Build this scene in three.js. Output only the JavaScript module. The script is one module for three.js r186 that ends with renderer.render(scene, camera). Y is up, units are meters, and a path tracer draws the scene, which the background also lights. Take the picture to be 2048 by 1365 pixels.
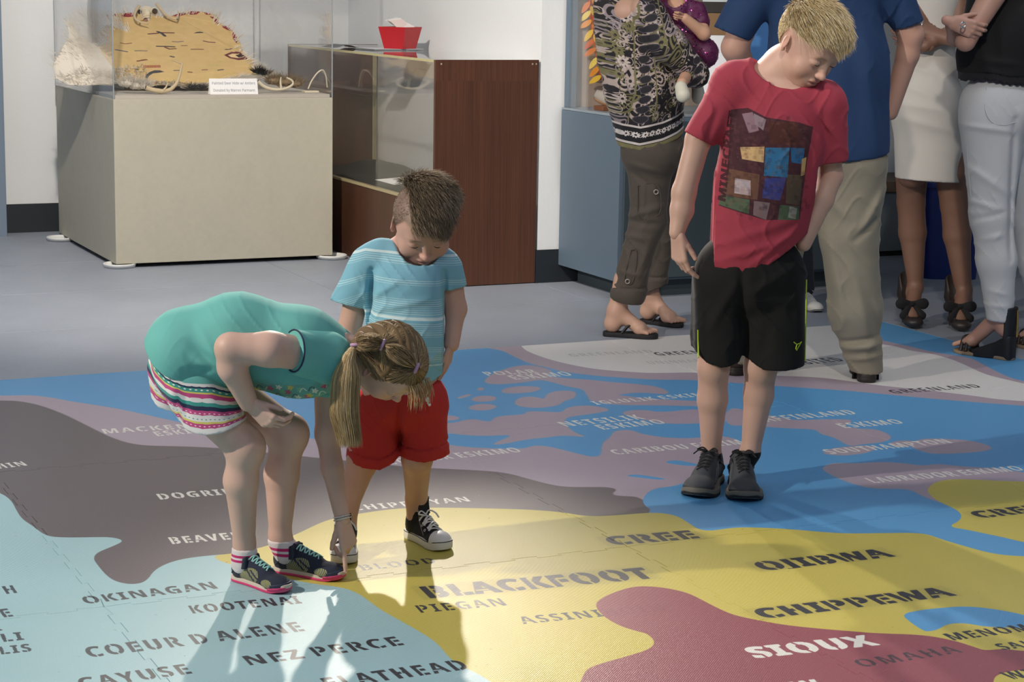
import * as THREE from 'three';
import { mergeGeometries, toCreasedNormals } from 'three/addons/utils/BufferGeometryUtils.js';
import { RoundedBoxGeometry } from 'three/addons/geometries/RoundedBoxGeometry.js';
import { RectAreaLightUniformsLib } from 'three/addons/lights/RectAreaLightUniformsLib.js';

// ---------------------------------------------------------------- camera, lights, exposure
// Room axes: X runs along the rows of floor mats, Y is up, -Z runs away from the camera along the other seam direction.
const scene = new THREE.Scene();
scene.background = new THREE.Color(0x000000);
const renderer = new THREE.WebGLRenderer({ antialias: true });
renderer.toneMapping = THREE.LinearToneMapping;
renderer.toneMappingExposure = 0.88;
renderer.shadowMap.enabled = true;
RectAreaLightUniformsLib.init();

const EYE = 1.46, FOCAL = 3982, PITCH = 0.17733, ROLL = 0.017806, YAW = 0.436484;
const camAxes = (() => {
  const cp = Math.cos(PITCH), sp = Math.sin(PITCH), cr = Math.cos(ROLL), sr = Math.sin(ROLL), cy = Math.cos(YAW), sy = Math.sin(YAW);
  const up = [sr * cp, -cr * cp, -sp], right = [cr, sr, 0], fwd = [sr * sp, -cr * sp, cp];
  const a = fwd.map((v, i) => cy * v - sy * right[i]), b = right.map((v, i) => cy * v + sy * fwd[i]);
  const col = (i) => new THREE.Vector3(b[i], up[i], -a[i]);
  return { x: col(0), y: col(1), z: col(2) };            // image right, image down, forward, in room axes
})();
const camera = new THREE.PerspectiveCamera(2 * Math.atan(682.5 / FOCAL) * 180 / Math.PI, 2048 / 1365, 0.1, 60);
camera.position.set(0, EYE, 0);
camera.up.copy(camAxes.y).negate();
camera.lookAt(camera.position.clone().add(camAxes.z));

// horizontal directions as the visitor with the camera sees them
const UP = new THREE.Vector3(0, 1, 0);
const AWAY = new THREE.Vector3(Math.sin(YAW), 0, -Math.cos(YAW));
const RIGHT = new THREE.Vector3(Math.cos(YAW), 0, Math.sin(YAW));
const V = (x, y, z) => new THREE.Vector3(x, y, z);
// a point seen at (px, py) of the 2048 x 1365 picture, standing at the horizontal distance d
function at(px, py, d) {
  const r = camAxes.x.clone().multiplyScalar(px - 1024).addScaledVector(camAxes.y, py - 682.5).addScaledVector(camAxes.z, FOCAL);
  return r.multiplyScalar(d / r.dot(AWAY)).add(camera.position);
}
function onFloor(px, py, h = 0) {
  const r = camAxes.x.clone().multiplyScalar(px - 1024).addScaledVector(camAxes.y, py - 682.5).addScaledVector(camAxes.z, FOCAL);
  return r.multiplyScalar((h - EYE) / r.y).add(camera.position);
}
const reach = (px, py) => onFloor(px, py).dot(AWAY);
// a direction: to the right of the picture, up, towards the camera
const dirn = (r, u, c) => V(0, 0, 0).addScaledVector(RIGHT, r).addScaledVector(UP, u).addScaledVector(AWAY, -c).normalize();

let seed = 12345;
const rnd = () => { seed = (seed * 1664525 + 1013904223) >>> 0; return seed / 4294967296; };
const lerp = (a, b, t) => a + (b - a) * t, clamp = (x, a = 0, b = 1) => Math.min(b, Math.max(a, x));
const smooth = (a, b, x) => { const t = clamp((x - a) / (b - a)); return t * t * (3 - 2 * t); };

// ---- lamps (ceiling spots and panels); intensities are the ones the picture was matched with
const LAMPS = {
  spots: [                                     // position, target, intensity, angle, penumbra
    { p: [4.05, 3.3, -10.4], t: [1.0, 0, -1.4], i: 150, a: 0.24, n: 0.9 },
    { p: [2.95, 3.3, -9.7], t: [2.9, 0, -1.6], i: 90, a: 0.24, n: 0.8 },
    { p: [-2.6, 3.2, -4.6], t: [2.6, 0.6, -5.4], i: 78, a: 0.6, n: 0.5 },
    { p: [1.4, 3.3, -6.6], t: [2.9, 0.6, -10.3], i: 66, a: 0.8, n: 0.6 },
    { p: [2.0, 3.3, -2.6], t: [5.1, 0.9, -6.8], i: 28, a: 0.4, n: 0.6 },
  ],
  panels: [                                    // centre x, z, width, length, intensity
    { p: [0.6, -1.4], s: [1.2, 0.6], i: 12 }, { p: [3.6, -1.9], s: [1.2, 0.6], i: 9 },
    { p: [1.2, -6.2], s: [1.2, 0.6], i: 5 }, { p: [4.6, -5.4], s: [1.2, 0.6], i: 8 }, { p: [0.4, -9.6], s: [1.2, 0.6], i: 7 },
  ],
};
const CEIL = 3.4;

// ---------------------------------------------------------------- naming
const used = {};
function numbered(n) { const k = used[n] = (used[n] ?? -1) + 1; return k ? `${n}_${String(k).padStart(3, '0')}` : n; }
function shadowed(o) { o.traverse((c) => { if (c.isMesh) { c.castShadow = true; c.receiveShadow = true; } }); return o; }
function struct(name, geometry, material) { const m = new THREE.Mesh(geometry, material); m.name = name; used[name] = 0; m.userData = { kind: 'structure' }; scene.add(m); return m; }
function thing(name, label, category, group, pos) {
  const o = new THREE.Group(); o.name = numbered(name); if (pos) o.position.copy(pos); o.userData = { label, category }; if (group) o.userData.group = group; scene.add(o); return o;
}
function single(name, label, category, geometry, material, group) {
  const o = new THREE.Mesh(geometry, material); o.name = numbered(name); o.userData = { label, category }; if (group) o.userData.group = group; scene.add(o); return o;
}
function part(parent, name, geometry, material, label) { const m = new THREE.Mesh(geometry, material); m.name = name; if (label) m.userData.label = label; parent.add(m); return m; }
const merge = (list) => mergeGeometries(list.map((g) => (g.index ? g.toNonIndexed() : g)).map((g) => { for (const k of Object.keys(g.attributes)) if (!['position', 'normal', 'uv'].includes(k)) g.deleteAttribute(k); return g; }));
function box(w, h, d, x, y, z, r = 0) { const g = r ? new RoundedBoxGeometry(w, h, d, 2, r) : new THREE.BoxGeometry(w, h, d); g.translate(x, y, z); return g; }
// box with metre uv
function boxm(x0, x1, y0, y1, z0, z1, r = 0) {
  const w = x1 - x0, h = y1 - y0, d = z1 - z0, g = box(w, h, d, (x0 + x1) / 2, (y0 + y1) / 2, (z0 + z1) / 2, r);
  metreUV(g); return g;
}
function metreUV(g) {
  const p = g.attributes.position, n = g.attributes.normal, uv = new Float32Array(p.count * 2);
  for (let i = 0; i < p.count; i++) {
    const ax = Math.abs(n.getX(i)), ay = Math.abs(n.getY(i)), az = Math.abs(n.getZ(i));
    const [u, v] = ay > ax && ay > az ? [p.getX(i), p.getZ(i)] : ax > az ? [p.getZ(i), p.getY(i)] : [p.getX(i), p.getY(i)];
    uv[2 * i] = u; uv[2 * i + 1] = v;
  }
  g.setAttribute('uv', new THREE.BufferAttribute(uv, 2)); return g;
}
function tube(points, r, seg = 24, rad = 8, closed = false) { return new THREE.TubeGeometry(new THREE.CatmullRomCurve3(points, closed), seg, r, rad, closed); }
// tube whose radius varies: rf(t)
function taperTube(points, rf, seg = 20, rad = 8, flat = null) {
  const c = new THREE.CatmullRomCurve3(points), g = new THREE.TubeGeometry(c, seg, 1, rad, false), p = g.attributes.position, nn = g.attributes.normal;
  for (let i = 0; i <= seg; i++) { const q = c.getPointAt(i / seg), r = rf(i / seg);
    for (let j = 0; j <= rad; j++) { const k = i * (rad + 1) + j, d = V(nn.getX(k), nn.getY(k), nn.getZ(k)).multiplyScalar(r); if (flat) d.addScaledVector(flat[0], d.dot(flat[0]) * (flat[1] - 1)); p.setXYZ(k, q.x + d.x, q.y + d.y, q.z + d.z); } }
  // close both ends
  const idx = [...g.index.array], pos = [...p.array], nor = [...nn.array], uv = [...g.attributes.uv.array];
  for (const [i, s] of [[0, 1], [seg, -1]]) { const q = c.getPointAt(i / seg), t = c.getTangentAt(i / seg).multiplyScalar(-s), b = pos.length / 3;
    pos.push(q.x, q.y, q.z); nor.push(t.x, t.y, t.z); uv.push(0, 0);
    for (let j = 0; j < rad; j++) { const k = i * (rad + 1) + j; s > 0 ? idx.push(b, k + 1, k) : idx.push(b, k, k + 1); } }
  const o = new THREE.BufferGeometry(); o.setAttribute('position', new THREE.Float32BufferAttribute(pos, 3)); o.setAttribute('normal', new THREE.Float32BufferAttribute(nor, 3)); o.setAttribute('uv', new THREE.Float32BufferAttribute(uv, 2)); o.setIndex(idx); return o;
}

// ---------------------------------------------------------------- textures
function canvas(w, h) { const c = document.createElement('canvas'); c.width = w; c.height = h; return c; }
function canvasTex(c, srgb = true, repeat) { const t = new THREE.CanvasTexture(c); if (srgb) t.colorSpace = THREE.SRGBColorSpace; t.wrapS = t.wrapT = THREE.RepeatWrapping; if (repeat) t.repeat.set(...repeat); t.anisotropy = 8; return t; }
// tileable value noise
function noiseField(n, cells, oct = 4, s0 = 7) {
  const out = new Float32Array(n * n); let amp = 1, tot = 0, c = cells, keep = seed; seed = s0;
  for (let o = 0; o < oct; o++) { const g = new Float32Array(c * c).map(() => rnd());
    for (let y = 0; y < n; y++) for (let x = 0; x < n; x++) { const fx = x / n * c, fy = y / n * c, ix = fx | 0, iy = fy | 0, u = smooth(0, 1, fx - ix), v = smooth(0, 1, fy - iy);
      const G = (a, b) => g[(b % c) * c + (a % c)]; out[y * n + x] += amp * lerp(lerp(G(ix, iy), G(ix + 1, iy), u), lerp(G(ix, iy + 1), G(ix + 1, iy + 1), u), v); }
    tot += amp; amp *= 0.5; c *= 2; }
  seed = keep; for (let i = 0; i < out.length; i++) out[i] /= tot; return out;
}
// n x n DataTexture from f(x, y) -> value 0..1 or [r, g, b] 0..1
function dataTex(n, f, srgb = false, repeat) {
  const d = new Uint8Array(n * n * 4);
  for (let y = 0; y < n; y++) for (let x = 0; x < n; x++) { const v = f(x, y), k = (y * n + x) * 4; const c = typeof v === 'number' ? [v, v, v] : v; d[k] = clamp(c[0]) * 255; d[k + 1] = clamp(c[1]) * 255; d[k + 2] = clamp(c[2]) * 255; d[k + 3] = 255; }
  const t = new THREE.DataTexture(d, n, n); t.wrapS = t.wrapT = THREE.RepeatWrapping; t.magFilter = THREE.LinearFilter; t.minFilter = THREE.LinearFilter; if (srgb) t.colorSpace = THREE.SRGBColorSpace; if (repeat) t.repeat.set(...repeat); t.needsUpdate = true; return t;
}
const hex = (h) => new THREE.Color(h);
const std = (o) => new THREE.MeshStandardMaterial(o);
const NF = noiseField(256, 8, 5, 11), NF2 = noiseField(256, 32, 3, 23);
const grain = dataTex(256, (x, y) => 0.6 + 0.25 * NF[y * 256 + x] + 0.15 * NF2[y * 256 + x]);
// ---------------------------------------------------------------- the room
const wallTint = dataTex(256, (x, y) => { const v = 0.965 + 0.035 * NF[y * 256 + x]; return [v, v, v]; }, false, [0.4, 0.4]);
const wallBump = dataTex(256, (x, y) => NF2[y * 256 + x], false, [3, 3]);
const wallMat = std({ color: 0xe3e7ea, map: wallTint, roughness: 0.85, bumpMap: wallBump, bumpScale: 0.0006 });
const darkBase = std({ color: 0x1d242b, roughness: 0.55, bumpMap: wallBump, bumpScale: 0.0004 });
const blueGrey = std({ color: 0x76879b, map: wallTint, roughness: 0.7 });
const floorMat = (() => {
  const t = dataTex(256, (x, y) => { const a = NF[y * 256 + x], b = NF2[y * 256 + x], v = 0.88 + 0.16 * a + 0.06 * (b - 0.5); return [v, v, v]; }, false, [0.5, 0.5]);
  return std({ color: 0x969eab, map: t, roughness: 0.5, bumpMap: wallBump, bumpScale: 0.0005 });
})();
const WX0 = -3.2, WX1 = 9.2, WZ0 = 2.6, WZ1 = -11.55, SIDE = 4.25, SIDE2 = 5.68;       // room limits; SIDE is the wall the wooden case backs on to
const MAT = 1.395, MX = [-1.747, -0.352, 1.043, 2.438, 3.833, 5.228], MZ = [7.27, 5.875, 4.48, 3.085, 1.69, 0.295];   // seams of the painted mats
const floor = struct('floor', boxm(WX0 - 0.2, WX1 + 0.2, -0.2, -0.014, WZ1 - 0.2, WZ0 + 0.2), std({ color: 0x3c4046, roughness: 0.9 }));
struct('ceiling', boxm(WX0 - 0.2, WX1 + 0.2, CEIL, CEIL + 0.2, WZ1 - 0.2, WZ0 + 0.2), std({ color: 0xd9dbdc, roughness: 0.9, map: wallTint }));
struct('wall_back', boxm(WX0 - 0.2, WX1 + 0.2, -0.2, CEIL, WZ1 - 0.2, WZ1), wallMat);
struct('wall_left', boxm(WX0 - 0.2, WX0, -0.2, CEIL, WZ1, WZ0), wallMat);
struct('wall_right', boxm(WX1, WX1 + 0.2, -0.2, CEIL, WZ1, WZ0), wallMat);
struct('wall_front', boxm(WX0 - 0.2, WX1 + 0.2, -0.2, CEIL, WZ0, WZ0 + 0.2), wallMat);
// the part of the building that steps forward behind the wooden case: its flank backs the case, its face carries the blue case
struct('wall_side', boxm(SIDE, SIDE2, -0.2, CEIL, WZ1, -8.834), wallMat);
struct('baseboard_back', boxm(2.142, SIDE - 0.012, -0.014, 0.165, WZ1, WZ1 + 0.012), darkBase);
struct('baseboard_side', boxm(SIDE - 0.012, SIDE, -0.014, 0.165, WZ1 + 0.012, -8.822), darkBase);
struct('baseboard_right', boxm(SIDE, SIDE2, -0.014, 0.165, -8.834, -8.822), darkBase);
struct('trim_1', boxm(1.2, 2.14, -0.014, CEIL, WZ1, WZ1 + 0.16, 0.004), blueGrey);   // grey blue pilaster at the left edge

// mats: interlocking, each a mesh of its own lying on the slab; edges are puzzle teeth cut 65 mm apart
function matOutline(x0, x1, z0, z1, teeth) {   // z0 < z1; teeth = [far, right, near, left] booleans
  const s = new THREE.Shape(), P = MAT / 21, D = 0.007; let first = true;
  const side = (ax, ay, bx, by, on, flip) => {
    const L = Math.hypot(bx - ax, by - ay), tx = (bx - ax) / L, ty = (by - ay) / L, nx = -ty, ny = tx, n = Math.round(L / P);
    const put = (t, d) => { const x = ax + tx * t + nx * d, y = ay + ty * t + ny * d; first ? s.moveTo(x, y) : s.lineTo(x, y); first = false; };
    if (!on) { put(0, 0); return; }
    for (let k = 0; k < n; k++) { const d = (k + flip) % 2 ? D : -D, a = k * L / n, b = (k + 1) * L / n, e = k === 0 || k === n - 1 ? 0 : 0.006; put(a + (k ? -e + 0.003 : 0), k === 0 ? 0 : d); put(b + (k === n - 1 ? -0.001 : e - 0.003), k === n - 1 ? 0 : d); }
  };
  side(x0, z0, x1, z0, teeth[0], 0); side(x1, z0, x1, z1, teeth[1], 0); side(x1, z1, x0, z1, teeth[2], 1); side(x0, z1, x0, z0, teeth[3], 1);
  return s;
}
function matGeo(x0, x1, z0, z1, teeth, uvOf, gap = 0.0006) {
  const sh = matOutline(x0 + gap, x1 - gap, z0 + gap, z1 - gap, teeth);
  const g = new THREE.ExtrudeGeometry(sh, { depth: 0.011, bevelEnabled: true, bevelThickness: 0.001, bevelSize: 0.0007, bevelOffset: -0.0007, bevelSegments: 1 });
  g.rotateX(Math.PI / 2); const p = g.attributes.position, uv = g.attributes.uv;       // shape (x, z) -> x, -depth, z
  g.translate(0, -0.001, 0);
  for (let i = 0; i < p.count; i++) { const [u, v] = uvOf(p.getX(i), p.getZ(i)); uv.setXY(i, u, v); }
  return g;
}
const ribBump = (() => {   // fine diagonal ribs of the foam mats, 64 mm repeat
  return dataTex(256, (x, y) => { const a = (x + y) / 256 * 10 % 1, b = (x - y + 256) / 256 * 10 % 1; return 0.5 + 0.32 * Math.sin(a * 6.283) + 0.08 * Math.sin(b * 6.283) + 0.2 * (NF2[y * 256 + x] - 0.5); });
})();
{ // plain grey mats beyond the map
  const gz0 = 0, gz = [-7.27, -8.262, -9.254, -10.246, WZ1], gx = [WX0, -0.79, 1.21, 3.21, 5.21, 7.21, WX1];
  for (let j = 0; j < gz.length - 1; j++) for (let i = 0; i < gx.length - 1; i++) {
    // cut round the part of the building that steps forward
    for (const [xa, xb, za, zb] of gx[i] < SIDE2 && gx[i + 1] > SIDE && gz[j + 1] < -8.834 ? [[gx[i], Math.min(gx[i + 1], SIDE), gz[j + 1], gz[j]], [Math.max(gx[i], SIDE2), gx[i + 1], gz[j + 1], gz[j]], [Math.max(gx[i], SIDE), Math.min(gx[i + 1], SIDE2), Math.max(gz[j + 1], -8.834), gz[j]]] : [[gx[i], gx[i + 1], gz[j + 1], gz[j]]]) {
    if (xb - xa < 0.05 || zb - za < 0.05) continue;
    const m = new THREE.Mesh(matGeo(xa, xb, za, zb, [0, 0, 0, 0], (x, z) => [x, z], 0.0018), floorMat); m.name = numbered('grey_mat'); floor.add(m); }
  }
  for (const [a, b, c, d] of [[5.228, 6.99, -7.27, -4.48], [6.99, WX1, -7.27, -4.48], [5.228, WX1, -4.48, WZ0], [WX0, -1.747, -7.27, -2], [WX0, -1.747, -2, WZ0], [-1.747, 5.228, -0.295, WZ0]]) {
    const m = new THREE.Mesh(matGeo(a, b, c, d, [0, 0, 0, 0], (x, z) => [x, z], 0.0018), floorMat); m.name = numbered('grey_mat'); floor.add(m); }
}

// ---------------------------------------------------------------- the painted map
// Outlines are in metres on the floor (u = x, v = distance away), found from where the photograph shows them
const G = (list, ox = 0, oy = 0, s = 1) => { const out = []; for (let i = 0; i < list.length; i += 2) { const p = onFloor(ox + list[i] / s, oy + list[i + 1] / s); out.push([p.x, -p.z]); } return out; };
const SEA = '#5b9fd4', PURPLE = '#ad9fae', MAUVE = '#655d62', CYAN = '#a2c8d0', YELLOW = '#cbbd5b', MAROON = '#8d4658', WHITE = '#dedede', INK = '#2f3138', PALE = '#e2e2dc';
const coast = {
  greenlandRim: G([974, 692, 974, 697, 1006, 701, 1029, 714, 1061, 728, 1094, 735, 1126, 744, 1190, 752, 1239, 755, 1303, 760, 1393, 760, 1480, 767, 1560, 773, 1700, 782, 1770, 789, 1900, 801, 2048, 812, 2300, 830, 2300, 800, 2120, 778, 2040, 762, 2014, 754, 1989, 742, 1965, 729, 1941, 716, 1904, 711, 1853, 702, 1819, 693, 1768, 683, 1700, 660, 1680, 640, 1300, 660]),
  greenland: G([1040, 685, 1042, 693, 1055, 704, 1100, 720, 1142, 730, 1190, 739, 1255, 744, 1303, 747, 1384, 745, 1460, 748, 1557, 752, 1640, 755, 1700, 763, 1770, 773, 1850, 780, 1904, 787, 1955, 793, 2000, 800, 2100, 806, 2300, 815, 2300, 800, 2100, 780, 2023, 762, 1989, 754, 1965, 747, 1934, 732, 1904, 719, 1861, 707, 1819, 702, 1793, 693, 1766, 690, 1690, 672, 1660, 640, 1300, 650]),
  mainland: G([-1500, 790, 0, 793, 70, 790, 150, 805, 220, 815, 300, 832, 380, 850, 440, 872, 520, 880, 600, 874, 660, 884, 760, 880, 860, 885, 900, 891, 942, 896, 1045, 900, 1068, 891, 1100, 894, 1158, 909, 1184, 915, 1205, 912, 1203, 888, 1222, 875, 1229, 862, 1261, 860, 1280, 868, 1319, 875, 1368, 878, 1403, 876, 1448, 872, 1482, 883, 1490, 905, 1470, 925, 1445, 930, 1400, 955, 1352, 973, 1303, 978, 1285, 997, 1284, 1040, 900, 1060, 500, 1000, 0, 900, -1500, 880]),
  dark: G([-1500, 800, 0, 800, 60, 805, 120, 825, 170, 850, 230, 880, 280, 892, 350, 893, 430, 896, 520, 905, 620, 915, 720, 925, 820, 935, 900, 939, 948, 941, 1013, 946, 1061, 960, 1100, 970, 1132, 975, 1190, 975, 1216, 975, 1235, 980, 1222, 988, 1235, 993, 1284, 994, 1310, 1030, 1200, 1060, 800, 1090, 500, 1160, 413, 1150, 354, 1180, 0, 1180, -1500, 1100]),
  cyan: G([-1500, 900, -100, 955, 0, 985, 23, 1001, 32, 1020, 44, 1039, 65, 1052, 82, 1066, 99, 1074, 133, 1076, 190, 1075, 225, 1075, 249, 1082, 229, 1092, 181, 1111, 202, 1140, 219, 1157, 238, 1166, 267, 1170, 293, 1164, 310, 1138, 354, 1120, 413, 1112, 470, 1108, 560, 1110, 720, 1150, 860, 1215, 1000, 1300, 1300, 1500, 1200, 1700, -2400, 1700]),
  yellow: G([422, 1112, 466, 1108, 540, 1092, 600, 1066, 620, 1056, 655, 1040, 716, 1028, 802, 1016, 900, 1016, 997, 1018, 1061, 1020, 1126, 1025, 1174, 1034, 1239, 1031, 1309, 1025, 1352, 1031, 1378, 1047, 1395, 1059, 1419, 1063, 1457, 1057, 1490, 1055, 1573, 1058, 1676, 1068, 1759, 1067, 1846, 1066, 1879, 1078, 1925, 1092, 1987, 1109, 2048, 1114, 2400, 1126, 3000, 1200, 3300, 1500, 1300, 1560, 1110, 1440, 1010, 1385, 960, 1350, 937, 1340, 904, 1322, 887, 1302, 871, 1284, 836, 1262, 795, 1239, 757, 1218, 719, 1188, 684, 1175, 620, 1168, 540, 1150, 448, 1127]),
  maroon: G([1189, 1210, 1203, 1197, 1234, 1183, 1271, 1173, 1311, 1174, 1350, 1180, 1382, 1189, 1421, 1210, 1456, 1227, 1484, 1235, 1525, 1243, 1576, 1252, 1648, 1259, 1709, 1264, 1760, 1268, 1840, 1270, 1902, 1280, 1949, 1295, 1965, 1301, 1986, 1301, 2008, 1298, 2048, 1304, 2300, 1312, 2900, 1600, 1200, 1600, 1140, 1420, 1164, 1356, 1174, 1339, 1198, 1329, 1249, 1315, 1299, 1300, 1312, 1285, 1295, 1268, 1276, 1264, 1237, 1252, 1203, 1231]),
  pocket: G([1980, 1440, 1986, 1365, 1990, 1354, 2002, 1348, 2020, 1343, 2048, 1340, 2300, 1340, 2300, 1440]),
  lake: G([1802, 1229, 1840, 1221, 1887, 1216, 1933, 1213, 1990, 1219, 2048, 1230, 2160, 1262, 2120, 1272, 2048, 1256, 1971, 1255, 1933, 1247, 1896, 1248, 1874, 1261, 1856, 1264, 1846, 1262, 1821, 1246]),
  labrador: G([1644, 936, 1666, 926, 1712, 928, 1750, 925, 1799, 926, 1847, 933, 1870, 928, 1928, 934, 2000, 938, 2048, 946, 2300, 985, 2300, 1010, 1900, 1010, 1879, 1005, 1847, 994, 1825, 981, 1799, 978, 1744, 978, 1712, 970, 1679, 959, 1650, 943]),
  creeEast: G([1854, 979, 1865, 968, 1887, 960, 1933, 959, 1990, 962, 2048, 964, 2300, 972, 2320, 1130, 2048, 1086, 2014, 1077, 1990, 1072, 1933, 1060, 1896, 1054, 1918, 1043, 1925, 1032, 1912, 1019, 1877, 1004, 1859, 990]),
};
const isles = [
  [205, 445, 260, 400, 330, 370, 430, 345, 520, 345, 600, 365, 640, 390, 590, 405, 680, 425, 830, 430, 1000, 450, 1150, 460, 1280, 475, 1360, 510, 1340, 525, 1180, 512, 1060, 522, 960, 550, 860, 552, 830, 490, 740, 480, 640, 450, 560, 432, 460, 450, 350, 460, 250, 462],
  [320, 495, 400, 475, 520, 475, 572, 487, 520, 510, 400, 520, 322, 515], [130, 550, 200, 530, 295, 540, 270, 567, 150, 572], [165, 492, 190, 480, 216, 488, 190, 506], [38, 547, 120, 520, 132, 530, 60, 552],
  [110, 602, 200, 580, 305, 596, 240, 625, 130, 622], [395, 575, 440, 540, 540, 540, 585, 560, 600, 520, 680, 500, 785, 506, 772, 550, 700, 565, 680, 592, 560, 610, 430, 602],
  [-330, 760, -200, 690, 0, 712, 130, 672, 255, 702, 280, 660, 480, 650, 460, 632, 560, 630, 700, 640, 720, 605, 860, 590, 1012, 620, 900, 642, 800, 655, 720, 667, 702, 700, 760, 760, 862, 792, 700, 777, 600, 792, 480, 802, 300, 838, 258, 832, 420, 772, 200, 784, 60, 774, 0, 764],
  [1060, 632, 1200, 618, 1300, 640, 1540, 612, 1700, 640, 1700, 700, 1540, 705, 1340, 708, 1200, 682, 1100, 662], [825, 548, 960, 518, 1160, 545, 1360, 560, 1640, 570, 1640, 600, 1300, 592, 1100, 592, 950, 582],
  [-60, 655, 0, 655, 62, 668, 40, 685, -60, 690],
].map((p) => G(p, 900, 620, 3.1));
const isles2 = [
  [0, 610, 60, 615, 250, 658, 400, 688, 560, 680, 730, 680, 762, 692, 690, 722, 800, 740, 900, 740, 980, 770, 1002, 800, 930, 825, 820, 832, 740, 850, 650, 790, 560, 772, 540, 742, 400, 737, 230, 727, 80, 716, 0, 720, -40, 670],
  [572, 887, 640, 855, 900, 838, 890, 880, 720, 906, 600, 897], [1100, 842, 1180, 800, 1300, 800, 1500, 810, 1645, 856, 1560, 882, 1280, 897, 1200, 882], [985, 830, 1040, 812, 1130, 812, 1180, 830, 1100, 850, 1010, 850],
].map((p) => G(p, 1460, 620, 3.1));
const bayStreaks = [[1325, 945, 1400, 930, 1520, 955, 1560, 965, 1480, 970, 1380, 958], [1078, 1030, 1150, 1020, 1260, 1035, 1350, 1052, 1290, 1055, 1180, 1042]].map((p) => G(p, 900, 620, 3.1));
// lettering: text, left and right end of the base line, top of the first letter (as seen), colour, fade, weight
const words = [
  ['BLACKFOOT', 855, 1197, 1312, 1156, 838, 1175, INK, 1, 3], ['PIEGAN', 839, 1227, 1018, 1211, 826, 1212, INK, 0.95, 1], ['BLOOD', 724, 1142, 877, 1126, 718, 1131, INK, 0.95, 1],
  ['CREE', 1224, 1091, 1403, 1076, 1210, 1075, INK, 1, 3], ['ASSINIBOIN', 1047, 1249, 1338, 1221, 1041, 1234, INK, 0.9, 1], ['OJIBWA', 1527, 1142, 1790, 1113, 1514, 1125, INK, 1, 3], ['CHIPPEWA', 1527, 1238, 1912, 1191, 1513, 1219, INK, 1, 3],
  ['SIOUX', 1510, 1317, 1758, 1290, 1486, 1297, PALE, 1, 3], ['OMAHA', 1724, 1336, 1928, 1305, 1714, 1320, INK, 0.75, 1], ['CROW', 1481, 1399, 1655, 1379, 1458, 1379, PALE, 1, 3], ['IOWA', 1738, 1391, 1838, 1379, 1726, 1373, INK, 0.7, 1],
  ['MENOMINI', 1905, 1282, 2138, 1252, 1890, 1268, INK, 1, 2], ['SAUK', 2006, 1301, 2108, 1288, 1996, 1288, INK, 1, 2], ['WINNEBAGO', 2022, 1360, 2290, 1325, 2004, 1345, INK, 1, 2],
  ['CREE', 1961, 1037, 2098, 1021, 1946, 1024, INK, 1, 3], ['LABRADOR ESKIMO', 1747, 967, 2053, 941, 1735, 956, PALE, 1, 1], ['SOUTHAMPTON', 1662, 909, 1909, 886, 1653, 899, PALE, 1, 1], ['ESKIMO', 1689, 857, 1812, 847, 1681, 847, PALE, 1, 1],
  ['BAFFINLAND', 1514, 846, 1718, 828, 1507, 836, PALE, 1, 1], ['CARIBOU ESKIMO', 1232, 910, 1520, 886, 1223, 900, PALE, 1, 1], ['NETSILIK', 1131, 854, 1292, 838, 1123, 844, PALE, 1, 1], ['ESKIMO', 1205, 860, 1336, 847, 1200, 850, PALE, 1, 1],
  ['IGLULIK ESKIMO', 1193, 810, 1440, 790, 1184, 803, PALE, 1, 1], ['POLAR', 974, 752, 1078, 746, 968, 744, PALE, 1, 1], ['ESKIMO', 1029, 760, 1149, 751, 1023, 751, PALE, 1, 1], ['COPPER ESKIMO', 778, 930, 1047, 904, 768, 920, PALE, 1, 1],
  ['GREENLAND', 1143, 714, 1311, 705, 1139, 708, '#8a8c90', 0.4, 1], ['GREENLAND', 1316, 712, 1487, 703, 1312, 705, INK, 0.9, 1], ['UNINHABITED', 1300, 729, 1460, 722, 1296, 723, '#8a8c90', 0.35, 1], ['UNINHABITED', 1503, 740, 1693, 722, 1497, 731, INK, 0.9, 1], ['GREENLAND', 1790, 788, 1967, 775, 1785, 780, INK, 0.9, 1],
  ['MACKENZIE', 206, 868, 452, 852, 199, 859, PALE, 1, 1], ['ESKIMO', 313, 873, 442, 862, 307, 864, PALE, 1, 1], ['KUTCHIN', -88, 948, 58, 931, -94, 939, PALE, 1, 1], ['DOGRIB', 318, 1000, 472, 988, 310, 989, PALE, 1, 2], ['BEAVER', 342, 1089, 490, 1077, 332, 1076, PALE, 1, 2],
  ['CHIPEWYAN', 706, 1022, 945, 1003, 699, 1012, PALE, 1, 1], ['OKINAGAN', 170, 1209, 440, 1177, 159, 1195, INK, 0.85, 2], ['KOOTENAI', 383, 1228, 606, 1207, 371, 1213, INK, 0.95, 2], ['COEUR D ALENE', 177, 1316, 613, 1262, 160, 1297, INK, 0.85, 2],
  ['NEZ PERCE', 496, 1332, 812, 1290, 481, 1314, INK, 0.95, 2], ['FLATHEAD', 655, 1378, 943, 1338, 638, 1358, INK, 0.95, 2], ['CAYUSE', 163, 1378, 388, 1347, 145, 1359, INK, 0.9, 2],
  ['H', 10, 1189, 38, 1186, 0, 1174, INK, 0.85, 2], ['E', 5, 1236, 29, 1233, -5, 1220, INK, 0.85, 2], ['I', -5, 1263, 6, 1261, -16, 1249, INK, 0.85, 2], ['LI', 4, 1285, 50, 1280, -8, 1270, INK, 0.85, 2], ['LIS', 0, 1310, 66, 1303, -14, 1296, INK, 0.85, 2],
].map(([s, a, b, c, d, e, f, col, al, wt]) => { const [p, q, r] = G([a, b, c, d, e, f]); return { s, p, q, h: Math.max(0.02, r[1] - p[1]), col, al, wt }; });

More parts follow.
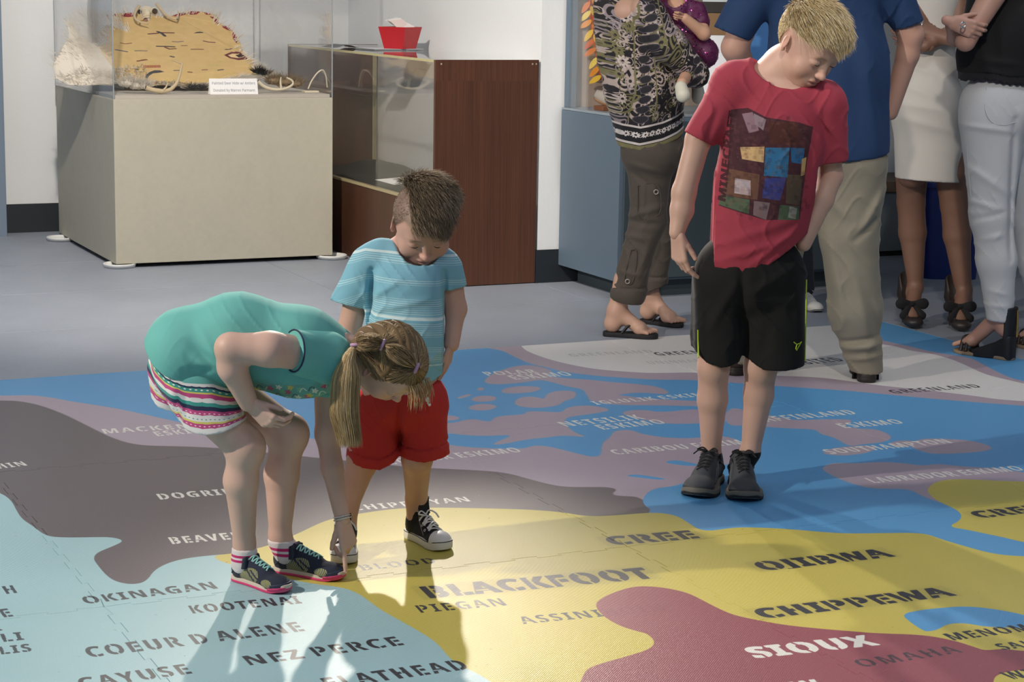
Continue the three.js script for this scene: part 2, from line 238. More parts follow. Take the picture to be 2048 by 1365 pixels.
// stencilled word on a canvas of its own: bold capitals with the bridges of a stencil cut out
const wordCache = {};
function stencil(s, col, wt) {
  const key = s + col + wt; if (wordCache[key]) return wordCache[key];
  const H = 96, pad = 12, c0 = canvas(8, 8).getContext('2d'); c0.font = `bold ${Math.round(H / 0.72)}px sans-serif`;
  const gapL = wt === 3 ? 6 : 12, ws = [...s].map((ch) => (ch === ' ' ? 34 : c0.measureText(ch).width + gapL)), W = Math.ceil(ws.reduce((a, b) => a + b, 0) - gapL);
  const c = canvas(W + 2 * pad, H + 2 * pad), x = c.getContext('2d'); x.font = c0.font; x.fillStyle = col; x.strokeStyle = col; x.lineJoin = 'round'; x.textBaseline = 'alphabetic';
  let u = pad;
  [...s].forEach((ch, i) => { const w = ws[i] - gapL;
    if (ch !== ' ') {
      x.globalCompositeOperation = 'source-over'; x.fillText(ch, u, H + pad); if (wt > 1) { x.lineWidth = wt === 3 ? 9 : 3; x.strokeText(ch, u, H + pad); }
      x.globalCompositeOperation = 'destination-out'; x.lineWidth = wt === 3 ? 9 : 8; x.strokeStyle = '#000';
      const cut = (x0, y0, x1, y1) => { x.beginPath(); x.moveTo(u + x0 * w, pad + y0 * H); x.lineTo(u + x1 * w, pad + y1 * H); x.stroke(); };
      if ('OQ'.includes(ch)) { cut(0.36, -0.15, 0.48, 0.25); cut(0.52, 0.75, 0.64, 1.15); } else if ('CG'.includes(ch)) cut(0.52, 0.7, 0.6, 1.15);
      else if ('BDPR'.includes(ch)) cut(0.42, -0.1, 0.42, 1.1); else if ('EF'.includes(ch)) cut(0.47, 0.28, 0.47, 1.1); else if ('L'.includes(ch)) cut(0.47, 0.7, 0.47, 1.1);
      else if (ch === 'A') cut(0.1, 0.72, 0.62, 0.72); else if (ch === 'H') cut(0.55, 0.2, 0.55, 0.8); else if (ch === 'S') { cut(0.5, 0.7, 0.56, 1.15); } else if ('NMW'.includes(ch)) cut(0.3, 0.4, 0.3, 1.1); else if (ch === 'K') cut(0.4, 0, 0.4, 1); else if (ch === 'U') cut(0.5, 0.7, 0.5, 1.1);
      x.strokeStyle = col;
    } u += ws[i]; });
  return wordCache[key] = { c, W, H, pad };
}
const PXM = 1024 / (MAT + 0.04);
function paintMap(x0, v0) {   // canvas for one mat: lower left corner (x0, v0) in metres, with 20 mm of overlap for the teeth
  const c = canvas(1024, 1024), k = c.getContext('2d'), X = (u) => (u - x0) * PXM, Y = (v) => 1024 - (v - v0) * PXM;
  k.fillStyle = SEA; k.fillRect(0, 0, 1024, 1024);
  const shape = (pts, col, soft = 0, alpha = 1) => {
    k.save(); k.globalAlpha = alpha; k.fillStyle = col; if (soft) { k.shadowColor = col; k.shadowBlur = soft * PXM; }
    k.beginPath(); const n = pts.length, mid = (i) => [(pts[i % n][0] + pts[(i + 1) % n][0]) / 2, (pts[i % n][1] + pts[(i + 1) % n][1]) / 2];
    let m = mid(n - 1); k.moveTo(X(m[0]), Y(m[1])); for (let i = 0; i < n; i++) { m = mid(i); k.quadraticCurveTo(X(pts[i][0]), Y(pts[i][1]), X(m[0]), Y(m[1])); }
    k.closePath(); k.fill(); k.restore();
  };
  const word = (w, alpha = w.al) => {
    const t = stencil(w.s, w.col, w.wt), dx = w.q[0] - w.p[0], dv = w.q[1] - w.p[1], L = Math.hypot(dx, dv);
    k.save(); k.translate(X(w.p[0]), Y(w.p[1])); k.rotate(-Math.atan2(dv, dx)); k.scale(L * PXM / t.W, w.h * PXM / t.H);
    if (w.wt === 3 && w.col === INK) { k.globalAlpha = 0.22; k.filter = 'none'; k.shadowColor = '#4a4636'; k.shadowBlur = 26; k.fillStyle = 'rgba(90,84,60,0.35)'; k.fillRect(-18, -t.H - 14, t.W + 36, t.H + 28); k.shadowBlur = 0; k.shadowColor = 'transparent'; }
    k.globalAlpha = alpha; k.drawImage(t.c, -t.pad, -t.H - t.pad); k.restore();
  };
  shape(coast.greenlandRim, PURPLE, 0.012); shape(coast.greenland, WHITE);
  for (const p of [...isles, ...isles2]) shape(p, PURPLE, 0.012);
  shape(coast.mainland, PURPLE, 0.012); for (const p of bayStreaks) shape(p, SEA);
  shape(coast.labrador, PURPLE, 0.012); shape(coast.creeEast, YELLOW);
  shape(coast.dark, MAUVE, 0.006); shape(coast.cyan, CYAN); 
  // the bay that bites into the dark land, then the yellow plains, lakes and the red land
  shape(G([1285, 997, 1303, 978, 1352, 973, 1400, 955, 1450, 930, 1500, 935, 1640, 1000, 1640, 1080, 1380, 1075, 1352, 1031, 1306, 1024, 1287, 1010]), SEA);
  shape(coast.yellow, YELLOW); const assin = words.find((w) => w.s === 'ASSINIBOIN'); word(assin);
  shape(coast.maroon, MAROON, 0, 0.9); shape(coast.maroon, MAROON, 0, 0.35); shape(coast.pocket, YELLOW); shape(coast.lake, SEA);
  for (const w of words) if (w !== assin) word(w);
  // scuffs, specks and worn paint
  const keep = seed; seed = 991 + Math.round((x0 * 13 + v0 * 57) * 10);
  for (let i = 0; i < 70; i++) { k.globalAlpha = 0.1 + 0.25 * rnd(); k.fillStyle = rnd() < 0.6 ? '#2b2b2b' : '#e8e8e0'; k.beginPath(); k.ellipse(rnd() * 1024, rnd() * 1024, 0.8 + 3 * rnd(), 0.6 + rnd(), rnd() * 3, 0, 7); k.fill(); }
  k.globalAlpha = 1; seed = keep;
  return c;
}
const mapThing = new THREE.Group(); mapThing.name = 'floor_map'; mapThing.userData = { kind: 'structure' }; scene.add(mapThing);
const plainMat = std({ color: 0x9dc4cb, roughness: 0.5 });
for (let i = 0; i < 5; i++) for (let j = 0; j < 5; j++) {
  const x0 = MX[i], x1 = MX[i + 1], v1 = MZ[j], v0 = MZ[j + 1], painted = true;
  const uvOf = (x, z) => [(x - x0 + 0.02) / (MAT + 0.04), (-z - v0 + 0.02) / (MAT + 0.04)];
  const bump = ribBump.clone(); bump.repeat.set(22, 22); bump.needsUpdate = true;
  const mat = painted ? std({ map: canvasTex(paintMap(x0 - 0.02, v0 - 0.02)), roughness: 0.36, bumpMap: bump, bumpScale: 0.0008 }) : std({ color: i === 0 ? 0x9dc4cb : 0x8d4658, roughness: 0.42 });
  const m = new THREE.Mesh(matGeo(x0, x1, -v1, -v0, [j > 0, i < 4, j < 4, i > 0], uvOf), mat); m.name = numbered('mat_tile'); mapThing.add(m);
}
// ---------------------------------------------------------------- lamps
{
  const housing = std({ color: 0x26282b, roughness: 0.5, metalness: 0.3 });
  LAMPS.spots.forEach((s, k) => {
    const p = V(...s.p), t = V(...s.t), d = t.clone().sub(p).normalize();
    const lamp = thing('track_spotlight', ['black ceiling spotlight above the wooden display case, aimed at the bending girl', 'black ceiling spotlight over the gap beside the wooden case, aimed at the tall boy', 'black ceiling spotlight at the left, aimed at the children', 'black ceiling spotlight over the map edge, aimed at the display cases', 'black ceiling spotlight near the camera, aimed at the grown-ups'][k], 'lamp', null, p.clone());
    const q = new THREE.Quaternion().setFromUnitVectors(V(0, -1, 0), d);
    const can = new THREE.LatheGeometry([[0.0, 0.11], [0.05, 0.105], [0.06, 0.08], [0.06, -0.05], [0.066, -0.055], [0.066, -0.07], [0.054, -0.07], [0.05, -0.02], [0.0, 0.0]].map(([x, y]) => new THREE.Vector2(x, y)), 24).applyQuaternion(q);
    part(lamp, 'housing', can, housing); part(lamp, 'stem', box(0.02, CEIL - s.p[1], 0.02, 0, (CEIL - s.p[1]) / 2 + 0.04, 0), housing).scale.y = 1;
    const lens = new THREE.CylinderGeometry(0.048, 0.048, 0.004, 24).translate(0, -0.03, 0).applyQuaternion(q);
    part(lamp, 'lens', lens, std({ color: 0xffffff, emissive: 0xfff4e6, emissiveIntensity: 4 }));
    const l = new THREE.SpotLight(0xfff3e4, s.i, 0, s.a, s.n, 2); l.position.copy(p).addScaledVector(d, 0.085); l.target.position.copy(t); l.castShadow = true; l.shadow.radius = 3; l.shadow.mapSize.set(2048, 2048);
    scene.add(l, l.target); shadowed(lamp);
  });
  LAMPS.panels.forEach((s, k) => {
    const lamp = thing('ceiling_panel_light', `flat white ceiling light panel, ${['above and behind the camera on the left', 'above and behind the camera on the right', 'over the left part of the map', 'over the right part of the map', 'over the back corner by the beige plinth'][k]}`, 'lamp', null, V(s.p[0], CEIL, s.p[1]));
    part(lamp, 'frame', merge([box(s.s[0] + 0.06, 0.03, 0.03, 0, -0.015, s.s[1] / 2 + 0.015), box(s.s[0] + 0.06, 0.03, 0.03, 0, -0.015, -s.s[1] / 2 - 0.015), box(0.03, 0.03, s.s[1], s.s[0] / 2 + 0.015, -0.015, 0), box(0.03, 0.03, s.s[1], -s.s[0] / 2 - 0.015, -0.015, 0)]), std({ color: 0xe6e6e6, roughness: 0.6 }));
    part(lamp, 'diffuser', box(s.s[0], 0.012, s.s[1], 0, -0.008, 0), std({ color: 0xffffff, emissive: 0xf4f7ff, emissiveIntensity: 1.5 }));
    const l = new THREE.RectAreaLight(0xf1f5ff, s.i, s.s[0], s.s[1]); l.position.set(s.p[0], CEIL - 0.035, s.p[1]); l.lookAt(s.p[0], 0, s.p[1]); scene.add(l); shadowed(lamp);
  });
}
// ---------------------------------------------------------------- display cases and what they hold
const acrylic = new THREE.MeshPhysicalMaterial({ color: 0xffffff, transmission: 1, thickness: 0, roughness: 0.02, ior: 1.49, specularIntensity: 1 });
const glassPane = new THREE.MeshPhysicalMaterial({ color: 0xffffff, transmission: 1, thickness: 0, roughness: 0.01, ior: 1.52 });
const edgeGlass = std({ color: 0xb9b389, roughness: 0.25 });
const woodTex = (() => {   // reddish brown veneer, grain along v; 0.5 m x 1 m
  const n = 512, keep = seed; const c = canvas(n, n), k = c.getContext('2d'), im = k.createImageData(n, n);
  for (let y = 0; y < n; y++) for (let x = 0; x < n; x++) {
    const w = NF[((y >> 3) % 256) * 256 + (x >> 1) % 256], f = NF2[((y >> 5) % 256) * 256 + (x * 3) % 256], s = NF2[((y >> 4) % 256) * 256 + (x * 7 + 31) % 256];
    const v = 0.8 + 0.3 * (f - 0.5) + 0.16 * (w - 0.5) + 0.24 * (s - 0.5), q = (y * n + x) * 4;
    im.data[q] = clamp(v * 0.4) * 255; im.data[q + 1] = clamp(v * 0.25) * 255; im.data[q + 2] = clamp(v * 0.18) * 255; im.data[q + 3] = 255; }
  k.putImageData(im, 0, 0); seed = keep; return canvasTex(c, true, [2, 1]);
})();
const caseWood = std({ map: woodTex, roughness: 0.42 });
const PH = 0.863, PX0 = 2.41, PX1 = 3.575, PZ0 = -9.945, PZ1 = -11.3;
{
  const beige = std({ color: 0xb7b3a4, map: dataTex(256, (x, y) => { const v = 0.95 + 0.07 * (NF2[y * 256 + x] - 0.5) + 0.06 * NF[y * 256 + x]; return [v, v, v * 0.99]; }, false, [1.5, 1.5]), roughness: 0.6, bumpMap: wallBump, bumpScale: 0.0003 });
  const t = thing('display_plinth', 'large beige box plinth carrying the clear case with the painted hide', 'plinth');
  part(t, 'front_body', boxm(PX0, PX1, 0.022, PH - 0.006, PZ1 + 0.305, PZ0, 0.003), beige);
  part(t, 'rear_body', boxm(PX0 + 0.004, PX1 - 0.004, 0.022, PH - 0.006, PZ1, PZ1 + 0.3, 0.003), beige);
  part(t, 'top_board', boxm(PX0 + 0.012, PX1 - 0.012, PH - 0.006, PH + 0.012, PZ1 + 0.012, PZ0 - 0.012, 0.002), std({ color: 0xbdb7ad, roughness: 0.7 }));
  // clear cover
  const c = thing('acrylic_cover', 'tall clear acrylic box covering the painted hide on the beige plinth', 'case cover'), H1 = PH + 1.05, y0 = PH - 0.004, th = 0.008;
  part(c, 'front_pane', boxm(PX0, PX1, y0, H1, PZ0 - th, PZ0 + 0.0005), acrylic);
  part(c, 'back_pane', boxm(PX0, PX1, y0, H1, PZ1 - 0.0005, PZ1 + th), acrylic);
  part(c, 'side_pane', boxm(PX0 - 0.0005, PX0 + th, y0, H1, PZ1 + th + 0.001, PZ0 - th - 0.001), acrylic);
  part(c, 'side_pane', boxm(PX1 - th, PX1 + 0.0005, y0, H1, PZ1 + th + 0.001, PZ0 - th - 0.001), acrylic);
  part(c, 'top_pane', boxm(PX0, PX1, H1 + 0.0005, H1 + th, PZ1, PZ0), acrylic);
  const edge = std({ color: 0x9aa1a4, roughness: 0.25 }), post = (x, z) => boxm(x - 0.003, x + 0.003, y0 - 0.002, H1, z - 0.003, z + 0.003, 0.0008);
  for (const [x, z] of [[PX0 + 0.003, PZ0 - 0.003], [PX1 - 0.003, PZ0 - 0.003], [PX0 + 0.003, PZ1 + 0.003], [PX1 - 0.003, PZ1 + 0.003]]) part(c, 'glued_edge', post(x, z), edge);
  const dish = new THREE.LatheGeometry([[0, 0.006], [0.066, 0.006], [0.073, 0.02], [0.08, 0.022], [0.084, 0.018], [0.078, 0.001], [0, 0]].map(([x, y]) => new THREE.Vector2(x, y)), 36);
  const white = std({ color: 0xe7e9e8, roughness: 0.45 });
  for (const [x, z, w] of [[PX0 + 0.03, PZ0 - 0.05, 'front left'], [PX1 + 0.005, PZ0 - 0.03, 'front right'], [PX0 - 0.02, PZ1 + 0.17, 'rear left']]) {
    const d = single('slider_dish', `small white caster dish under the ${w} corner of the beige plinth`, 'caster dish', dish, white, 'caster dishes under the plinth'); d.position.set(x, 0.0003, z); }
}
// ---- the painted hide: leans on a slope inside the clear case; its outline is set out on that slope
const slope = { p: V(0, PH + 0.016, -10.3), t: V(0, 0.385, -0.78).normalize(), n: V(0, 0.78, 0.385).normalize() };
function onSlope(px, py) {
  const r = camAxes.x.clone().multiplyScalar(px - 1024).addScaledVector(camAxes.y, py - 682.5).addScaledVector(camAxes.z, FOCAL), o = camera.position;
  const q = r.multiplyScalar(slope.p.clone().sub(o).dot(slope.n) / r.dot(slope.n)).add(o); return [q.x, q.sub(slope.p).dot(slope.t)];
}
{
  const S = (l) => { const o = []; for (let i = 0; i < l.length; i += 2) o.push(onSlope(100 + l[i] / 3.657, l[i + 1] / 3.657)); return o; };
  const rim = S([-20, 560, 60, 430, 150, 300, 110, 200, 175, 110, 300, 118, 420, 125, 520, 116, 620, 122, 760, 128, 880, 140, 950, 126, 1090, 110, 1180, 122, 1235, 150, 1222, 205, 1300, 220, 1345, 255, 1385, 340, 1402, 400, 1450, 450, 1505, 520, 1560, 560, 1610, 590, 1560, 615, 1400, 590, 1250, 640, 1150, 655, 1000, 640, 900, 640, 700, 655, 560, 620, 420, 660, 250, 650, 100, 640]);
  const sh = new THREE.Shape(); rim.forEach((p, i) => { const q = rim[(i + 1) % rim.length], m = [(p[0] + q[0]) / 2, (p[1] + q[1]) / 2]; i ? sh.quadraticCurveTo(p[0], p[1], m[0], m[1]) : sh.moveTo(m[0], m[1]); });
  const pts = sh.getPoints(4), bx = [Infinity, Infinity, -Infinity, -Infinity]; for (const p of pts) { bx[0] = Math.min(bx[0], p.x); bx[1] = Math.min(bx[1], p.y); bx[2] = Math.max(bx[2], p.x); bx[3] = Math.max(bx[3], p.y); }
  const CW = 1024, CH = 1024, c = canvas(CW, CH), k = c.getContext('2d'), X = (u) => (u - bx[0]) / (bx[2] - bx[0]) * CW, Y = (v) => CH - (v - bx[1]) / (bx[3] - bx[1]) * CH;
  k.fillStyle = '#d2b27c'; k.fillRect(0, 0, CW, CH);
  for (let i = 0; i < 900; i++) { k.globalAlpha = 0.05; k.fillStyle = rnd() < 0.5 ? '#e6cf9f' : '#b08c55'; k.beginPath(); k.ellipse(rnd() * CW, rnd() * CH, 20 + 60 * rnd(), 8 + 20 * rnd(), rnd() * 3, 0, 7); k.fill(); } k.globalAlpha = 1;
  { const q = S([-40, 700, 60, 380, 130, 60, 360, 60, 395, 200, 330, 300, 380, 420, 470, 540, 520, 700]); k.fillStyle = '#d9d2c6'; k.beginPath(); q.forEach(([u, v], i) => (i ? k.lineTo(X(u), Y(v)) : k.moveTo(X(u), Y(v)))); k.fill(); }
  const line = (l, col, w, fill) => { const q = S(l); k.beginPath(); q.forEach(([u, v], i) => (i ? k.lineTo(X(u), Y(v)) : k.moveTo(X(u), Y(v)))); if (fill) { k.closePath(); k.fillStyle = col; k.fill(); } else { k.strokeStyle = col; k.lineWidth = w; k.lineCap = 'round'; k.stroke(); } };
  const leaf = (x0, y0, x1, y1, w) => { const mx = (x0 + x1) / 2, my = (y0 + y1) / 2, L = Math.hypot(x1 - x0, y1 - y0), nx = -(y1 - y0) / L * w, ny = (x1 - x0) / L * w; line([x0, y0, lerp(x0, mx, 0.5) + nx * 0.75, lerp(y0, my, 0.5) + ny * 0.75, mx + nx, my + ny, lerp(x1, mx, 0.5) + nx * 0.75, lerp(y1, my, 0.5) + ny * 0.75, x1, y1, lerp(x1, mx, 0.5) - nx * 0.75, lerp(y1, my, 0.5) - ny * 0.75, mx - nx, my - ny, lerp(x0, mx, 0.5) - nx * 0.75, lerp(y0, my, 0.5) - ny * 0.75], '#8d2f33', 0, true); };
  for (const l of [[400, 128, 492, 126, 11], [515, 131, 625, 129, 13], [890, 137, 995, 128, 12], [1003, 126, 1095, 119, 12], [1120, 122, 1182, 130, 9], [1248, 222, 1335, 250, 14], [1333, 265, 1362, 350, 14], [1195, 165, 1228, 210, 12], [1165, 150, 1212, 170, 9]]) leaf(...l);
  const birds = [[720, 268, 800, 262, 900, 266], [785, 250, 815, 268, 838, 288], [515, 335, 550, 342, 592, 336], [895, 330, 930, 334, 970, 330], [1120, 330, 1160, 340, 1200, 343], [780, 364, 850, 366, 905, 370], [840, 372, 870, 386, 915, 384], [620, 394, 660, 393, 705, 395], [1030, 390, 1070, 390, 1115, 392], [880, 440, 900, 446], [640, 470, 700, 462], [905, 546, 945, 546], [1110, 546, 1145, 545], [1225, 550, 1260, 546], [1010, 560, 1030, 562], [480, 386, 560, 400], [960, 362, 998, 362], [1280, 396, 1325, 395]];
  birds.forEach((l, i) => line(l, ['#6b3a3a', '#4b4043', '#7a4a30', '#5a5560'][i % 4], [14, 16, 10, 9, 11, 14, 13, 9, 10][i % 9]));
  line([1045, 272, 1070, 262, 1095, 260, 1125, 270], '#3f3d44', 0, true);
  for (let i = 0; i < 12; i++) line([684 + i * 10.5, 505, 686 + i * 10.5, 522], '#9a4d33', 5);
  line([690, 600, 700, 575, 725, 555, 760, 542, 800, 543, 834, 555, 790, 562, 750, 565, 720, 585, 705, 612], '#4a4748', 0, true);
  line([1268, 438, 1320, 415, 1385, 418, 1440, 470, 1375, 478, 1310, 462], '#6b3236', 0, true); line([1295, 440, 1330, 428, 1385, 432, 1415, 455, 1370, 462, 1320, 455], '#e3c894', 0, true); line([1350, 440, 1385, 432, 1412, 452, 1375, 458], '#3c2c2a', 0, true);
  const tex = canvasTex(c), g = new THREE.ExtrudeGeometry(sh, { depth: 0.004, bevelEnabled: false, curveSegments: 5 });
  // fine triangles so the skin can sag: rebuild as a grid clipped to the outline
  const inside = (x, y) => { let r = false; for (let i = 0, j = pts.length - 1; i < pts.length; j = i++) { const a = pts[i], b = pts[j]; if ((a.y > y) !== (b.y > y) && x < (b.x - a.x) * (y - a.y) / (b.y - a.y) + a.x) r = !r; } return r; };
  const sag = (u, v) => 0.006 * Math.sin(u * 21 + v * 7) + 0.005 * Math.sin(v * 25 - u * 9) + 0.01 * Math.sin(u * 8 + 1);
  const p = g.attributes.position, uv = g.attributes.uv, hide = thing('painted_hide', 'tan deer hide painted with red leaf shapes and small animals, spread inside the clear case', 'animal hide');
  for (let i = 0; i < p.count; i++) { const u = p.getX(i), v = p.getY(i), w = p.getZ(i) + sag(u, v) + 0.018; uv.setXY(i, (u - bx[0]) / (bx[2] - bx[0]), (v - bx[1]) / (bx[3] - bx[1])); const q = slope.p.clone().add(V(u, 0, 0)).addScaledVector(slope.t, v).addScaledVector(slope.n, w); p.setXYZ(i, q.x, q.y, q.z); }
  g.computeVertexNormals();
  part(hide, 'skin', g, std({ map: tex, roughness: 0.85 }));
  // fur along the edge
  const furs = [], P3 = (u, v, w) => slope.p.clone().add(V(u, 0, 0)).addScaledVector(slope.t, v).addScaledVector(slope.n, w);
  const strand = (a, d, L, r) => { const g2 = new THREE.ConeGeometry(r, L, 3, 1, true); g2.translate(0, L / 2, 0); g2.applyQuaternion(new THREE.Quaternion().setFromUnitVectors(UP, d.clone().normalize())); g2.translate(a.x, a.y, a.z); return g2; };
  const cen = [(bx[0] + bx[2]) / 2, (bx[1] + bx[3]) / 2];
  for (let i = 0; i < 4200; i++) { const q = pts[(rnd() * pts.length) | 0], du = q.x - cen[0], dv = q.y - cen[1], l = Math.hypot(du, dv); const left = du < -0.12, low = dv < -0.2; if (!left && !low && rnd() < 0.8) continue;
    const off = left ? rnd() * 0.22 : rnd() * 0.03; furs.push(strand(P3(q.x - du / l * off + (rnd() - 0.5) * 0.05, q.y - dv / l * off + (rnd() - 0.5) * 0.03, 0.02 + sag(q.x, q.y)), V(0, 0, 0).addScaledVector(slope.n, 0.4 + rnd() * 0.5).addScaledVector(slope.t, dv / l + (rnd() - 0.5)).add(V(du / l + (rnd() - 0.5), 0, 0)), (left ? 0.03 : 0.025) + 0.035 * rnd(), left ? 0.0026 : 0.0022)); }
  const fm = part(hide, 'white_fur', merge(furs), std({ color: 0xe3ddd2, roughness: 0.95 })); fm.userData.kind = 'stuff';
  const wb = thing('sloped_stand', 'plain sloped stand under the painted hide', 'stand');
  const wv = [[2.6, PH + 0.0125, -10.48], [3.25, PH + 0.0125, -10.48], [2.6, PH + 0.0125, -11.05], [3.25, PH + 0.0125, -11.05], [2.6, PH + 0.27, -11.05], [3.25, PH + 0.27, -11.05]];
  const wgeo = new THREE.BufferGeometry(); wgeo.setAttribute('position', new THREE.Float32BufferAttribute([0, 1, 5, 0, 5, 4, 2, 4, 5, 2, 5, 3, 0, 4, 2, 1, 3, 5, 0, 2, 3, 0, 3, 1].flatMap((i) => wv[i]), 3)); wgeo.computeVertexNormals();
  part(wb, 'wedge', wgeo, std({ color: 0xcfcac0, roughness: 0.8 }));

  const bone = std({ color: 0xd9cfb8, roughness: 0.6 }), antlerMat = std({ color: 0xc9b796, roughness: 0.6, bumpMap: grain, bumpScale: 0.001 }), dark = std({ color: 0x41352b, roughness: 0.9 });
  const at2 = (x, y, d) => at(100 + x / 3.657, y / 3.657, d), atZ = (x, y, z) => { const r = at(100 + x / 3.657, y / 3.657, 10).sub(camera.position); return r.multiplyScalar(z / r.z).add(camera.position); }, atS = (x, y, l) => P3(...onSlope(100 + x / 3.657, y / 3.657), 0.02 + l);
  const dOf = (p3) => p3.clone().sub(camera.position).dot(AWAY);
  // deer skull lying at the top of the hide
  const sk = thing('deer_skull', 'pale deer skull with dark eye sockets and drooping antlers, on the hide', 'skull');
  const s0 = P3(...onSlope(100 + 705 / 3.657, 95 / 3.657), 0.06), ds = dOf(s0);
  const sphere = (c3, rx, ry, rz) => { const g3 = new THREE.SphereGeometry(1, 20, 14); g3.scale(rx, ry, rz); g3.translate(c3.x, c3.y, c3.z); return g3; };
  part(sk, 'cranium', merge([sphere(at2(705, 78, ds), 0.036, 0.026, 0.05), sphere(at2(700, 100, ds - 0.03), 0.024, 0.03, 0.05), sphere(at2(652, 92, ds - 0.02), 0.021, 0.021, 0.025), sphere(at2(764, 82, ds - 0.02), 0.021, 0.021, 0.025), sphere(at2(704, 140, ds - 0.06), 0.022, 0.03, 0.04)]), bone);
  for (const [x, y] of [[654, 92], [766, 82]]) part(sk, 'eye_socket', sphere(at2(x, y, ds - 0.036), 0.0155, 0.016, 0.014), dark);
  part(sk, 'nose_opening', sphere(at2(700, 150, ds - 0.098), 0.014, 0.016, 0.008), std({ color: 0x8d6a5d, roughness: 0.9 }));
  const antler = (l, r0, r1, f) => { const q = []; for (let i = 0; i < l.length; i += 2) q.push(f(l[i], l[i + 1], i / l.length)); return taperTube(q, (t) => lerp(r0, r1, t), 24, 8); }, onHide = (x, y) => atS(x, y, 0.035);
  part(sk, 'antler', antler([645, 110, 618, 150, 612, 195, 640, 222, 710, 242], 0.0095, 0.005, onHide), antlerMat); part(sk, 'antler', antler([772, 95, 800, 130, 835, 170, 880, 195, 920, 206], 0.0095, 0.0055, onHide), antlerMat);
  part(sk, 'tine', antler([920, 206, 930, 175, 928, 145], 0.0055, 0.0025, onHide), antlerMat); part(sk, 'tine', antler([640, 222, 660, 190, 720, 178], 0.0055, 0.0025, onHide), antlerMat);
  // loose antlers at the foot of the hide
  const zf = -10.06, front = (x, y, t) => atZ(x, y, zf - 0.1 * t), frontB = (x, y) => atZ(x, y, zf - 0.03);
  const a1 = thing('antler', 'long forked antler lying at the foot of the hide, in front of the white fur', 'antler');
  part(a1, 'beam', antler([800, 672, 880, 655, 925, 610, 945, 560, 960, 500, 968, 462], 0.013, 0.004, front), antlerMat); part(a1, 'tine', antler([830, 662, 850, 635, 860, 605], 0.007, 0.002, (x, y) => atZ(x, y, zf)), antlerMat); part(a1, 'tine', antler([968, 470, 930, 455, 890, 440], 0.004, 0.002, (x, y) => atZ(x, y, zf - 0.1)), antlerMat); part(a1, 'burr', antler([700, 640, 740, 655, 810, 668], 0.012, 0.013, (x, y) => atZ(x, y, zf)), antlerMat);
  const a2 = thing('antler', 'white curved antler with a short tine, right of the label card', 'antler');
  part(a2, 'beam', antler([1520, 592, 1560, 630, 1640, 655, 1730, 645, 1778, 612, 1768, 588, 1728, 568], 0.010, 0.005, frontB), bone); part(a2, 'tine', antler([1692, 650, 1686, 600, 1690, 562], 0.007, 0.003, frontB), bone);
  const a3 = thing('antler', 'thin arched antler standing at the right end of the plinth top', 'antler');
  part(a3, 'arch', antler([1888, 650, 1915, 590, 1960, 530, 1995, 512, 2015, 545, 2028, 640], 0.004, 0.004, (x, y) => atZ(x, y, zf - 0.06)), bone); part(a3, 'base', boxm(3.47, 3.55, PH + 0.0125, PH + 0.022, -10.14, -10.09, 0.002), bone);
  // tufts of fur
  const tuft = (name, label, list, n, L, col) => { const gs = []; for (let i = 0; i < n; i++) { const [x, y, r, d] = list[(rnd() * list.length) | 0], a = rnd() * 6.283, e = Math.sqrt(rnd()); const c3 = atZ(x + Math.cos(a) * r * e, y + Math.sin(a) * r * e * 0.6, zf - d + (rnd() - 0.5) * 0.06); if (c3.y < PH + 0.014) c3.y = PH + 0.014; gs.push(strand(c3, V(Math.cos(a) * e + rnd() - 0.5, 0.35 + rnd() * 0.7, rnd() - 0.3), L * (0.5 + rnd()), 0.0016)); }
    const core = list.map(([x, y, r, d]) => { const c3 = atZ(x, y, zf - d); const q = r / 3.657 / FOCAL * 10.5; c3.y = Math.max(c3.y, PH + 0.013 + q * 0.45); return sphere(c3, q * 0.85, q * 0.45, q * 0.7); });
    const t = thing(name, label, 'animal tail'); part(t, 'skin', merge(core), std({ color: col, roughness: 0.95 })); const f = part(t, 'fur', merge(gs), std({ color: col, roughness: 0.95 })); f.userData.kind = 'stuff'; };
  tuft('fur_tail', 'fluffy brown tail lying between the curved antler and the arched antler', [[1640, 590, 60, 0.12], [1710, 600, 70, 0.12], [1790, 610, 60, 0.12]], 700, 0.035, 0x8d7a5f);
  tuft('fur_tail', 'black fur tuft behind the right edge of the hide', [[1520, 520, 40, 0.3], [1570, 540, 35, 0.3]], 260, 0.03, 0x1d1b1a);
  tuft('fur_tail', 'white and grey fur tail at the lower left corner of the hide', [[560, 610, 60, 0.06], [630, 625, 60, 0.06], [690, 630, 45, 0.05]], 600, 0.04, 0xcfc8bb);
  tuft('fur_tail', 'small dark tipped fur tail left of the label card', [[1040, 640, 26, 0.04], [1110, 645, 24, 0.04]], 220, 0.025, 0x3d3a36);
  // tent card
  const lc = canvas(512, 160), l = lc.getContext('2d'); l.fillStyle = '#f4f5f7'; l.fillRect(0, 0, 512, 160); l.fillStyle = '#5d6878'; l.font = '38px sans-serif'; l.textBaseline = 'middle'; l.fillText('Painted Deer Hide w/ Antlers', 24, 48, 466); l.fillText('Donated by Warren Parmann', 34, 120, 448);
  const card = thing('label_card', 'folded white card with two printed lines, in front of the hide', 'label card'), pa = atZ(1172, 677, -10.0).setY(PH + 0.0125), pb = atZ(1522, 662, -9.985).setY(PH + 0.0125);
  const cw = pa.distanceTo(pb), ch = 0.083, lean = new THREE.PlaneGeometry(cw, ch), face = box(cw, ch, 0.0012, 0, ch / 2, 0); 
  const ang = Math.atan2(-(pb.z - pa.z), pb.x - pa.x); card.position.copy(pa.clone().lerp(pb, 0.5)); card.rotation.y = ang;
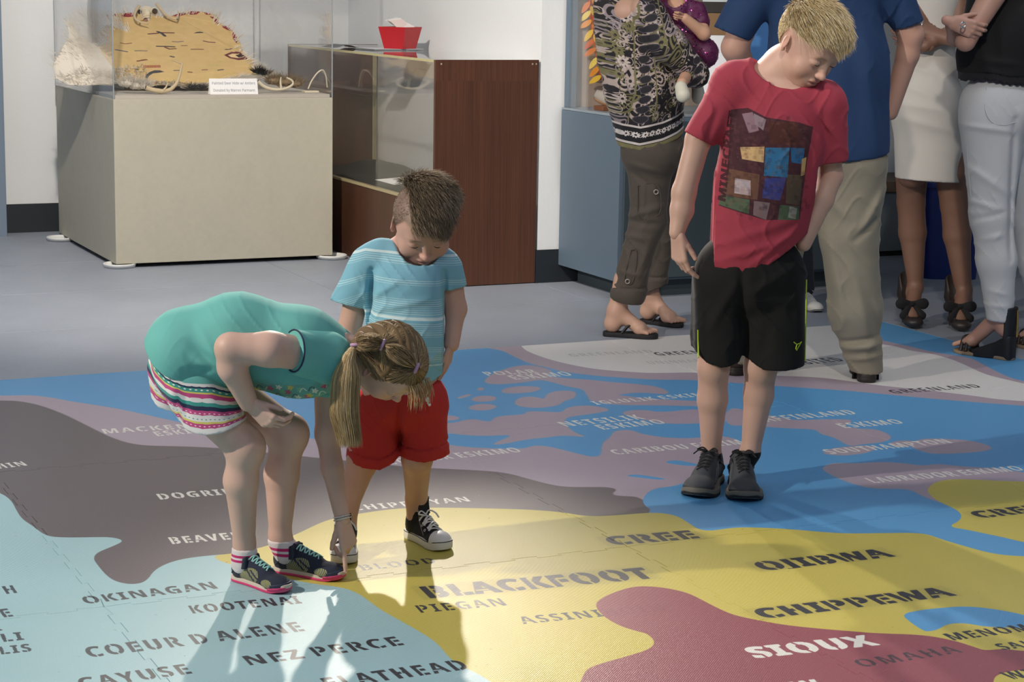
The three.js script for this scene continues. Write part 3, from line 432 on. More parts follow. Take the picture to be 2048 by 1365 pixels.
  const f1 = part(card, 'front_flap', face.clone().rotateX(-0.28), std({ color: 0xf1f2f4, roughness: 0.7 })); part(card, 'back_flap', face.clone().rotateX(0.28).translate(0, 0, -0.0475), std({ color: 0xf1f2f4, roughness: 0.7 }));
  part(card, 'print', lean.translate(0, ch / 2, 0.0009).rotateX(-0.28), std({ map: canvasTex(lc), roughness: 0.7 }));
}
// ---- wooden case with a glass front and a glass top
const CX0 = 3.69, CX1 = 4.236, CZ0 = -8.825, CZ1 = -11.03, CH = 1.1, CB = 0.4;
{
  const t = thing('wooden_display_case', 'long reddish brown wooden case with glass front and glass top, beside the beige plinth', 'display case');
  const scr = std({ color: 0xcfc6b0, roughness: 0.35, metalness: 0.6 });
  const e1 = part(t, 'end_panel', boxm(CX0, CX1, 0.004, CH, CZ0 - 0.02, CZ0, 0.001), caseWood);
  for (const [x, y] of [[CX0 + 0.03, CH - 0.02], [CX1 - 0.035, CH - 0.02], [CX1 - 0.015, CH - 0.02], [CX0 + 0.04, 0.2], [CX0 + 0.1, 0.08]]) part(e1, 'screw', new THREE.SphereGeometry(0.0045, 8, 6).scale(1, 1, 0.4).translate(x, y, CZ0 + 0.0005), scr);
  part(t, 'end_panel', boxm(CX0, CX1, 0.004, CH, CZ1, CZ1 + 0.02, 0.001), caseWood);
  part(t, 'base_panel', boxm(CX0 + 0.004, CX0 + 0.022, 0.004, CB, CZ1 + 0.021, CZ0 - 0.021, 0.001), caseWood);
  part(t, 'sill', boxm(CX0, CX0 + 0.03, CB, CB + 0.012, CZ1 + 0.021, CZ0 - 0.021, 0.001), std({ color: 0xb0a27c, roughness: 0.4 }));
  part(t, 'deck', boxm(CX0 + 0.031, CX1 - 0.002, CB - 0.03, CB - 0.004, CZ1 + 0.021, CZ0 - 0.021), std({ color: 0x2b2d2c, roughness: 0.95, bumpMap: grain, bumpScale: 0.001 }));
  part(t, 'front_glass', boxm(CX0 + 0.006, CX0 + 0.012, CB + 0.0125, CH - 0.0095, CZ1 + 0.021, CZ0 - 0.021), glassPane);
  part(t, 'top_glass', boxm(CX0, CX1, CH - 0.009, CH - 0.001, CZ1 + 0.021, CZ0 - 0.021), glassPane);
  part(t, 'glass_edge', boxm(CX0 - 0.002, CX0 - 0.0002, CH - 0.012, CH, CZ1 + 0.021, CZ0 - 0.021), edgeGlass);
  part(t, 'rear_glass', boxm(CX1 - 0.03, CX1 - 0.024, CB - 0.003, CH - 0.01, CZ1 + 0.021, -9.9), glassPane);
  part(t, 'rear_glass', boxm(CX1 - 0.018, CX1 - 0.012, CB - 0.003, CH - 0.01, -10.0, CZ0 - 0.021), glassPane);
  part(t, 'glass_edge', boxm(CX1 - 0.032, CX1 - 0.010, CB - 0.003, CH - 0.01, CZ1 + 0.021, CZ1 + 0.027), edgeGlass);
  // dark cloth and a sheet of paper inside
  const cl = new THREE.PlaneGeometry(0.46, 1.5, 24, 60); cl.rotateX(-Math.PI / 2); const p = cl.attributes.position;
  for (let i = 0; i < p.count; i++) { const x = p.getX(i), z = p.getZ(i); p.setY(i, 0.012 + 0.012 * Math.sin(z * 9 + x * 4) * Math.sin(x * 11 + 1) + 0.05 * Math.exp(-((z + 0.45) ** 2) * 18 - (x - 0.1) ** 2 * 30)); }
  cl.computeVertexNormals(); cl.translate((CX0 + CX1) / 2, CB - 0.002, -10.1);
  single('dark_cloth', 'crumpled black cloth on the deck inside the wooden case', 'cloth', cl, std({ color: 0x17191a, roughness: 0.95, side: THREE.DoubleSide }));
  const pap = new THREE.PlaneGeometry(0.2, 0.28, 4, 8); pap.rotateX(-Math.PI / 2); pap.rotateZ(0.06); pap.translate(CX0 + 0.15, CB + 0.045, -9.62);
  single('paper_sheet', 'white sheet of paper lying on the black cloth in the wooden case', 'paper', pap, std({ color: 0xe9e9e6, roughness: 0.8, side: THREE.DoubleSide }));
  // red box with leaflets on top, on a flat magazine
  const D1 = reach(800, 575) + 0.75, q = onFloor(800, 96, CH + 0.01), mg = onFloor(768, 98, CH + 0.003);
  const mag = thing('magazine', 'thin magazine lying on the glass top under the red box', 'magazine', null, V(mg.x + 0.03, CH - 0.0006, mg.z)); mag.rotation.y = 0.12;
  part(mag, 'cover', box(0.30, 0.0015, 0.23, 0, 0.0068, 0, 0.0005), std({ color: 0xc9ccd2, roughness: 0.4 })); part(mag, 'pages', box(0.296, 0.005, 0.225, 0, 0.0033, 0.001), std({ color: 0x6f7478, roughness: 0.8 }));
  const mag2 = thing('magazine', 'curled dark magazine on the glass top left of the red box', 'magazine', null, V(mg.x - 0.13, CH - 0.0006, mg.z - 0.28));
  const cg = new THREE.PlaneGeometry(0.2, 0.22, 16, 1); cg.rotateX(-Math.PI / 2); const cp = cg.attributes.position; for (let i = 0; i < cp.count; i++) { const x = cp.getX(i); cp.setY(i, 0.003 + 0.018 * Math.max(0, Math.cos((x + 0.04) * 18)) * smooth(-0.1, 0, x)); } cg.computeVertexNormals();
  part(mag2, 'cover', cg, std({ color: 0x50555c, roughness: 0.45, side: THREE.DoubleSide }));
  const red = std({ color: 0xb3202a, roughness: 0.35 }), bxx = thing('red_box', 'small red open box holding folded leaflets on top of the wooden case', 'box', null, V(q.x, CH + 0.0072, q.z)); bxx.rotation.y = 0.62;
  const wall = (w0, w1, h) => { const s = new THREE.Shape([[-w0 / 2, 0], [w0 / 2, 0], [w1 / 2, h], [-w1 / 2, h]].map(([x, y]) => new THREE.Vector2(x, y))); return new THREE.ExtrudeGeometry(s, { depth: 0.004, bevelEnabled: false }); };
  const HH = 0.118, tl = 0.2;
  for (let k = 0; k < 4; k++) { const g = wall(0.125, 0.17, k % 2 ? HH : HH); g.translate(0, 0, -0.004); g.rotateX(tl); g.translate(0, 0, 0.0625); g.rotateY(k * Math.PI / 2); part(bxx, 'side', g, red); }
  part(bxx, 'bottom', box(0.122, 0.004, 0.122, 0, 0.002, 0), red);
  const how = ['pinkish leaflet standing at the front of the red box', 'white leaflet just behind the pinkish one in the red box', 'greyish leaflet in the middle of the red box', 'tallest leaflet, sticking up at the back of the red box'];
  for (let k = 0; k < 4; k++) { const g = new THREE.PlaneGeometry(0.12, 0.13, 6, 6), pp = g.attributes.position; for (let i = 0; i < pp.count; i++) pp.setZ(i, 0.01 * Math.sin(pp.getX(i) * 14 + k) * (0.3 + pp.getY(i) * 4)); g.computeVertexNormals(); g.rotateX(-0.85 - 0.1 * k); g.rotateZ((k - 2) * 0.06 + 0.12); g.translate(0.006 + 0.006 * k, 0.11 + 0.007 * k, 0.02 - 0.012 * k);
    const lf = single('leaflet', how[k], 'leaflet', g, std({ color: [0xe3d2cf, 0xe8e4e2, 0xd2d3d6, 0xe6dedc][k], roughness: 0.7, side: THREE.DoubleSide }), 'leaflets in the red box'); lf.position.copy(bxx.position); lf.rotation.y = 0.62; }
}
// ---- blue case: painted cupboard below, glazed box above
const BX0 = 4.362, BX1 = 5.66, BZ0 = -8.2, BZ1 = -8.822, BH = 0.87;
{
  const bp = std({ color: 0x5d6f80, map: wallTint, roughness: 0.55 }), bd = std({ color: 0x3d4a52, map: wallTint, roughness: 0.6 }), tan = std({ color: 0xa8988a, map: wallTint, roughness: 0.85 });
  const t = thing('blue_display_case', 'grey blue painted display cabinet with a glazed upper part, behind the woman holding the baby', 'display case');
  part(t, 'body', boxm(BX0, BX1, 0.088, BH - 0.012, BZ1, BZ0, 0.002), bp); part(t, 'toe_kick', boxm(BX0 + 0.1, BX1 - 0.03, 0, 0.087, BZ1 + 0.02, BZ0 - 0.07), bd);
  part(t, 'ledge', boxm(BX0, BX1, BH - 0.011, BH, BZ1, BZ0, 0.002), std({ color: 0x8a97a3, roughness: 0.5 }));
  for (let k = 0; k < 2; k++) { const w = (BX1 - BX0 - 0.05) / 2, x0 = BX0 + 0.02 + k * (w + 0.01); const d = part(t, 'door', boxm(x0, x0 + w, 0.1, BH - 0.03, BZ0 + 0.0005, BZ0 + 0.016, 0.003), bd); part(d, 'handle', tube([V(x0 + (k ? 0.05 : w - 0.05), 0.5, BZ0 + 0.016), V(x0 + (k ? 0.05 : w - 0.05), 0.51, BZ0 + 0.04), V(x0 + (k ? 0.05 : w - 0.05), 0.6, BZ0 + 0.04), V(x0 + (k ? 0.05 : w - 0.05), 0.61, BZ0 + 0.016)], 0.005, 16, 6), std({ color: 0x8b9196, metalness: 0.8, roughness: 0.35 })); }
  const PW = 0.045, top = 2.05;
  for (const [x, z] of [[BX0 + 0.012, BZ1 + 0.002], [BX1 - PW - 0.012, BZ1 + 0.002], [BX1 - PW - 0.012, BZ0 - PW - 0.02]]) part(t, 'post', boxm(x, x + PW, BH, top, z, z + PW, 0.003), bp);
  part(t, 'back_board', boxm(BX0 + 0.06, BX1 - 0.06, BH + 0.001, top - 0.01, BZ1 + 0.004, BZ1 + 0.016), tan);
  part(t, 'roof', boxm(BX0, BX1, top, top + 0.1, BZ1, BZ0, 0.004), bp);
  part(t, 'side_glass', boxm(BX0 + 0.014, BX0 + 0.02, BH + 0.001, top - 0.001, BZ1 + 0.05, BZ0 - 0.02), glassPane);
  part(t, 'front_glass', boxm(BX0 + 0.022, BX1 - 0.06, BH + 0.001, top - 0.001, BZ0 - 0.028, BZ0 - 0.022), glassPane);
  // feather trailer
  const feather = (len, w) => { const s = new THREE.Shape(); s.moveTo(0, 0); s.bezierCurveTo(w * 1.1, -len * 0.15, w, -len * 0.7, 0.15 * w, -len); s.bezierCurveTo(-w, -len * 0.75, -w * 1.1, -len * 0.2, 0, 0); const g = new THREE.ExtrudeGeometry(s, { depth: 0.0012, bevelEnabled: false, curveSegments: 8 }); const p = g.attributes.position; for (let i = 0; i < p.count; i++) p.setZ(i, p.getZ(i) + 3 * p.getX(i) ** 2 + 0.4 * p.getY(i) ** 2); g.computeVertexNormals(); return g; };
  const hd = thing('feather_headdress', 'trailing headdress of orange and yellow feathers hanging in the blue case', 'headdress'), fgeo = feather(0.075, 0.017), fm = [0xd98a1f, 0xd8b02e, 0xb8481d, 0xcf6d1b, 0xe0c65a].map((c) => std({ color: c, roughness: 0.8, side: THREE.DoubleSide }));
  const zc = BZ1 + 0.15, top2 = at(1184, -180, V(4.75, 0, zc).dot(AWAY)), line = [[1178, -150], [1180, 0], [1186, 60], [1195, 110], [1204, 160]].map(([x, y]) => at(x, y, V(4.72, 0, zc).dot(AWAY)));
  part(hd, 'band', tube(line, 0.012, 30, 8), std({ color: 0x9b3a1a, roughness: 0.8 }));
  const lc = new THREE.CatmullRomCurve3(line); for (let k = 0; k < 34; k++) { const q = lc.getPointAt(k / 33), f = part(hd, 'feather', fgeo, fm[(k * 3) % 5]); f.position.copy(q).addScaledVector(AWAY, -0.012 - 0.004 * (k % 3)); f.rotation.set(0.1, -YAW + (k % 2 ? 0.3 : -0.3), (k % 2 ? 0.75 : -0.75) + 0.2 * Math.sin(k * 2.1)); }
  // moccasin on a little wooden stand
  const md = V(4.78, 0, -8.42).dot(AWAY), mo = thing('beaded_moccasin', 'white beaded moccasin pointing left on a small brown stand in the blue case', 'moccasin');
  const mm = [[1190, 186], [1200, 192], [1214, 197], [1232, 200], [1250, 200]].map(([x, y]) => at(x, y, md)), spine = new THREE.CatmullRomCurve3(mm);
  const beadBump = dataTex(128, (x, y) => { const a = ((x % 16) - 8) / 8, b = (((y + ((x >> 4) % 2) * 8) % 16) - 8) / 8; return Math.sqrt(Math.max(0, 1 - a * a - b * b)); }, false, [10, 5]);
  part(mo, 'vamp', taperTube(mm, (u) => 0.014 + 0.026 * Math.sin(Math.min(1, u * 1.4 + 0.12) * 1.57), 24, 18), std({ color: 0xe9e3d8, roughness: 0.35, bumpMap: beadBump, bumpScale: 0.0015 }));
  part(mo, 'sole', taperTube(mm.map((v) => v.clone().addScaledVector(UP, -0.022)), (u) => 0.012 + 0.02 * Math.sin(Math.min(1, u * 1.4 + 0.1) * 1.57), 20, 12, [UP, 0.5]), std({ color: 0xb28f66, roughness: 0.8 }));
  const sp = at(1228, 214, md); single('wooden_stand', 'small flat brown stand under the beaded moccasin', 'stand', box(0.17, 0.022, 0.1, sp.x, BH + 0.0115, sp.z, 0.003), std({ color: 0x7b4a2c, roughness: 0.6 }));
}
// ---- far right: framed panel, low cabinet, blue bin
{
  const d = 9.9, a = at(1392, 22, d), b = at(1470, -60, d);
  const fp = thing('framed_panel', 'white display panel with dark brown frame, seen between the baby and the man in navy', 'display panel', null, V(5.62, 0, -8.3)); 
  const fr = std({ color: 0x4a3a2e, roughness: 0.5 });
  const px = at(1405, 20, 9.35), qx = at(1530, 20, 9.35); fp.position.set(0, 0, 0);
  const yaw = Math.PI / 2 - Math.atan2(AWAY.x, -AWAY.z) * 0; const W = px.distanceTo(qx), mid = px.clone().lerp(qx, 0.5), yb = 0.875, yt = mid.y;
  const R = (g) => { g.rotateY(-YAW); g.translate(mid.x, 0, mid.z); return g; };
  part(fp, 'top_rail', R(box(W + 0.06, 0.05, 0.03, 0, yt + 0.01, 0, 0.003)), std({ color: 0x2b2622, roughness: 0.5 })); part(fp, 'lower_rail', R(box(W + 0.06, 0.1, 0.028, 0, yt - 0.066, 0, 0.003)), std({ color: 0x8a6a45, roughness: 0.6 }));
  part(fp, 'white_face', R(box(W, yt - 0.117 - yb, 0.02, 0, (yt - 0.117 + yb) / 2, 0)), std({ color: 0xf0f2f4, roughness: 0.6 }));
  part(fp, 'upper_face', R(box(W, 0.3, 0.02, 0, yt + 0.186, 0)), std({ color: 0xcfd6da, roughness: 0.6 }));
  const cab = thing('low_cabinet', 'low grey cabinet with a brown top behind the man in khaki trousers', 'cabinet'), cx0 = 5.72, cx1 = 6.9, cz = -9.12;
  part(cab, 'body', boxm(cx0, cx1, 0.03, 0.36, cz - 0.45, cz, 0.003), std({ color: 0x6b7479, roughness: 0.6 })); part(cab, 'plinth_strip', boxm(cx0 + 0.01, cx1 - 0.01, 0, 0.029, cz - 0.44, cz - 0.02), std({ color: 0x111214, roughness: 0.8 })); part(cab, 'top', boxm(cx0 - 0.02, cx1 + 0.02, 0.361, 0.42, cz - 0.47, cz + 0.02, 0.004), std({ color: 0x5b4636, roughness: 0.5 }));
  const pr = single('paper_stack', 'small stack of printed white sheets on the low cabinet', 'papers', box(0.22, 0.02, 0.3, 6.3, 0.431, cz - 0.12, 0.002), std({ color: 0xd9dbdc, roughness: 0.7 }));
  const bin = thing('recycling_bin', 'dark blue plastic recycling bin on the floor behind the woman in the white dress', 'bin', null, V(6.42, 0, -8.42)); bin.rotation.y = -YAW;
  const blue = std({ color: 0x12286e, roughness: 0.45 });
  const prof = (w, dd, r) => { const s = new THREE.Shape(); s.moveTo(-w + r, -dd); s.lineTo(w - r, -dd); s.quadraticCurveTo(w, -dd, w, -dd + r); s.lineTo(w, dd - r); s.quadraticCurveTo(w, dd, w - r, dd); s.lineTo(-w + r, dd); s.quadraticCurveTo(-w, dd, -w, dd - r); s.lineTo(-w, -dd + r); s.quadraticCurveTo(-w, -dd, -w + r, -dd); return s; };
  const bs = prof(0.16, 0.2, 0.06), hole = prof(0.153, 0.193, 0.055); const bg = new THREE.ExtrudeGeometry(Object.assign(bs, { holes: [hole] }), { depth: 0.48, bevelEnabled: false, steps: 6, curveSegments: 8 }); bg.rotateX(-Math.PI / 2); const bp2 = bg.attributes.position; for (let i = 0; i < bp2.count; i++) { const f = 0.86 + 0.14 * bp2.getY(i) / 0.48; bp2.setXYZ(i, bp2.getX(i) * f, bp2.getY(i) + 0.003, bp2.getZ(i) * f); } bg.computeVertexNormals();
  part(bin, 'tub', toCreasedNormals(bg, 0.6), blue); const bb = new THREE.ExtrudeGeometry(prof(0.137, 0.171, 0.05), { depth: 0.006, bevelEnabled: false }); bb.rotateX(-Math.PI / 2); part(bin, 'bottom', bb, blue);
  const rim = new THREE.ExtrudeGeometry(Object.assign(prof(0.172, 0.212, 0.065), { holes: [prof(0.154, 0.194, 0.055)] }), { depth: 0.022, bevelEnabled: true, bevelSize: 0.002, bevelThickness: 0.002, bevelSegments: 2 }); rim.rotateX(-Math.PI / 2); rim.translate(0, 0.478, 0); part(bin, 'rim', rim, blue);
}
// ---------------------------------------------------------------- bodies and cloth: smooth solids meshed with surface nets
// a solid is a list of tapered capsules, ellipsoids and rounded boxes joined (or cut away) with a smooth minimum
class Solid {
  constructor(k = 0.02) { this.k = k; this.list = []; }
  add(p, o) { p.k = Math.max(1e-6, o.k ?? this.k); p.cut = !!o.cut; this.list.push(p); return this; }
  cone(a, b, ra, rb, o = {}) {
    const f = o.flat ? { n: o.flat[0].clone().normalize(), s: o.flat[1] } : null, q = f ? b.clone().addScaledVector(f.n, b.clone().sub(a).dot(f.n) * (1 / f.s - 1)) : b;
    const bx = q.x - a.x, by = q.y - a.y, bz = q.z - a.z, l2 = bx * bx + by * by + bz * bz + 1e-9, rr = ra - rb;
    return this.add({ t: 0, ax: a.x, ay: a.y, az: a.z, bx, by, bz, l2, rr, a2: Math.max(1e-9, l2 - rr * rr), il2: 1 / l2, ra, rb, f, lo: V(Math.min(a.x - ra, b.x - rb), Math.min(a.y - ra, b.y - rb), Math.min(a.z - ra, b.z - rb)), hi: V(Math.max(a.x + ra, b.x + rb), Math.max(a.y + ra, b.y + rb), Math.max(a.z + ra, b.z + rb)) }, o);
  }
  ell(c, r, basis, o = {}) {   // basis: [x, y, z] unit vectors
    const [X, Y, Z] = basis ?? [V(1, 0, 0), V(0, 1, 0), V(0, 0, 1)], m = Math.max(...r);
    return this.add({ t: 1, c, r, X, Y, Z, lo: c.clone().subScalar(m), hi: c.clone().addScalar(m) }, o);
  }
  box(c, h, rad, basis, o = {}) { const [X, Y, Z] = basis ?? [V(1, 0, 0), V(0, 1, 0), V(0, 0, 1)], m = Math.hypot(...h) + rad; return this.add({ t: 2, c, r: h, rad, X, Y, Z, lo: c.clone().subScalar(m), hi: c.clone().addScalar(m) }, o); }
  static dist(p, x, y, z) {
    if (p.t === 0) {
      let px = x - p.ax, py = y - p.ay, pz = z - p.az, sc = 1;
      if (p.f) { const n = p.f.n, w = (px * n.x + py * n.y + pz * n.z) * (1 / p.f.s - 1); px += n.x * w; py += n.y * w; pz += n.z * w; }
      const yy = px * p.bx + py * p.by + pz * p.bz, zz = yy - p.l2, ux = px * p.l2 - p.bx * yy, uy = py * p.l2 - p.by * yy, uz = pz * p.l2 - p.bz * yy;
      const x2 = ux * ux + uy * uy + uz * uz, y2 = yy * yy * p.l2, z2 = zz * zz * p.l2, k = Math.sign(p.rr) * p.rr * p.rr * x2; let d;
      if (Math.sign(zz) * p.a2 * z2 > k) d = Math.sqrt(x2 + z2) * p.il2 - p.rb; else if (Math.sign(yy) * p.a2 * y2 < k) d = Math.sqrt(x2 + y2) * p.il2 - p.ra; else d = (Math.sqrt(x2 * p.a2 * p.il2) + yy * p.rr) * p.il2 - p.ra;
      return p.f ? d * (0.5 + 0.5 * p.f.s) : d;
    }
    const dx = x - p.c.x, dy = y - p.c.y, dz = z - p.c.z, u = dx * p.X.x + dy * p.X.y + dz * p.X.z, v = dx * p.Y.x + dy * p.Y.y + dz * p.Y.z, w = dx * p.Z.x + dy * p.Z.y + dz * p.Z.z, r = p.r;
    if (p.t === 1) { const a = u / r[0], b = v / r[1], c = w / r[2], k0 = Math.sqrt(a * a + b * b + c * c), a2 = a / r[0], b2 = b / r[1], c2 = c / r[2], k1 = Math.sqrt(a2 * a2 + b2 * b2 + c2 * c2); return k1 < 1e-9 ? -Math.min(...r) : k0 * (k0 - 1) / k1; }
    const qx = Math.abs(u) - r[0], qy = Math.abs(v) - r[1], qz = Math.abs(w) - r[2]; return Math.hypot(Math.max(qx, 0), Math.max(qy, 0), Math.max(qz, 0)) + Math.min(Math.max(qx, qy, qz), 0) - p.rad;
  }
  static join(list, x, y, z) {
    let d = 1e3;
    for (let i = 0; i < list.length; i++) { const p = list[i], e = Solid.dist(p, x, y, z);
      if (p.cut) { const h = Math.max(p.k - Math.abs(d + e), 0) / p.k; d = Math.max(d, -e) + h * h * p.k * 0.25; }
      else { const h = Math.max(p.k - Math.abs(d - e), 0) / p.k; d = Math.min(d, e) - h * h * p.k * 0.25; } }
    return d;
  }
  value(x, y, z) { const d = Solid.join(this.list, x, y, z); return this.post ? this.post(d, x, y, z) : d; }
  mesh({ cell = 0.008, post = null, margin = 0.012, color = null, uv = null } = {}) {
    this.post = post; const L = this.list, lo = V(1e9, 1e9, 1e9), hi = V(-1e9, -1e9, -1e9);
    for (const p of L) if (!p.cut) { lo.min(p.lo); hi.max(p.hi); }
    lo.subScalar(margin + 3 * cell); hi.addScalar(margin + 3 * cell);
    const nb = [0, 1, 2].map((i) => Math.ceil((hi.getComponent(i) - lo.getComponent(i)) / cell / 8)), nx = nb[0] * 8 + 1, ny = nb[1] * 8 + 1, nz = nb[2] * 8 + 1;
    const field = new Float32Array(nx * ny * nz).fill(1), lists = new Array(nb[0] * nb[1] * nb[2]), R = 8 * cell * 0.5 * 1.7321 * 1.25, ds = new Float64Array(L.length);
    for (let bz = 0; bz < nb[2]; bz++) for (let by = 0; by < nb[1]; by++) for (let bx = 0; bx < nb[0]; bx++) {
      const cx = lo.x + (bx * 8 + 4) * cell, cy = lo.y + (by * 8 + 4) * cell, cz = lo.z + (bz * 8 + 4) * cell; let m = 1e9;
      for (let i = 0; i < L.length; i++) { ds[i] = Solid.dist(L[i], cx, cy, cz); if (!L[i].cut && ds[i] < m) m = ds[i]; }
      let list = null;
      if (m < R + margin + 0.03) { list = []; for (let i = 0; i < L.length; i++) if (L[i].cut ? ds[i] < R + L[i].k + margin : ds[i] < m + 2 * R + L[i].k) list.push(L[i]); const c = Solid.join(list, cx, cy, cz); if (!post && c < -R - margin) { list = null; m = -1; } }
      const active = list; lists[(bz * nb[1] + by) * nb[0] + bx] = active;
      for (let z = 0; z < (bz === nb[2] - 1 ? 9 : 8); z++) for (let y = 0; y < (by === nb[1] - 1 ? 9 : 8); y++) for (let x = 0; x < (bx === nb[0] - 1 ? 9 : 8); x++) {
        const gx = bx * 8 + x, gy = by * 8 + y, gz = bz * 8 + z, k = (gz * ny + gy) * nx + gx;
        if (!active) { field[k] = m > 0 ? 1 : -1; continue; }
        const X = lo.x + gx * cell, Y = lo.y + gy * cell, Z = lo.z + gz * cell; let d = Solid.join(active, X, Y, Z); if (post) d = post(d, X, Y, Z); field[k] = d;
      }
    }
    const val = (x, y, z) => { const bx = clamp(Math.floor((x - lo.x) / cell / 8), 0, nb[0] - 1), by = clamp(Math.floor((y - lo.y) / cell / 8), 0, nb[1] - 1), bz = clamp(Math.floor((z - lo.z) / cell / 8), 0, nb[2] - 1); const d = Solid.join(lists[(bz * nb[1] + by) * nb[0] + bx] ?? L, x, y, z); return post ? post(d, x, y, z) : d; };
    const id = new Int32Array(nx * ny * nz).fill(-1), pos = [], sx = 1, sy = nx, sz = nx * ny, corner = [0, sx, sy, sx + sy, sz, sx + sz, sy + sz, sx + sy + sz], edges = [[0, 1], [2, 3], [4, 5], [6, 7], [0, 2], [1, 3], [4, 6], [5, 7], [0, 4], [1, 5], [2, 6], [3, 7]];
    for (let z = 0; z < nz - 1; z++) for (let y = 0; y < ny - 1; y++) for (let x = 0; x < nx - 1; x++) {
      const k = (z * ny + y) * nx + x; let mask = 0; for (let i = 0; i < 8; i++) if (field[k + corner[i]] < 0) mask |= 1 << i; if (mask === 0 || mask === 255) continue;
      let a = 0, b = 0, c = 0, n = 0;
      for (const [i, j] of edges) { if (((mask >> i) & 1) === ((mask >> j) & 1)) continue; const u = field[k + corner[i]], v = field[k + corner[j]], t = u / (u - v); a += lerp(i & 1, j & 1, t); b += lerp((i >> 1) & 1, (j >> 1) & 1, t); c += lerp(i >> 2, j >> 2, t); n++; }
      id[k] = pos.length / 3; pos.push(lo.x + (x + a / n) * cell, lo.y + (y + b / n) * cell, lo.z + (z + c / n) * cell);
    }
    const nv = pos.length / 3, nor = new Float32Array(nv * 3), h = cell * 0.6;
    for (let i = 0; i < nv; i++) { let x = pos[3 * i], y = pos[3 * i + 1], z = pos[3 * i + 2], gx, gy, gz, l;
      gx = val(x + h, y, z) - val(x - h, y, z); gy = val(x, y + h, z) - val(x, y - h, z); gz = val(x, y, z + h) - val(x, y, z - h); l = Math.hypot(gx, gy, gz) || 1;
      const d = val(x, y, z), s = clamp(d / Math.max(0.3, l / (2 * h)), -0.5 * cell, 0.5 * cell); pos[3 * i] -= gx / l * s; pos[3 * i + 1] -= gy / l * s; pos[3 * i + 2] -= gz / l * s;
      nor[3 * i] = gx / l; nor[3 * i + 1] = gy / l; nor[3 * i + 2] = gz / l; }
    const idx = []; const quad = (a, b, c, d, flip) => { if (a < 0 || b < 0 || c < 0 || d < 0) return; flip ? idx.push(a, c, b, a, d, c) : idx.push(a, b, c, a, c, d); };
    for (let z = 1; z < nz - 1; z++) for (let y = 1; y < ny - 1; y++) for (let x = 1; x < nx - 1; x++) {
      const k = (z * ny + y) * nx + x, s = field[k] < 0;
      if (s !== (field[k + sx] < 0)) quad(id[k], id[k - sy], id[k - sy - sz], id[k - sz], s); if (s !== (field[k + sy] < 0)) quad(id[k], id[k - sz], id[k - sx - sz], id[k - sx], s); if (s !== (field[k + sz] < 0)) quad(id[k], id[k - sx], id[k - sx - sy], id[k - sy], s);
    }
    // winding is checked against the normals once, on the first triangles
    let agree = 0; for (let t = 0; t < Math.min(idx.length, 3000); t += 3) { const [a, b, c] = [idx[t] * 3, idx[t + 1] * 3, idx[t + 2] * 3], e1 = [0, 1, 2].map((i) => pos[b + i] - pos[a + i]), e2 = [0, 1, 2].map((i) => pos[c + i] - pos[a + i]); agree += (e1[1] * e2[2] - e1[2] * e2[1]) * nor[a] + (e1[2] * e2[0] - e1[0] * e2[2]) * nor[a + 1] + (e1[0] * e2[1] - e1[1] * e2[0]) * nor[a + 2] > 0 ? 1 : -1; }
    if (agree < 0) for (let t = 0; t < idx.length; t += 3) { const q = idx[t + 1]; idx[t + 1] = idx[t + 2]; idx[t + 2] = q; }
    const g = new THREE.BufferGeometry(); g.setAttribute('position', new THREE.Float32BufferAttribute(pos, 3)); g.setAttribute('normal', new THREE.BufferAttribute(nor, 3)); g.setIndex(idx);
    const uvs = new Float32Array(nv * 2); for (let i = 0; i < nv; i++) { const q = uv ? uv(pos[3 * i], pos[3 * i + 1], pos[3 * i + 2], nor[3 * i], nor[3 * i + 1], nor[3 * i + 2]) : [pos[3 * i] + pos[3 * i + 2], pos[3 * i + 1]]; uvs[2 * i] = q[0]; uvs[2 * i + 1] = q[1]; } g.setAttribute('uv', new THREE.BufferAttribute(uvs, 2));
    if (color) { const col = new Float32Array(nv * 3); for (let i = 0; i < nv; i++) { const q = color(pos[3 * i], pos[3 * i + 1], pos[3 * i + 2], nor[3 * i], nor[3 * i + 1], nor[3 * i + 2]); col[3 * i] = q.r; col[3 * i + 1] = q.g; col[3 * i + 2] = q.b; } g.setAttribute('color', new THREE.BufferAttribute(col, 3)); }
    return g;
  }
}
// ---- people: shared builders
const fabricBump = dataTex(128, (x, y) => 0.5 + 0.25 * Math.sin(x * Math.PI / 4) * Math.sin(y * Math.PI / 4) + 0.4 * (NF2[(y * 2) * 256 + x * 2] - 0.5));
const cloth = (o) => { const b = fabricBump.clone(); b.repeat.set(14, 14); b.needsUpdate = true; return new THREE.MeshPhysicalMaterial({ roughness: 0.85, sheen: 0.25, sheenRoughness: 0.6, sheenColor: new THREE.Color(0xffffff), bumpMap: b, bumpScale: 0.0004, ...o }); };
const skinMat = new THREE.MeshPhysicalMaterial({ vertexColors: true, roughness: 0.52, sheen: 0.15, sheenRoughness: 0.5, sheenColor: new THREE.Color(0xffb9a0), bumpMap: (() => { const b = grain.clone(); b.repeat.set(6, 6); b.needsUpdate = true; return b; })(), bumpScale: 0.0003 });
// skin colour with a little mottling; sRGB hex in, linear colour out
function skinTone(h) { const c = hex(h), o = new THREE.Color(); return (x, y, z) => { const m = 1 + 0.035 * Math.sin(x * 61 + y * 43) * Math.sin(z * 57 - y * 31); return o.setRGB(c.r * m, c.g * m * (1 - 0.01 * Math.sin(y * 70)), c.b * m); }; }
const orth = (f, hint) => { const F = f.clone().normalize(), U = hint.clone().addScaledVector(F, -hint.dot(F)).normalize(); return { F, U, X: U.clone().cross(F) }; };
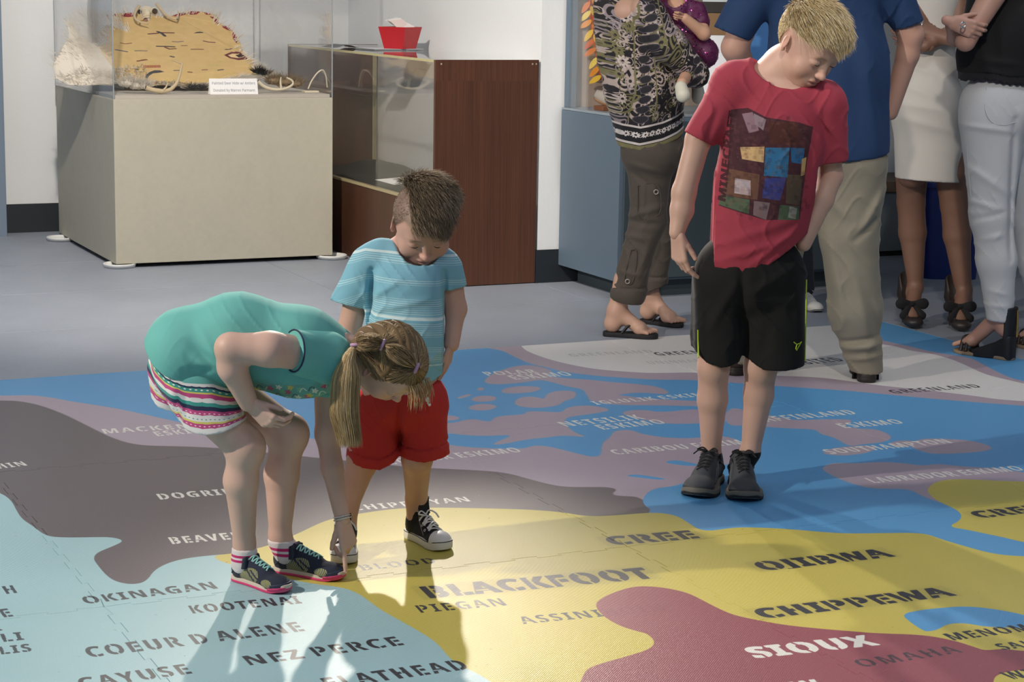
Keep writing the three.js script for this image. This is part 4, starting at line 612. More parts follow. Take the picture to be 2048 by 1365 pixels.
// the lower (or upper) edge of a garment, drawn as a line in the picture at distance d: > 0 outside
function edgeBelow(list, d, tilt = 0) {
  const q = []; for (let i = 0; i < list.length; i += 2) { const p = at(list[i], list[i + 1], d); q.push([p.dot(RIGHT), p.y]); } q.sort((a, b) => a[0] - b[0]);
  const d0 = d; return (x, y, z) => { const r = x * RIGHT.x + z * RIGHT.z, w = x * AWAY.x + z * AWAY.z - d0; let i = 0; while (i < q.length - 2 && r > q[i + 1][0]) i++; const t = clamp((r - q[i][0]) / (q[i + 1][0] - q[i][0])), s = q[i][1] + (q[i + 1][1] - q[i][1]) * t; return s + tilt * w - y; };
}
// creases: ridges (or grooves) along lines drawn on the near side of the cloth: [a, b, width, height]
function creases(list) {
  const c = list.map(([a, b, w, h]) => { const ar = a.dot(RIGHT), br = b.dot(RIGHT); return { ar, ay: a.y, dr: br - ar, dy: b.y - a.y, l: (br - ar) ** 2 + (b.y - a.y) ** 2 + 1e-9, far: Math.max(a.dot(AWAY), b.dot(AWAY)) + 0.1, w, h }; });
  return (x, y, z) => { const r = x * RIGHT.x + z * RIGHT.z, w = x * AWAY.x + z * AWAY.z; let s = 0; for (const e of c) { if (w > e.far) continue; const pr = r - e.ar, py = y - e.ay, t = clamp((pr * e.dr + py * e.dy) / e.l), dr = pr - e.dr * t, dy = py - e.dy * t, q = (dr * dr + dy * dy) / (e.w * e.w); if (q < 9) s += e.h * Math.exp(-q) * Math.sin(Math.PI * (0.12 + 0.76 * t)) * smooth(e.far, e.far - 0.06, w); } return s; };
}
const ripple = (x, y, z, f = 1) => Math.sin(x * 37 * f + y * 11 * f + 1.3) * Math.sin(y * 29 * f - z * 23 * f) * 0.6 + Math.sin(z * 41 * f + y * 17 * f) * Math.sin(x * 19 * f + 0.7) * 0.4;
// soft wrinkles of hanging cloth: warped ridges that come and go
const drape = (x, y, z, f = 1) => { const r = x * RIGHT.x + z * RIGHT.z; const a = Math.sin((r * 52 + y * 23 + 1.6 * Math.sin(y * 31 + r * 13)) * f), b = Math.sin((y * 47 - r * 29 + 1.9 * Math.sin(r * 37 + 2)) * f), m = 0.5 + 0.5 * Math.sin(r * 17 * f + 3 * Math.sin(y * 9 * f)), n = 0.5 + 0.5 * Math.sin(y * 13 * f + r * 7); return (1 - Math.abs(a)) ** 3 * m + 0.8 * (1 - Math.abs(b)) ** 3 * n * (1 - m) - 0.2; };
// ---- a head: c centre, F forward, U up, s height from chin to crown
function headFrame(c, f, up, s) { const { F, U, X } = orth(f, up); return { c, F, U, X, s, P: (x, y, z) => c.clone().addScaledVector(X, x * s).addScaledVector(U, y * s).addScaledVector(F, z * s), L: (x, y, z) => { const dx = x - c.x, dy = y - c.y, dz = z - c.z; return [(dx * X.x + dy * X.y + dz * X.z) / s, (dx * U.x + dy * U.y + dz * U.z) / s, (dx * F.x + dy * F.y + dz * F.z) / s]; } }; }
function headSolid(H, o = {}) {
  const S = new Solid(0.05 * H.s), B = [H.X, H.U, H.F], s = H.s, E = (x, y, z, a, b, c, k = 0.06, cut = false, basis = B) => S.ell(H.P(x, y, z), [a * s, b * s, c * s], basis, { k: k * s, cut }), C = (a, b, ra, rb, k = 0.04, cut = false) => S.cone(H.P(...a), H.P(...b), ra * s, rb * s, { k: k * s, cut });
  const chub = o.chub ?? 0;
  E(0, 0.12, -0.08, 0.35, 0.375, 0.42, 0.01); E(0, -0.12, 0.06, 0.275 + 0.02 * chub, 0.345, 0.275, 0.1); E(0, -0.385, 0.2, 0.1, 0.085, 0.085, 0.1); E(0, -0.27, -0.02, 0.25 + 0.03 * chub, 0.15, 0.2, 0.1);
  for (const q of [-1, 1]) E(q * 0.155, -0.17, 0.185, 0.12 + 0.02 * chub, 0.125, 0.1, 0.08);
  C([-0.15, 0.065, 0.27], [0.15, 0.065, 0.27], 0.055, 0.055, 0.08); E(0, 0.2, 0.2, 0.22, 0.17, 0.12, 0.1);
  for (const q of [-1, 1]) { E(q * 0.145, -0.005, 0.375, 0.085, 0.05, 0.07, 0.06, true); E(q * 0.14, -0.01, 0.275, 0.075, 0.06, 0.062, 0.02); }
  C([0, 0.03, 0.302], [0, -0.14, 0.375], 0.028, 0.036, 0.06); E(0, -0.15, 0.392, 0.042, 0.037, 0.04, 0.03); for (const q of [-1, 1]) E(q * 0.043, -0.16, 0.358, 0.029, 0.026, 0.034, 0.025);
  E(0, -0.27, 0.25, 0.13, 0.095, 0.085, 0.06); E(0, -0.245, 0.335, 0.08, 0.024, 0.03, 0.025); E(0, -0.298, 0.322, 0.066, 0.026, 0.034, 0.02); C([-0.085, -0.274, 0.345], [0.085, -0.274, 0.345], 0.008, 0.008, 0.014, true); E(0, -0.2, 0.36, 0.012, 0.03, 0.014, 0.02, true);
  for (const q of [-1, 1]) { const t = [H.X.clone().multiplyScalar(0.9).addScaledVector(H.F, -0.43 * q).normalize(), H.U.clone().multiplyScalar(0.96).addScaledVector(H.F, -0.22).normalize(), null]; t[2] = t[0].clone().cross(t[1]).normalize();
    E(q * 0.355, -0.02, -0.08, 0.026, 0.105, 0.062, 0.02, false, t); E(q * 0.382, -0.005, -0.065, 0.018, 0.06, 0.032, 0.012, true, t); E(q * 0.352, -0.115, -0.055, 0.022, 0.03, 0.03, 0.015, false, t); }
  return S;
}
function headColor(H, tone, o = {}) {
  const out = new THREE.Color(), lip = hex(o.lip ?? 0xb06a62), brow = hex(o.brow ?? 0x8a6f52), blush = hex(0xc98577), stub = o.stubble ? hex(o.stubble) : null;
  return (x, y, z) => { const [a, b, c] = H.L(x, y, z), t = tone(x, y, z); out.copy(t);
    const ax = Math.abs(a);
    if (c > 0.1) { out.lerp(blush, 0.35 * Math.exp(-(((ax - 0.17) / 0.1) ** 2) - ((b + 0.15) / 0.09) ** 2)); out.lerp(blush, 0.3 * Math.exp(-((a / 0.06) ** 2) - ((b + 0.14) / 0.06) ** 2)); out.lerp(lip, 0.75 * smooth(1.15, 0.8, Math.hypot(a / 0.088, (b + 0.272) / 0.042))); out.lerp(brow, 0.6 * smooth(1.2, 0.5, Math.hypot((ax - 0.145) / 0.085, (b - 0.085 + 1.5 * (ax - 0.145) ** 2) / 0.018))); }
    if (ax > 0.34 && b < 0.1 && c < 0.05) out.lerp(blush, 0.3); if (stub) { const m = o.stubbleMask(a, b, c); if (m > 0) out.lerp(stub, m); } return out; };
}
function lashes(H, drop = 0) {   // dark line of lashes on lowered lids
  const gs = []; for (const q of [-1, 1]) { const pts = []; for (let i = 0; i <= 6; i++) { const t = i / 6 * 2 - 1; pts.push(H.P(q * (0.14 + 0.062 * t), -0.034 - drop + 0.016 * t * t, 0.336 - 0.03 * t * t - (t > 0 ? 0.012 * t : 0))); } gs.push(tube(pts, 0.0055 * H.s, 14, 6)); } return gs;
}
// ---- hair: strands grown from the scalp; flow(local root) gives the combing direction in head axes
function strands({ n, root, grow, seg = 5, r = 0.0009, cols, sides = 3 }) {
  const pos = [], nor = [], col = [], idx = [], C = cols.map(hex), cc = new THREE.Color();
  for (let i = 0; i < n; i++) { const a = root(i); if (!a) continue; const path = grow(a, seg), base = pos.length / 3; cc.copy(C[(rnd() * C.length) | 0]).multiplyScalar(0.8 + 0.4 * rnd()); const k0 = path.length;
    for (let j = 0; j < k0; j++) { const t = path[Math.min(j + 1, k0 - 1)].clone().sub(path[Math.max(j - 1, 0)]).normalize(), u = V(t.y, t.z, -t.x).cross(t).normalize(), v = t.clone().cross(u), w = r * (j === k0 - 1 ? 0.15 : 1 - 0.45 * j / k0);
      for (let q = 0; q < sides; q++) { const an = q / sides * 6.2832, d = u.clone().multiplyScalar(Math.cos(an)).addScaledVector(v, Math.sin(an)); pos.push(path[j].x + d.x * w, path[j].y + d.y * w, path[j].z + d.z * w); nor.push(d.x, d.y, d.z); col.push(cc.r, cc.g, cc.b); } }
    for (let j = 0; j < k0 - 1; j++) for (let q = 0; q < sides; q++) { const A = base + j * sides + q, B = base + j * sides + (q + 1) % sides; idx.push(A, B, A + sides, B, B + sides, A + sides); } }
  const g = new THREE.BufferGeometry(); g.setAttribute('position', new THREE.Float32BufferAttribute(pos, 3)); g.setAttribute('normal', new THREE.Float32BufferAttribute(nor, 3)); g.setAttribute('color', new THREE.Float32BufferAttribute(col, 3)); g.setAttribute('uv', new THREE.BufferAttribute(new Float32Array(pos.length / 3 * 2), 2)); g.setIndex(idx); return g;
}
const hairMat = new THREE.MeshPhysicalMaterial({ vertexColors: true, roughness: 0.5, sheen: 0.3, sheenRoughness: 0.4, sheenColor: new THREE.Color(0xfff0d0) });
const SK = { c: [0, 0.12, -0.08], r: [0.352, 0.378, 0.423] };
function scalpRoot(H, mask, lift = 0) { for (let k = 0; k < 40; k++) { const u = rnd() * 2 - 1, a = rnd() * 6.2832, q = Math.sqrt(1 - u * u), d = [q * Math.cos(a), u, q * Math.sin(a)], l = [SK.c[0] + SK.r[0] * d[0], SK.c[1] + SK.r[1] * d[1], SK.c[2] + SK.r[2] * d[2]]; if (rnd() < mask(...l)) return { l, n: [d[0] / SK.r[0], d[1] / SK.r[1], d[2] / SK.r[2]] }; } return null; }
// short hair cut: strands follow the scalp, lifted by `lift`, `len` in head heights
function shortHair(H, { n, mask, flow, len, lift, cols, r = 0.006, gravity = 0.15, jitter = 0.25, seg = 5 }) {
  return strands({ n, r: r * H.s, seg, cols, root: () => scalpRoot(H, mask), grow: (a, sg) => {
    const [x, y, z] = a.l, N = V(...a.n).normalize(), f = V(...flow(x, y, z)); f.addScaledVector(N, -f.dot(N)); const L = (typeof len === 'function' ? len(x, y, z) : len) * (0.75 + 0.5 * rnd()), lf = typeof lift === 'function' ? lift(x, y, z) : lift;
    let d = f.normalize().addScaledVector(N, lf).add(V((rnd() - 0.5) * jitter, (rnd() - 0.5) * jitter, (rnd() - 0.5) * jitter)).normalize(), p = V(x, y, z).addScaledVector(N, -0.01); const out = [H.P(p.x, p.y, p.z)], dn = V(-H.X.y, -H.U.y, -H.F.y);
    for (let i = 0; i < sg; i++) { p = p.clone().addScaledVector(d, L / sg); const e = V((p.x - SK.c[0]) / SK.r[0], (p.y - SK.c[1]) / SK.r[1], (p.z - SK.c[2]) / SK.r[2]), l = e.length(), low = 1.025 + 0.03 * rnd(); if (l < low && i > 0) { p.set(SK.c[0] + SK.r[0] * e.x / l * low, SK.c[1] + SK.r[1] * e.y / l * low, SK.c[2] + SK.r[2] * e.z / l * low); } out.push(H.P(p.x, p.y, p.z)); d.addScaledVector(dn, gravity / sg).addScaledVector(N, -lf * 0.9 / sg).normalize(); }
    return out; } });
}
// ---- a hand: w wrist, d towards the fingers, t towards the thumb side, n where the palm faces; s wrist to middle finger tip
function handSolid(o) {
  const { w, s } = o, D = o.d.clone().normalize(), T = o.t.clone().addScaledVector(D, -o.t.dot(D)).normalize(), N = D.clone().cross(T); if (o.n && N.dot(o.n) < 0) N.negate();
  const S = new Solid(0.03 * s), P = (a, b, c = 0) => w.clone().addScaledVector(D, a * s).addScaledVector(T, b * s).addScaledVector(N, c * s);
  const kn = [[0.5, 0.155], [0.52, 0.052], [0.5, -0.05], [0.455, -0.145]], len = [0.9, 1, 0.93, 0.74], rad = [0.05, 0.052, 0.049, 0.043];
  S.cone(P(-0.12, 0), P(0.1, 0), 0.115 * s, 0.11 * s, { flat: [N, 0.72] });
  kn.forEach(([a, b], i) => S.cone(P(0.06, b * 0.55), P(a, b), 0.085 * s, 0.066 * s, { flat: [N, 0.8], k: 0.05 * s }));
  const bend = (v, a, ax) => v.clone().applyAxisAngle(ax, a), axis = D.clone().cross(N).normalize(), nails = [];
  kn.forEach(([a, b], i) => { const c = o.curl[i], sp = (o.spread ?? 0.12) * (b > 0 ? b / 0.155 : b / 0.145), d0 = D.clone().addScaledVector(T, sp).normalize(); let p = P(a, b), d = d0, R = rad[i] * s; const ls = [0.23, 0.15, 0.115], cs = Array.isArray(c) ? c : [c * 1.1, c * 1.35, c * 0.9];
    ls.forEach((l, j) => { d = bend(d, cs[j], axis); const q = p.clone().addScaledVector(d, l * len[i] * s); S.cone(p, q, R, R * 0.9, { k: j ? 0.012 * s : 0.03 * s }); R *= 0.9; if (j === 2) nails.push({ p: q.clone().addScaledVector(d, 0.012 * s), d: d.clone(), n: d.clone().cross(axis).multiplyScalar(d.clone().cross(axis).dot(N) > 0 ? -1 : 1).normalize(), r: R }); p = q; }); });
  const th = o.thumb ?? [0.75, 0.6, 0.3], t0 = P(0.1, 0.1, 0.02), td = D.clone().multiplyScalar(th[0]).addScaledVector(T, th[1]).addScaledVector(N, th[2]).normalize(), t1 = t0.clone().addScaledVector(td, 0.19 * s), td2 = td.clone().addScaledVector(D, o.thumbBend ?? 0.4).addScaledVector(N, (o.thumbBend ?? 0.4) * 0.6).normalize(), t2 = t1.clone().addScaledVector(td2, 0.16 * s), t3 = t2.clone().addScaledVector(td2, 0.1 * s).addScaledVector(D, 0.02 * s);
  S.cone(t0, t1, 0.075 * s, 0.058 * s, { k: 0.05 * s }); S.cone(t1, t2, 0.057 * s, 0.05 * s, { k: 0.02 * s }); S.cone(t2, t3, 0.05 * s, 0.042 * s, { k: 0.015 * s });
  S.nails = nails; return S;
}
function nailGeos(S) { return S.nails.map(({ p, d, n, r }) => { const g = new THREE.SphereGeometry(1, 10, 8); g.scale(r * 0.62, r * 0.2, r * 0.85); const m = new THREE.Matrix4().makeBasis(d.clone().cross(n).negate(), n, d); g.applyMatrix4(m); const c = p.clone().addScaledVector(n, r * 0.72).addScaledVector(d, -r * 0.1); g.translate(c.x, c.y, c.z); return g; }); }
// mesh several solids (with their own cell sizes) into one skin geometry
function skin(list, color) { return mergeGeometries(list.map(([S, cell, col]) => S.mesh({ cell, color: col ?? color, margin: 0.006 }))); }
// ---- shoes: unit length along +x from the heel, y up; frame() places them on the floor
function footFrame(heel, toe, lift = 0) { const f = toe.clone().sub(heel); f.y = 0; const L = f.length(); f.normalize(); return new THREE.Matrix4().makeBasis(f, UP, f.clone().cross(UP)).scale(V(L, L, L)).setPosition(heel.x, lift, heel.z); }
function soleShape(w = 1, toe = 1, heel = 1) { const s = new THREE.Shape(); s.moveTo(0, 0); s.bezierCurveTo(0, 0.1 * w * heel, 0.06, 0.125 * w * heel, 0.17, 0.125 * w * heel); s.bezierCurveTo(0.4, 0.1 * w, 0.5, 0.17 * w, 0.7, 0.185 * w); s.bezierCurveTo(0.88, 0.185 * w, 1, 0.12 * w * toe, 1, 0); s.bezierCurveTo(1, -0.12 * w * toe, 0.88, -0.17 * w, 0.7, -0.165 * w); s.bezierCurveTo(0.5, -0.14 * w, 0.4, -0.11 * w, 0.17, -0.12 * w * heel); s.bezierCurveTo(0.06, -0.12 * w * heel, 0, -0.1 * w * heel, 0, 0); return s; }
function soleGeo(shape, h, bevel = 0.012, rise = 0, wedge = 0) { const g = new THREE.ExtrudeGeometry(shape, { depth: h - 2 * bevel, bevelEnabled: true, bevelThickness: bevel, bevelSize: bevel, bevelOffset: -bevel, bevelSegments: 2, curveSegments: 10, steps: 1 }); g.rotateX(-Math.PI / 2); g.translate(0, bevel, 0); const p = g.attributes.position; for (let i = 0; i < p.count; i++) { const x = p.getX(i), y = p.getY(i); p.setY(i, y + rise * smooth(0.72, 1, x) ** 2 + wedge * (y / h) * smooth(0.75, 0.05, x)); } g.computeVertexNormals(); return toCreasedNormals(g, 0.7); }
function surfaceUp(S, x, z, y0 = 0.8) { let y = y0; for (let i = 0; i < 90; i++) { const d = S.value(x, y, z); if (d < 0.001) break; y -= Math.max(0.004, d * 0.6); if (y < 0) break; } return y; }
function lowUpper(h = 1) {   // low trainer upper
  const S = new Solid(0.06); S.ell(V(0.15, 0.17, 0), [0.145, 0.17, 0.125]); S.cone(V(0.2, 0.17, 0), V(0.6, 0.12, 0), 0.125, 0.13); S.ell(V(0.77, 0.095, 0), [0.215, 0.115, 0.165]); S.cone(V(0.3, 0.31 * h, 0), V(0.58, 0.19, 0), 0.085, 0.095); S.cone(V(0.16, 0.3 * h, 0), V(0.24, 0.34 * h, 0), 0.105, 0.1);
  S.cone(V(0.13, 0.45 * h, 0), V(0.22, 0.33 * h, 0), 0.075, 0.07, { cut: true, k: 0.02 }); S.cone(V(0.22, 0.33 * h, 0), V(0.27, 0.42 * h, 0), 0.07, 0.08, { cut: true, k: 0.02 }); return S;
}
// ---------------------------------------------------------------- the tall boy in the red shirt
// sport shoes, built once at unit length
function trainer({ w = 1, upper, sole, tread, lace, tongue, lining, panel }) {
  const S = lowUpper(), parts = {}; S.post = null;
  parts.upper = S.mesh({ cell: 0.016, post: (d, x, y) => Math.max(d, 0.05 - y), uv: (x, y, z) => [clamp(x, 0.01, 0.99), clamp(y * 2.2, 0.01, 0.99)] });
  parts.sole = soleGeo(soleShape(w * 0.93), 0.078, 0.014, 0.05); parts.tread = soleGeo(soleShape(w * 0.955), 0.034, 0.008, 0.055);
  S.post = null; const up = (x, z) => V(x, surfaceUp(S, x, z) + 0.004, z), laces = [];
  for (let i = 0; i < 5; i++) { const x = 0.36 + i * 0.062, q = 0.075 - 0.004 * i; laces.push(tube([up(x, -q), up(x + 0.012, -q * 0.5), up(x + 0.028, 0), up(x + 0.04, q * 0.5), up(x + 0.05, q)], 0.0095, 14, 6)); laces.push(tube([up(x + 0.05, -q), up(x + 0.038, -q * 0.5), up(x + 0.026, 0).add(V(0, 0.008, 0)), up(x + 0.012, q * 0.5), up(x, q)], 0.0095, 14, 6)); }
  parts.laces = merge(laces); laces.length = 0;
  for (const q of [-1, 1]) { const b = up(0.36, 0.01 * q); laces.push(tube([b, b.clone().add(V(0.0, 0.035, 0.05 * q)), b.clone().add(V(0.05, 0.02, 0.1 * q)), b.clone().add(V(0.05, 0.01, 0.03 * q)), b], 0.008, 20, 6)); laces.push(tube([b, b.clone().add(V(0.03, 0.02, 0.07 * q)), b.clone().add(V(0.1, -0.02, 0.13 * q))], 0.008, 12, 6)); }
  parts.bow = merge(laces);
  parts.tongue = (() => { const T = new Solid(0.02); T.box(V(0.3, 0.345, 0), [0.055, 0.012, 0.055], 0.012, [V(0.55, 0.83, 0), V(-0.83, 0.55, 0), V(0, 0, 1)]); return T.mesh({ cell: 0.012 }); })();
  const band = (x0, x1, h0, h1, q) => { const pts = []; for (let i = 0; i <= 8; i++) { const t = i / 8, x = lerp(x0, x1, t), y = lerp(h0, h1, t); let z = 0.3 * q; for (let k = 0; k < 60; k++) { const d = S.value(x, y, z); if (d < 0.001) break; z -= q * Math.max(0.002, d * 0.6); } pts.push(V(x, y, z)); } return tube(pts, 0.011, 16, 6); };
  parts.panels = [band(0.28, 0.5, 0.28, 0.1, 1), band(0.42, 0.62, 0.22, 0.1, 1), band(0.08, 0.3, 0.12, 0.3, 1), band(0.28, 0.5, 0.28, 0.1, -1), band(0.42, 0.62, 0.22, 0.1, -1), band(0.08, 0.3, 0.12, 0.3, -1), band(0.05, 0.16, 0.3, 0.36, 1)];
  // strap, collar edge and front bumper that some of the shoes carry
  S.post = null; parts.strap = taperTube([-0.125, -0.09, -0.045, 0, 0.045, 0.09, 0.125].map((z) => { const v = up(0.31 + 0.02 * Math.abs(z), z * 0.9); v.y = Math.max(v.y, 0.16); return v; }), () => 0.045, 20, 8, [UP, 0.3]);
  parts.collar = tube([...Array(14).keys()].map((i) => { const a = i / 14 * 6.2832; return V(0.19 + 0.115 * Math.cos(a), 0.375 + 0.02 * Math.cos(a) - 0.07 * Math.sin(a) ** 2, 0.095 * Math.sin(a)); }), 0.012, 40, 6, true);
  parts.bumper = S.mesh({ cell: 0.013, post: (d, x, y, z) => Math.max(d - 0.014, 0.02 - y, y - 0.085 - 0.16 * (x - 0.9), 0.74 + 1.2 * z * z - x) });
  parts.toe = S.mesh({ cell: 0.014, post: (d, x, y, z) => Math.max(d - 0.006, 0.055 - y, y - 0.12 - 0.25 * (x - 0.85), 0.8 + 0.6 * z * z - x) });
  return parts;
}
function putTrainer(parent, P, M, m, bow = true) {   // m: materials
  const a = (o, n, g, mat, label) => { const q = part(o, n, g, mat, label); return q; };
  const shoe = a(parent, 'shoe', P.upper, m.upper); shoe.matrixAutoUpdate = false; shoe.matrix.copy(M); shoe.matrix.decompose(shoe.position, shoe.quaternion, shoe.scale); shoe.matrixAutoUpdate = true;
  a(shoe, 'sole', P.sole, m.sole); a(shoe, 'tread', P.tread, m.tread); a(shoe, 'laces', P.laces, m.lace); if (bow) a(shoe, 'lace_bow', P.bow, m.lace); a(shoe, 'tongue', P.tongue, m.tongue); a(shoe, 'toe_guard', P.toe, m.toe ?? m.upper); for (const g of P.panels) a(shoe, 'overlay', g, m.panel);
  return shoe;
}
{
  const D = reach(1448, 972), A = (x, y, o = 0) => at(x, y, D + o), PX = 1 / 702, tone = skinTone(0xc9a493);
  const boy = thing('person', 'tall blond boy in a red printed shirt and black shorts looking down, hand in pocket', 'person', null, onFloor(1455, 985).setY(0));
  const local = (g) => { g.translate(-boy.position.x, 0, -boy.position.z); return g; }, add = (n, g, m, l, p = boy) => part(p, n, local(g), m, l);
  // head, neck, limbs
  const H = headFrame(A(1622, 92, -0.03), dirn(0.46, -0.6, 0.62), dirn(0.26, 1, 0.2), 0.243);
  const hs = headSolid(H); hs.cone(H.P(0, -0.22, -0.1), A(1568, 150, 0.03), 0.05, 0.056, { k: 0.03 });
  const B = new Solid(0.014);
  B.cone(A(1566, 152, 0.03), A(1585, 118, 0.0), 0.056, 0.05); B.cone(A(1505, 182, 0.03), A(1640, 198, 0.03), 0.048, 0.046, { k: 0.04 }); B.cone(A(1516, 172, 0.03), A(1562, 130, 0.03), 0.046, 0.054, { k: 0.04 }); B.ell(A(1560, 215, 0.02), [0.135, 0.1, 0.085], [RIGHT, UP, AWAY]);
  const sh = A(1445, 195, 0.01), sm = A(1397, 278), el = A(1368, 385, -0.01), wr = A(1354, 466, -0.03); B.cone(sh, sm, 0.034, 0.0365); B.cone(sm, el, 0.0365, 0.034); B.cone(el, A(1364, 420, -0.015), 0.0345, 0.033); B.cone(A(1364, 420, -0.015), wr, 0.033, 0.0225);
  const sl = A(1655, 232, 0.03), e2 = A(1662, 352, 0.06), w2 = A(1607, 488, -0.02); B.cone(sl, e2, 0.038, 0.033); B.cone(e2, A(1645, 400, 0.04), 0.034, 0.032); B.cone(A(1645, 400, 0.04), w2, 0.031, 0.023);
  const feet = [[1388, 1001, -0.32], [1490, 1008, -0.05]].map(([c, d, r]) => { const t = onFloor(c, d), h = t.clone().addScaledVector(dirn(r, 0, 1), -0.275); return { h, t, o: h.clone().lerp(t, 0.24).dot(AWAY) - D, end: h.clone().lerp(t, 0.2).setY(0.06) }; });
  for (const [kx, ky, cx, cy, ax, ay, tx, kr, fi] of [[1427, 735, 1425, 800, 1422, 905, 1440, 0.0455, 0], [1521, 735, 1517, 790, 1501, 902, 1540, 0.0475, 1]]) { B.cone(A(tx, 560), A(kx, ky), 0.066, kr); B.cone(A(kx, ky), A(cx, cy, 0.01), kr, 0.0435); B.cone(A(cx, cy, 0.012), A(ax, ay, feet[fi].o), 0.0435, 0.0275); B.ell(A(kx, ky + 2, -0.026), [0.03, 0.036, 0.022], [RIGHT, UP, AWAY], { k: 0.03 }); B.cone(A(ax, ay, feet[fi].o), feet[fi].end, 0.028, 0.03); }
  const hand = handSolid({ w: wr, s: 0.155, d: dirn(0.12, -1, 0.05), t: dirn(0.55, -0.1, 0.8), n: dirn(0.85, 0, -0.5), curl: [0.28, 0.42, 0.5, 0.6], thumb: [0.85, 0.35, 0.35], thumbBend: 0.3 });
  const bodyG = skin([[B, 0.009], [hs, 0.0035, headColor(H, tone, { brow: 0xa88a5c, lip: 0xb5746c })], [hand, 0.003]], (x, y, z) => tone(x, y, z));
  const body = add('body', bodyG, skinMat);
  for (const g of nailGeos(hand)) add('nail', g, std({ color: 0xe2bba8, roughness: 0.3 }), null, body);
  for (const g of lashes(H)) add('eyelashes', g, std({ color: 0x4a3526, roughness: 0.8 }), null, body);
  // hair: blond, short at the sides, fringe combed forward
  const cap = new Solid(0.02); cap.ell(H.P(0, 0.135, -0.085), [0.362 * H.s, 0.385 * H.s, 0.432 * H.s], [H.X, H.U, H.F]);
  const front = (x) => 0.29 + 0.2 * x * x;       // height of the hair line on the forehead
  const hairHere = (x, y, z) => { const hl = z > -0.06 ? lerp(0.16, front(x), smooth(-0.02, 0.2, z)) : lerp(-0.17, 0.16, smooth(-0.3, -0.12, z)); return y > hl ? 1 : 0; };
  const capG = cap.mesh({ cell: 0.006, margin: 0.02, post: (d, x, y, z) => { const [a, b, c] = H.L(x, y, z); const hl = c > -0.06 ? lerp(0.18, front(a) + 0.03, smooth(-0.02, 0.2, c)) : lerp(-0.15, 0.18, smooth(-0.3, -0.12, c)); return Math.max(d + 0.003 * Math.sin(a * 90) * Math.sin(c * 70), (hl - b) * H.s); } });
  const hair = add('hair', capG, std({ color: 0x8f7c57, roughness: 0.7 }));
  add('strands', shortHair(H, { n: 11000, r: 0.0026, cols: [0xcbb68a, 0xb7a074, 0xdccba2, 0xa58f66, 0xe6d9b8], mask: hairHere, jitter: 0.35, gravity: 0.35, len: (x, y, z) => (y > 0.2 ? (z > 0.12 ? 0.2 : 0.24) : 0.05), lift: (x, y) => (y > 0.2 ? 0.38 : 0.16), flow: (x, y, z) => (y > 0.15 ? [0.25 * x + 0.12, -0.1, 1] : [0.1 * x, -1, 0.15]) }), hairMat, null, hair).userData.kind = 'stuff';
  // red T-shirt
  const red = new Solid(0.035); const fl = [AWAY, 0.68];
  red.ell(A(1556, 250, 0.02), [0.15, 0.16, 0.098], [RIGHT, UP, AWAY]); red.cone(A(1545, 300, 0.01), A(1499, 500, -0.005), 0.148, 0.158, { flat: fl }); red.cone(A(1470, 168, 0.02), A(1645, 200, 0.02), 0.058, 0.06); red.cone(A(1470, 160, 0.025), A(1560, 150, 0.04), 0.05, 0.06, { k: 0.04 });
  red.cone(A(1465, 180, 0.02), A(1394, 282, -0.005), 0.064, 0.047, { k: 0.03 }); red.cone(A(1650, 212, 0.02), A(1667, 330, 0.04), 0.062, 0.044, { k: 0.03 });
  red.ell(A(1574, 112, -0.02), [0.1, 0.092, 0.11], [RIGHT.clone().multiplyScalar(0.97).addScaledVector(UP, -0.24).normalize(), UP.clone().multiplyScalar(0.97).addScaledVector(RIGHT, 0.24).normalize(), AWAY], { cut: true, k: 0.012 }); 
  const hem = edgeBelow([1340, 530, 1385, 536, 1420, 548, 1455, 552, 1500, 540, 1550, 508, 1605, 470, 1650, 440], D, -0.02), cuff1 = A(1395, 276), n1 = A(1371, 360).sub(A(1463, 188)).normalize(), cuff2 = A(1665, 322, 0.04), n2 = A(1668, 400, 0.04).sub(A(1655, 212, 0.02)).normalize();
  const fold = creases([[A(1600, 470, -0.1), A(1450, 520, -0.12), 0.012, 0.008], [A(1590, 440, -0.1), A(1440, 490, -0.12), 0.014, 0.006], [A(1600, 455, -0.1), A(1500, 535, -0.12), 0.01, 0.007], [A(1400, 300, -0.08), A(1420, 440, -0.1), 0.014, 0.007], [A(1440, 220, -0.09), A(1410, 300, -0.08), 0.012, -0.006], [A(1645, 260, -0.06), A(1625, 400, -0.08), 0.014, 0.006], [A(1430, 150, 0), A(1530, 230, -0.1), 0.02, 0.004], [A(1390, 500, -0.08), A(1450, 535, -0.12), 0.012, 0.006], [A(1640, 230, -0.05), A(1655, 290, -0.02), 0.012, -0.007]]);
  const sR = A(1430, 300).dot(RIGHT), sL = A(1632, 330).dot(RIGHT);
  const print = (() => {   // rest of the print area in shirt coordinates: u across, v up (metres), taken on the chest
    const o = A(1400, 470, -0.1), ux = A(1640, 450, -0.1).sub(o), L = ux.length(); ux.normalize(); const uy = V(0, 1, 0); return { o, ux, uy }; })();
  const uvShirt = (x, y, z, nx, ny, nz) => { const front = nx * AWAY.x + nz * AWAY.z < -0.15, p = V(x, y, z).sub(print.o), q = [p.dot(print.ux) / 0.36, p.y / 0.44]; return front ? [clamp(q[0], 0.004, 0.996), clamp(q[1], 0.004, 0.996)] : [q[0] * 0.02 + 0.01, q[1] * 0.02 + 0.97]; };
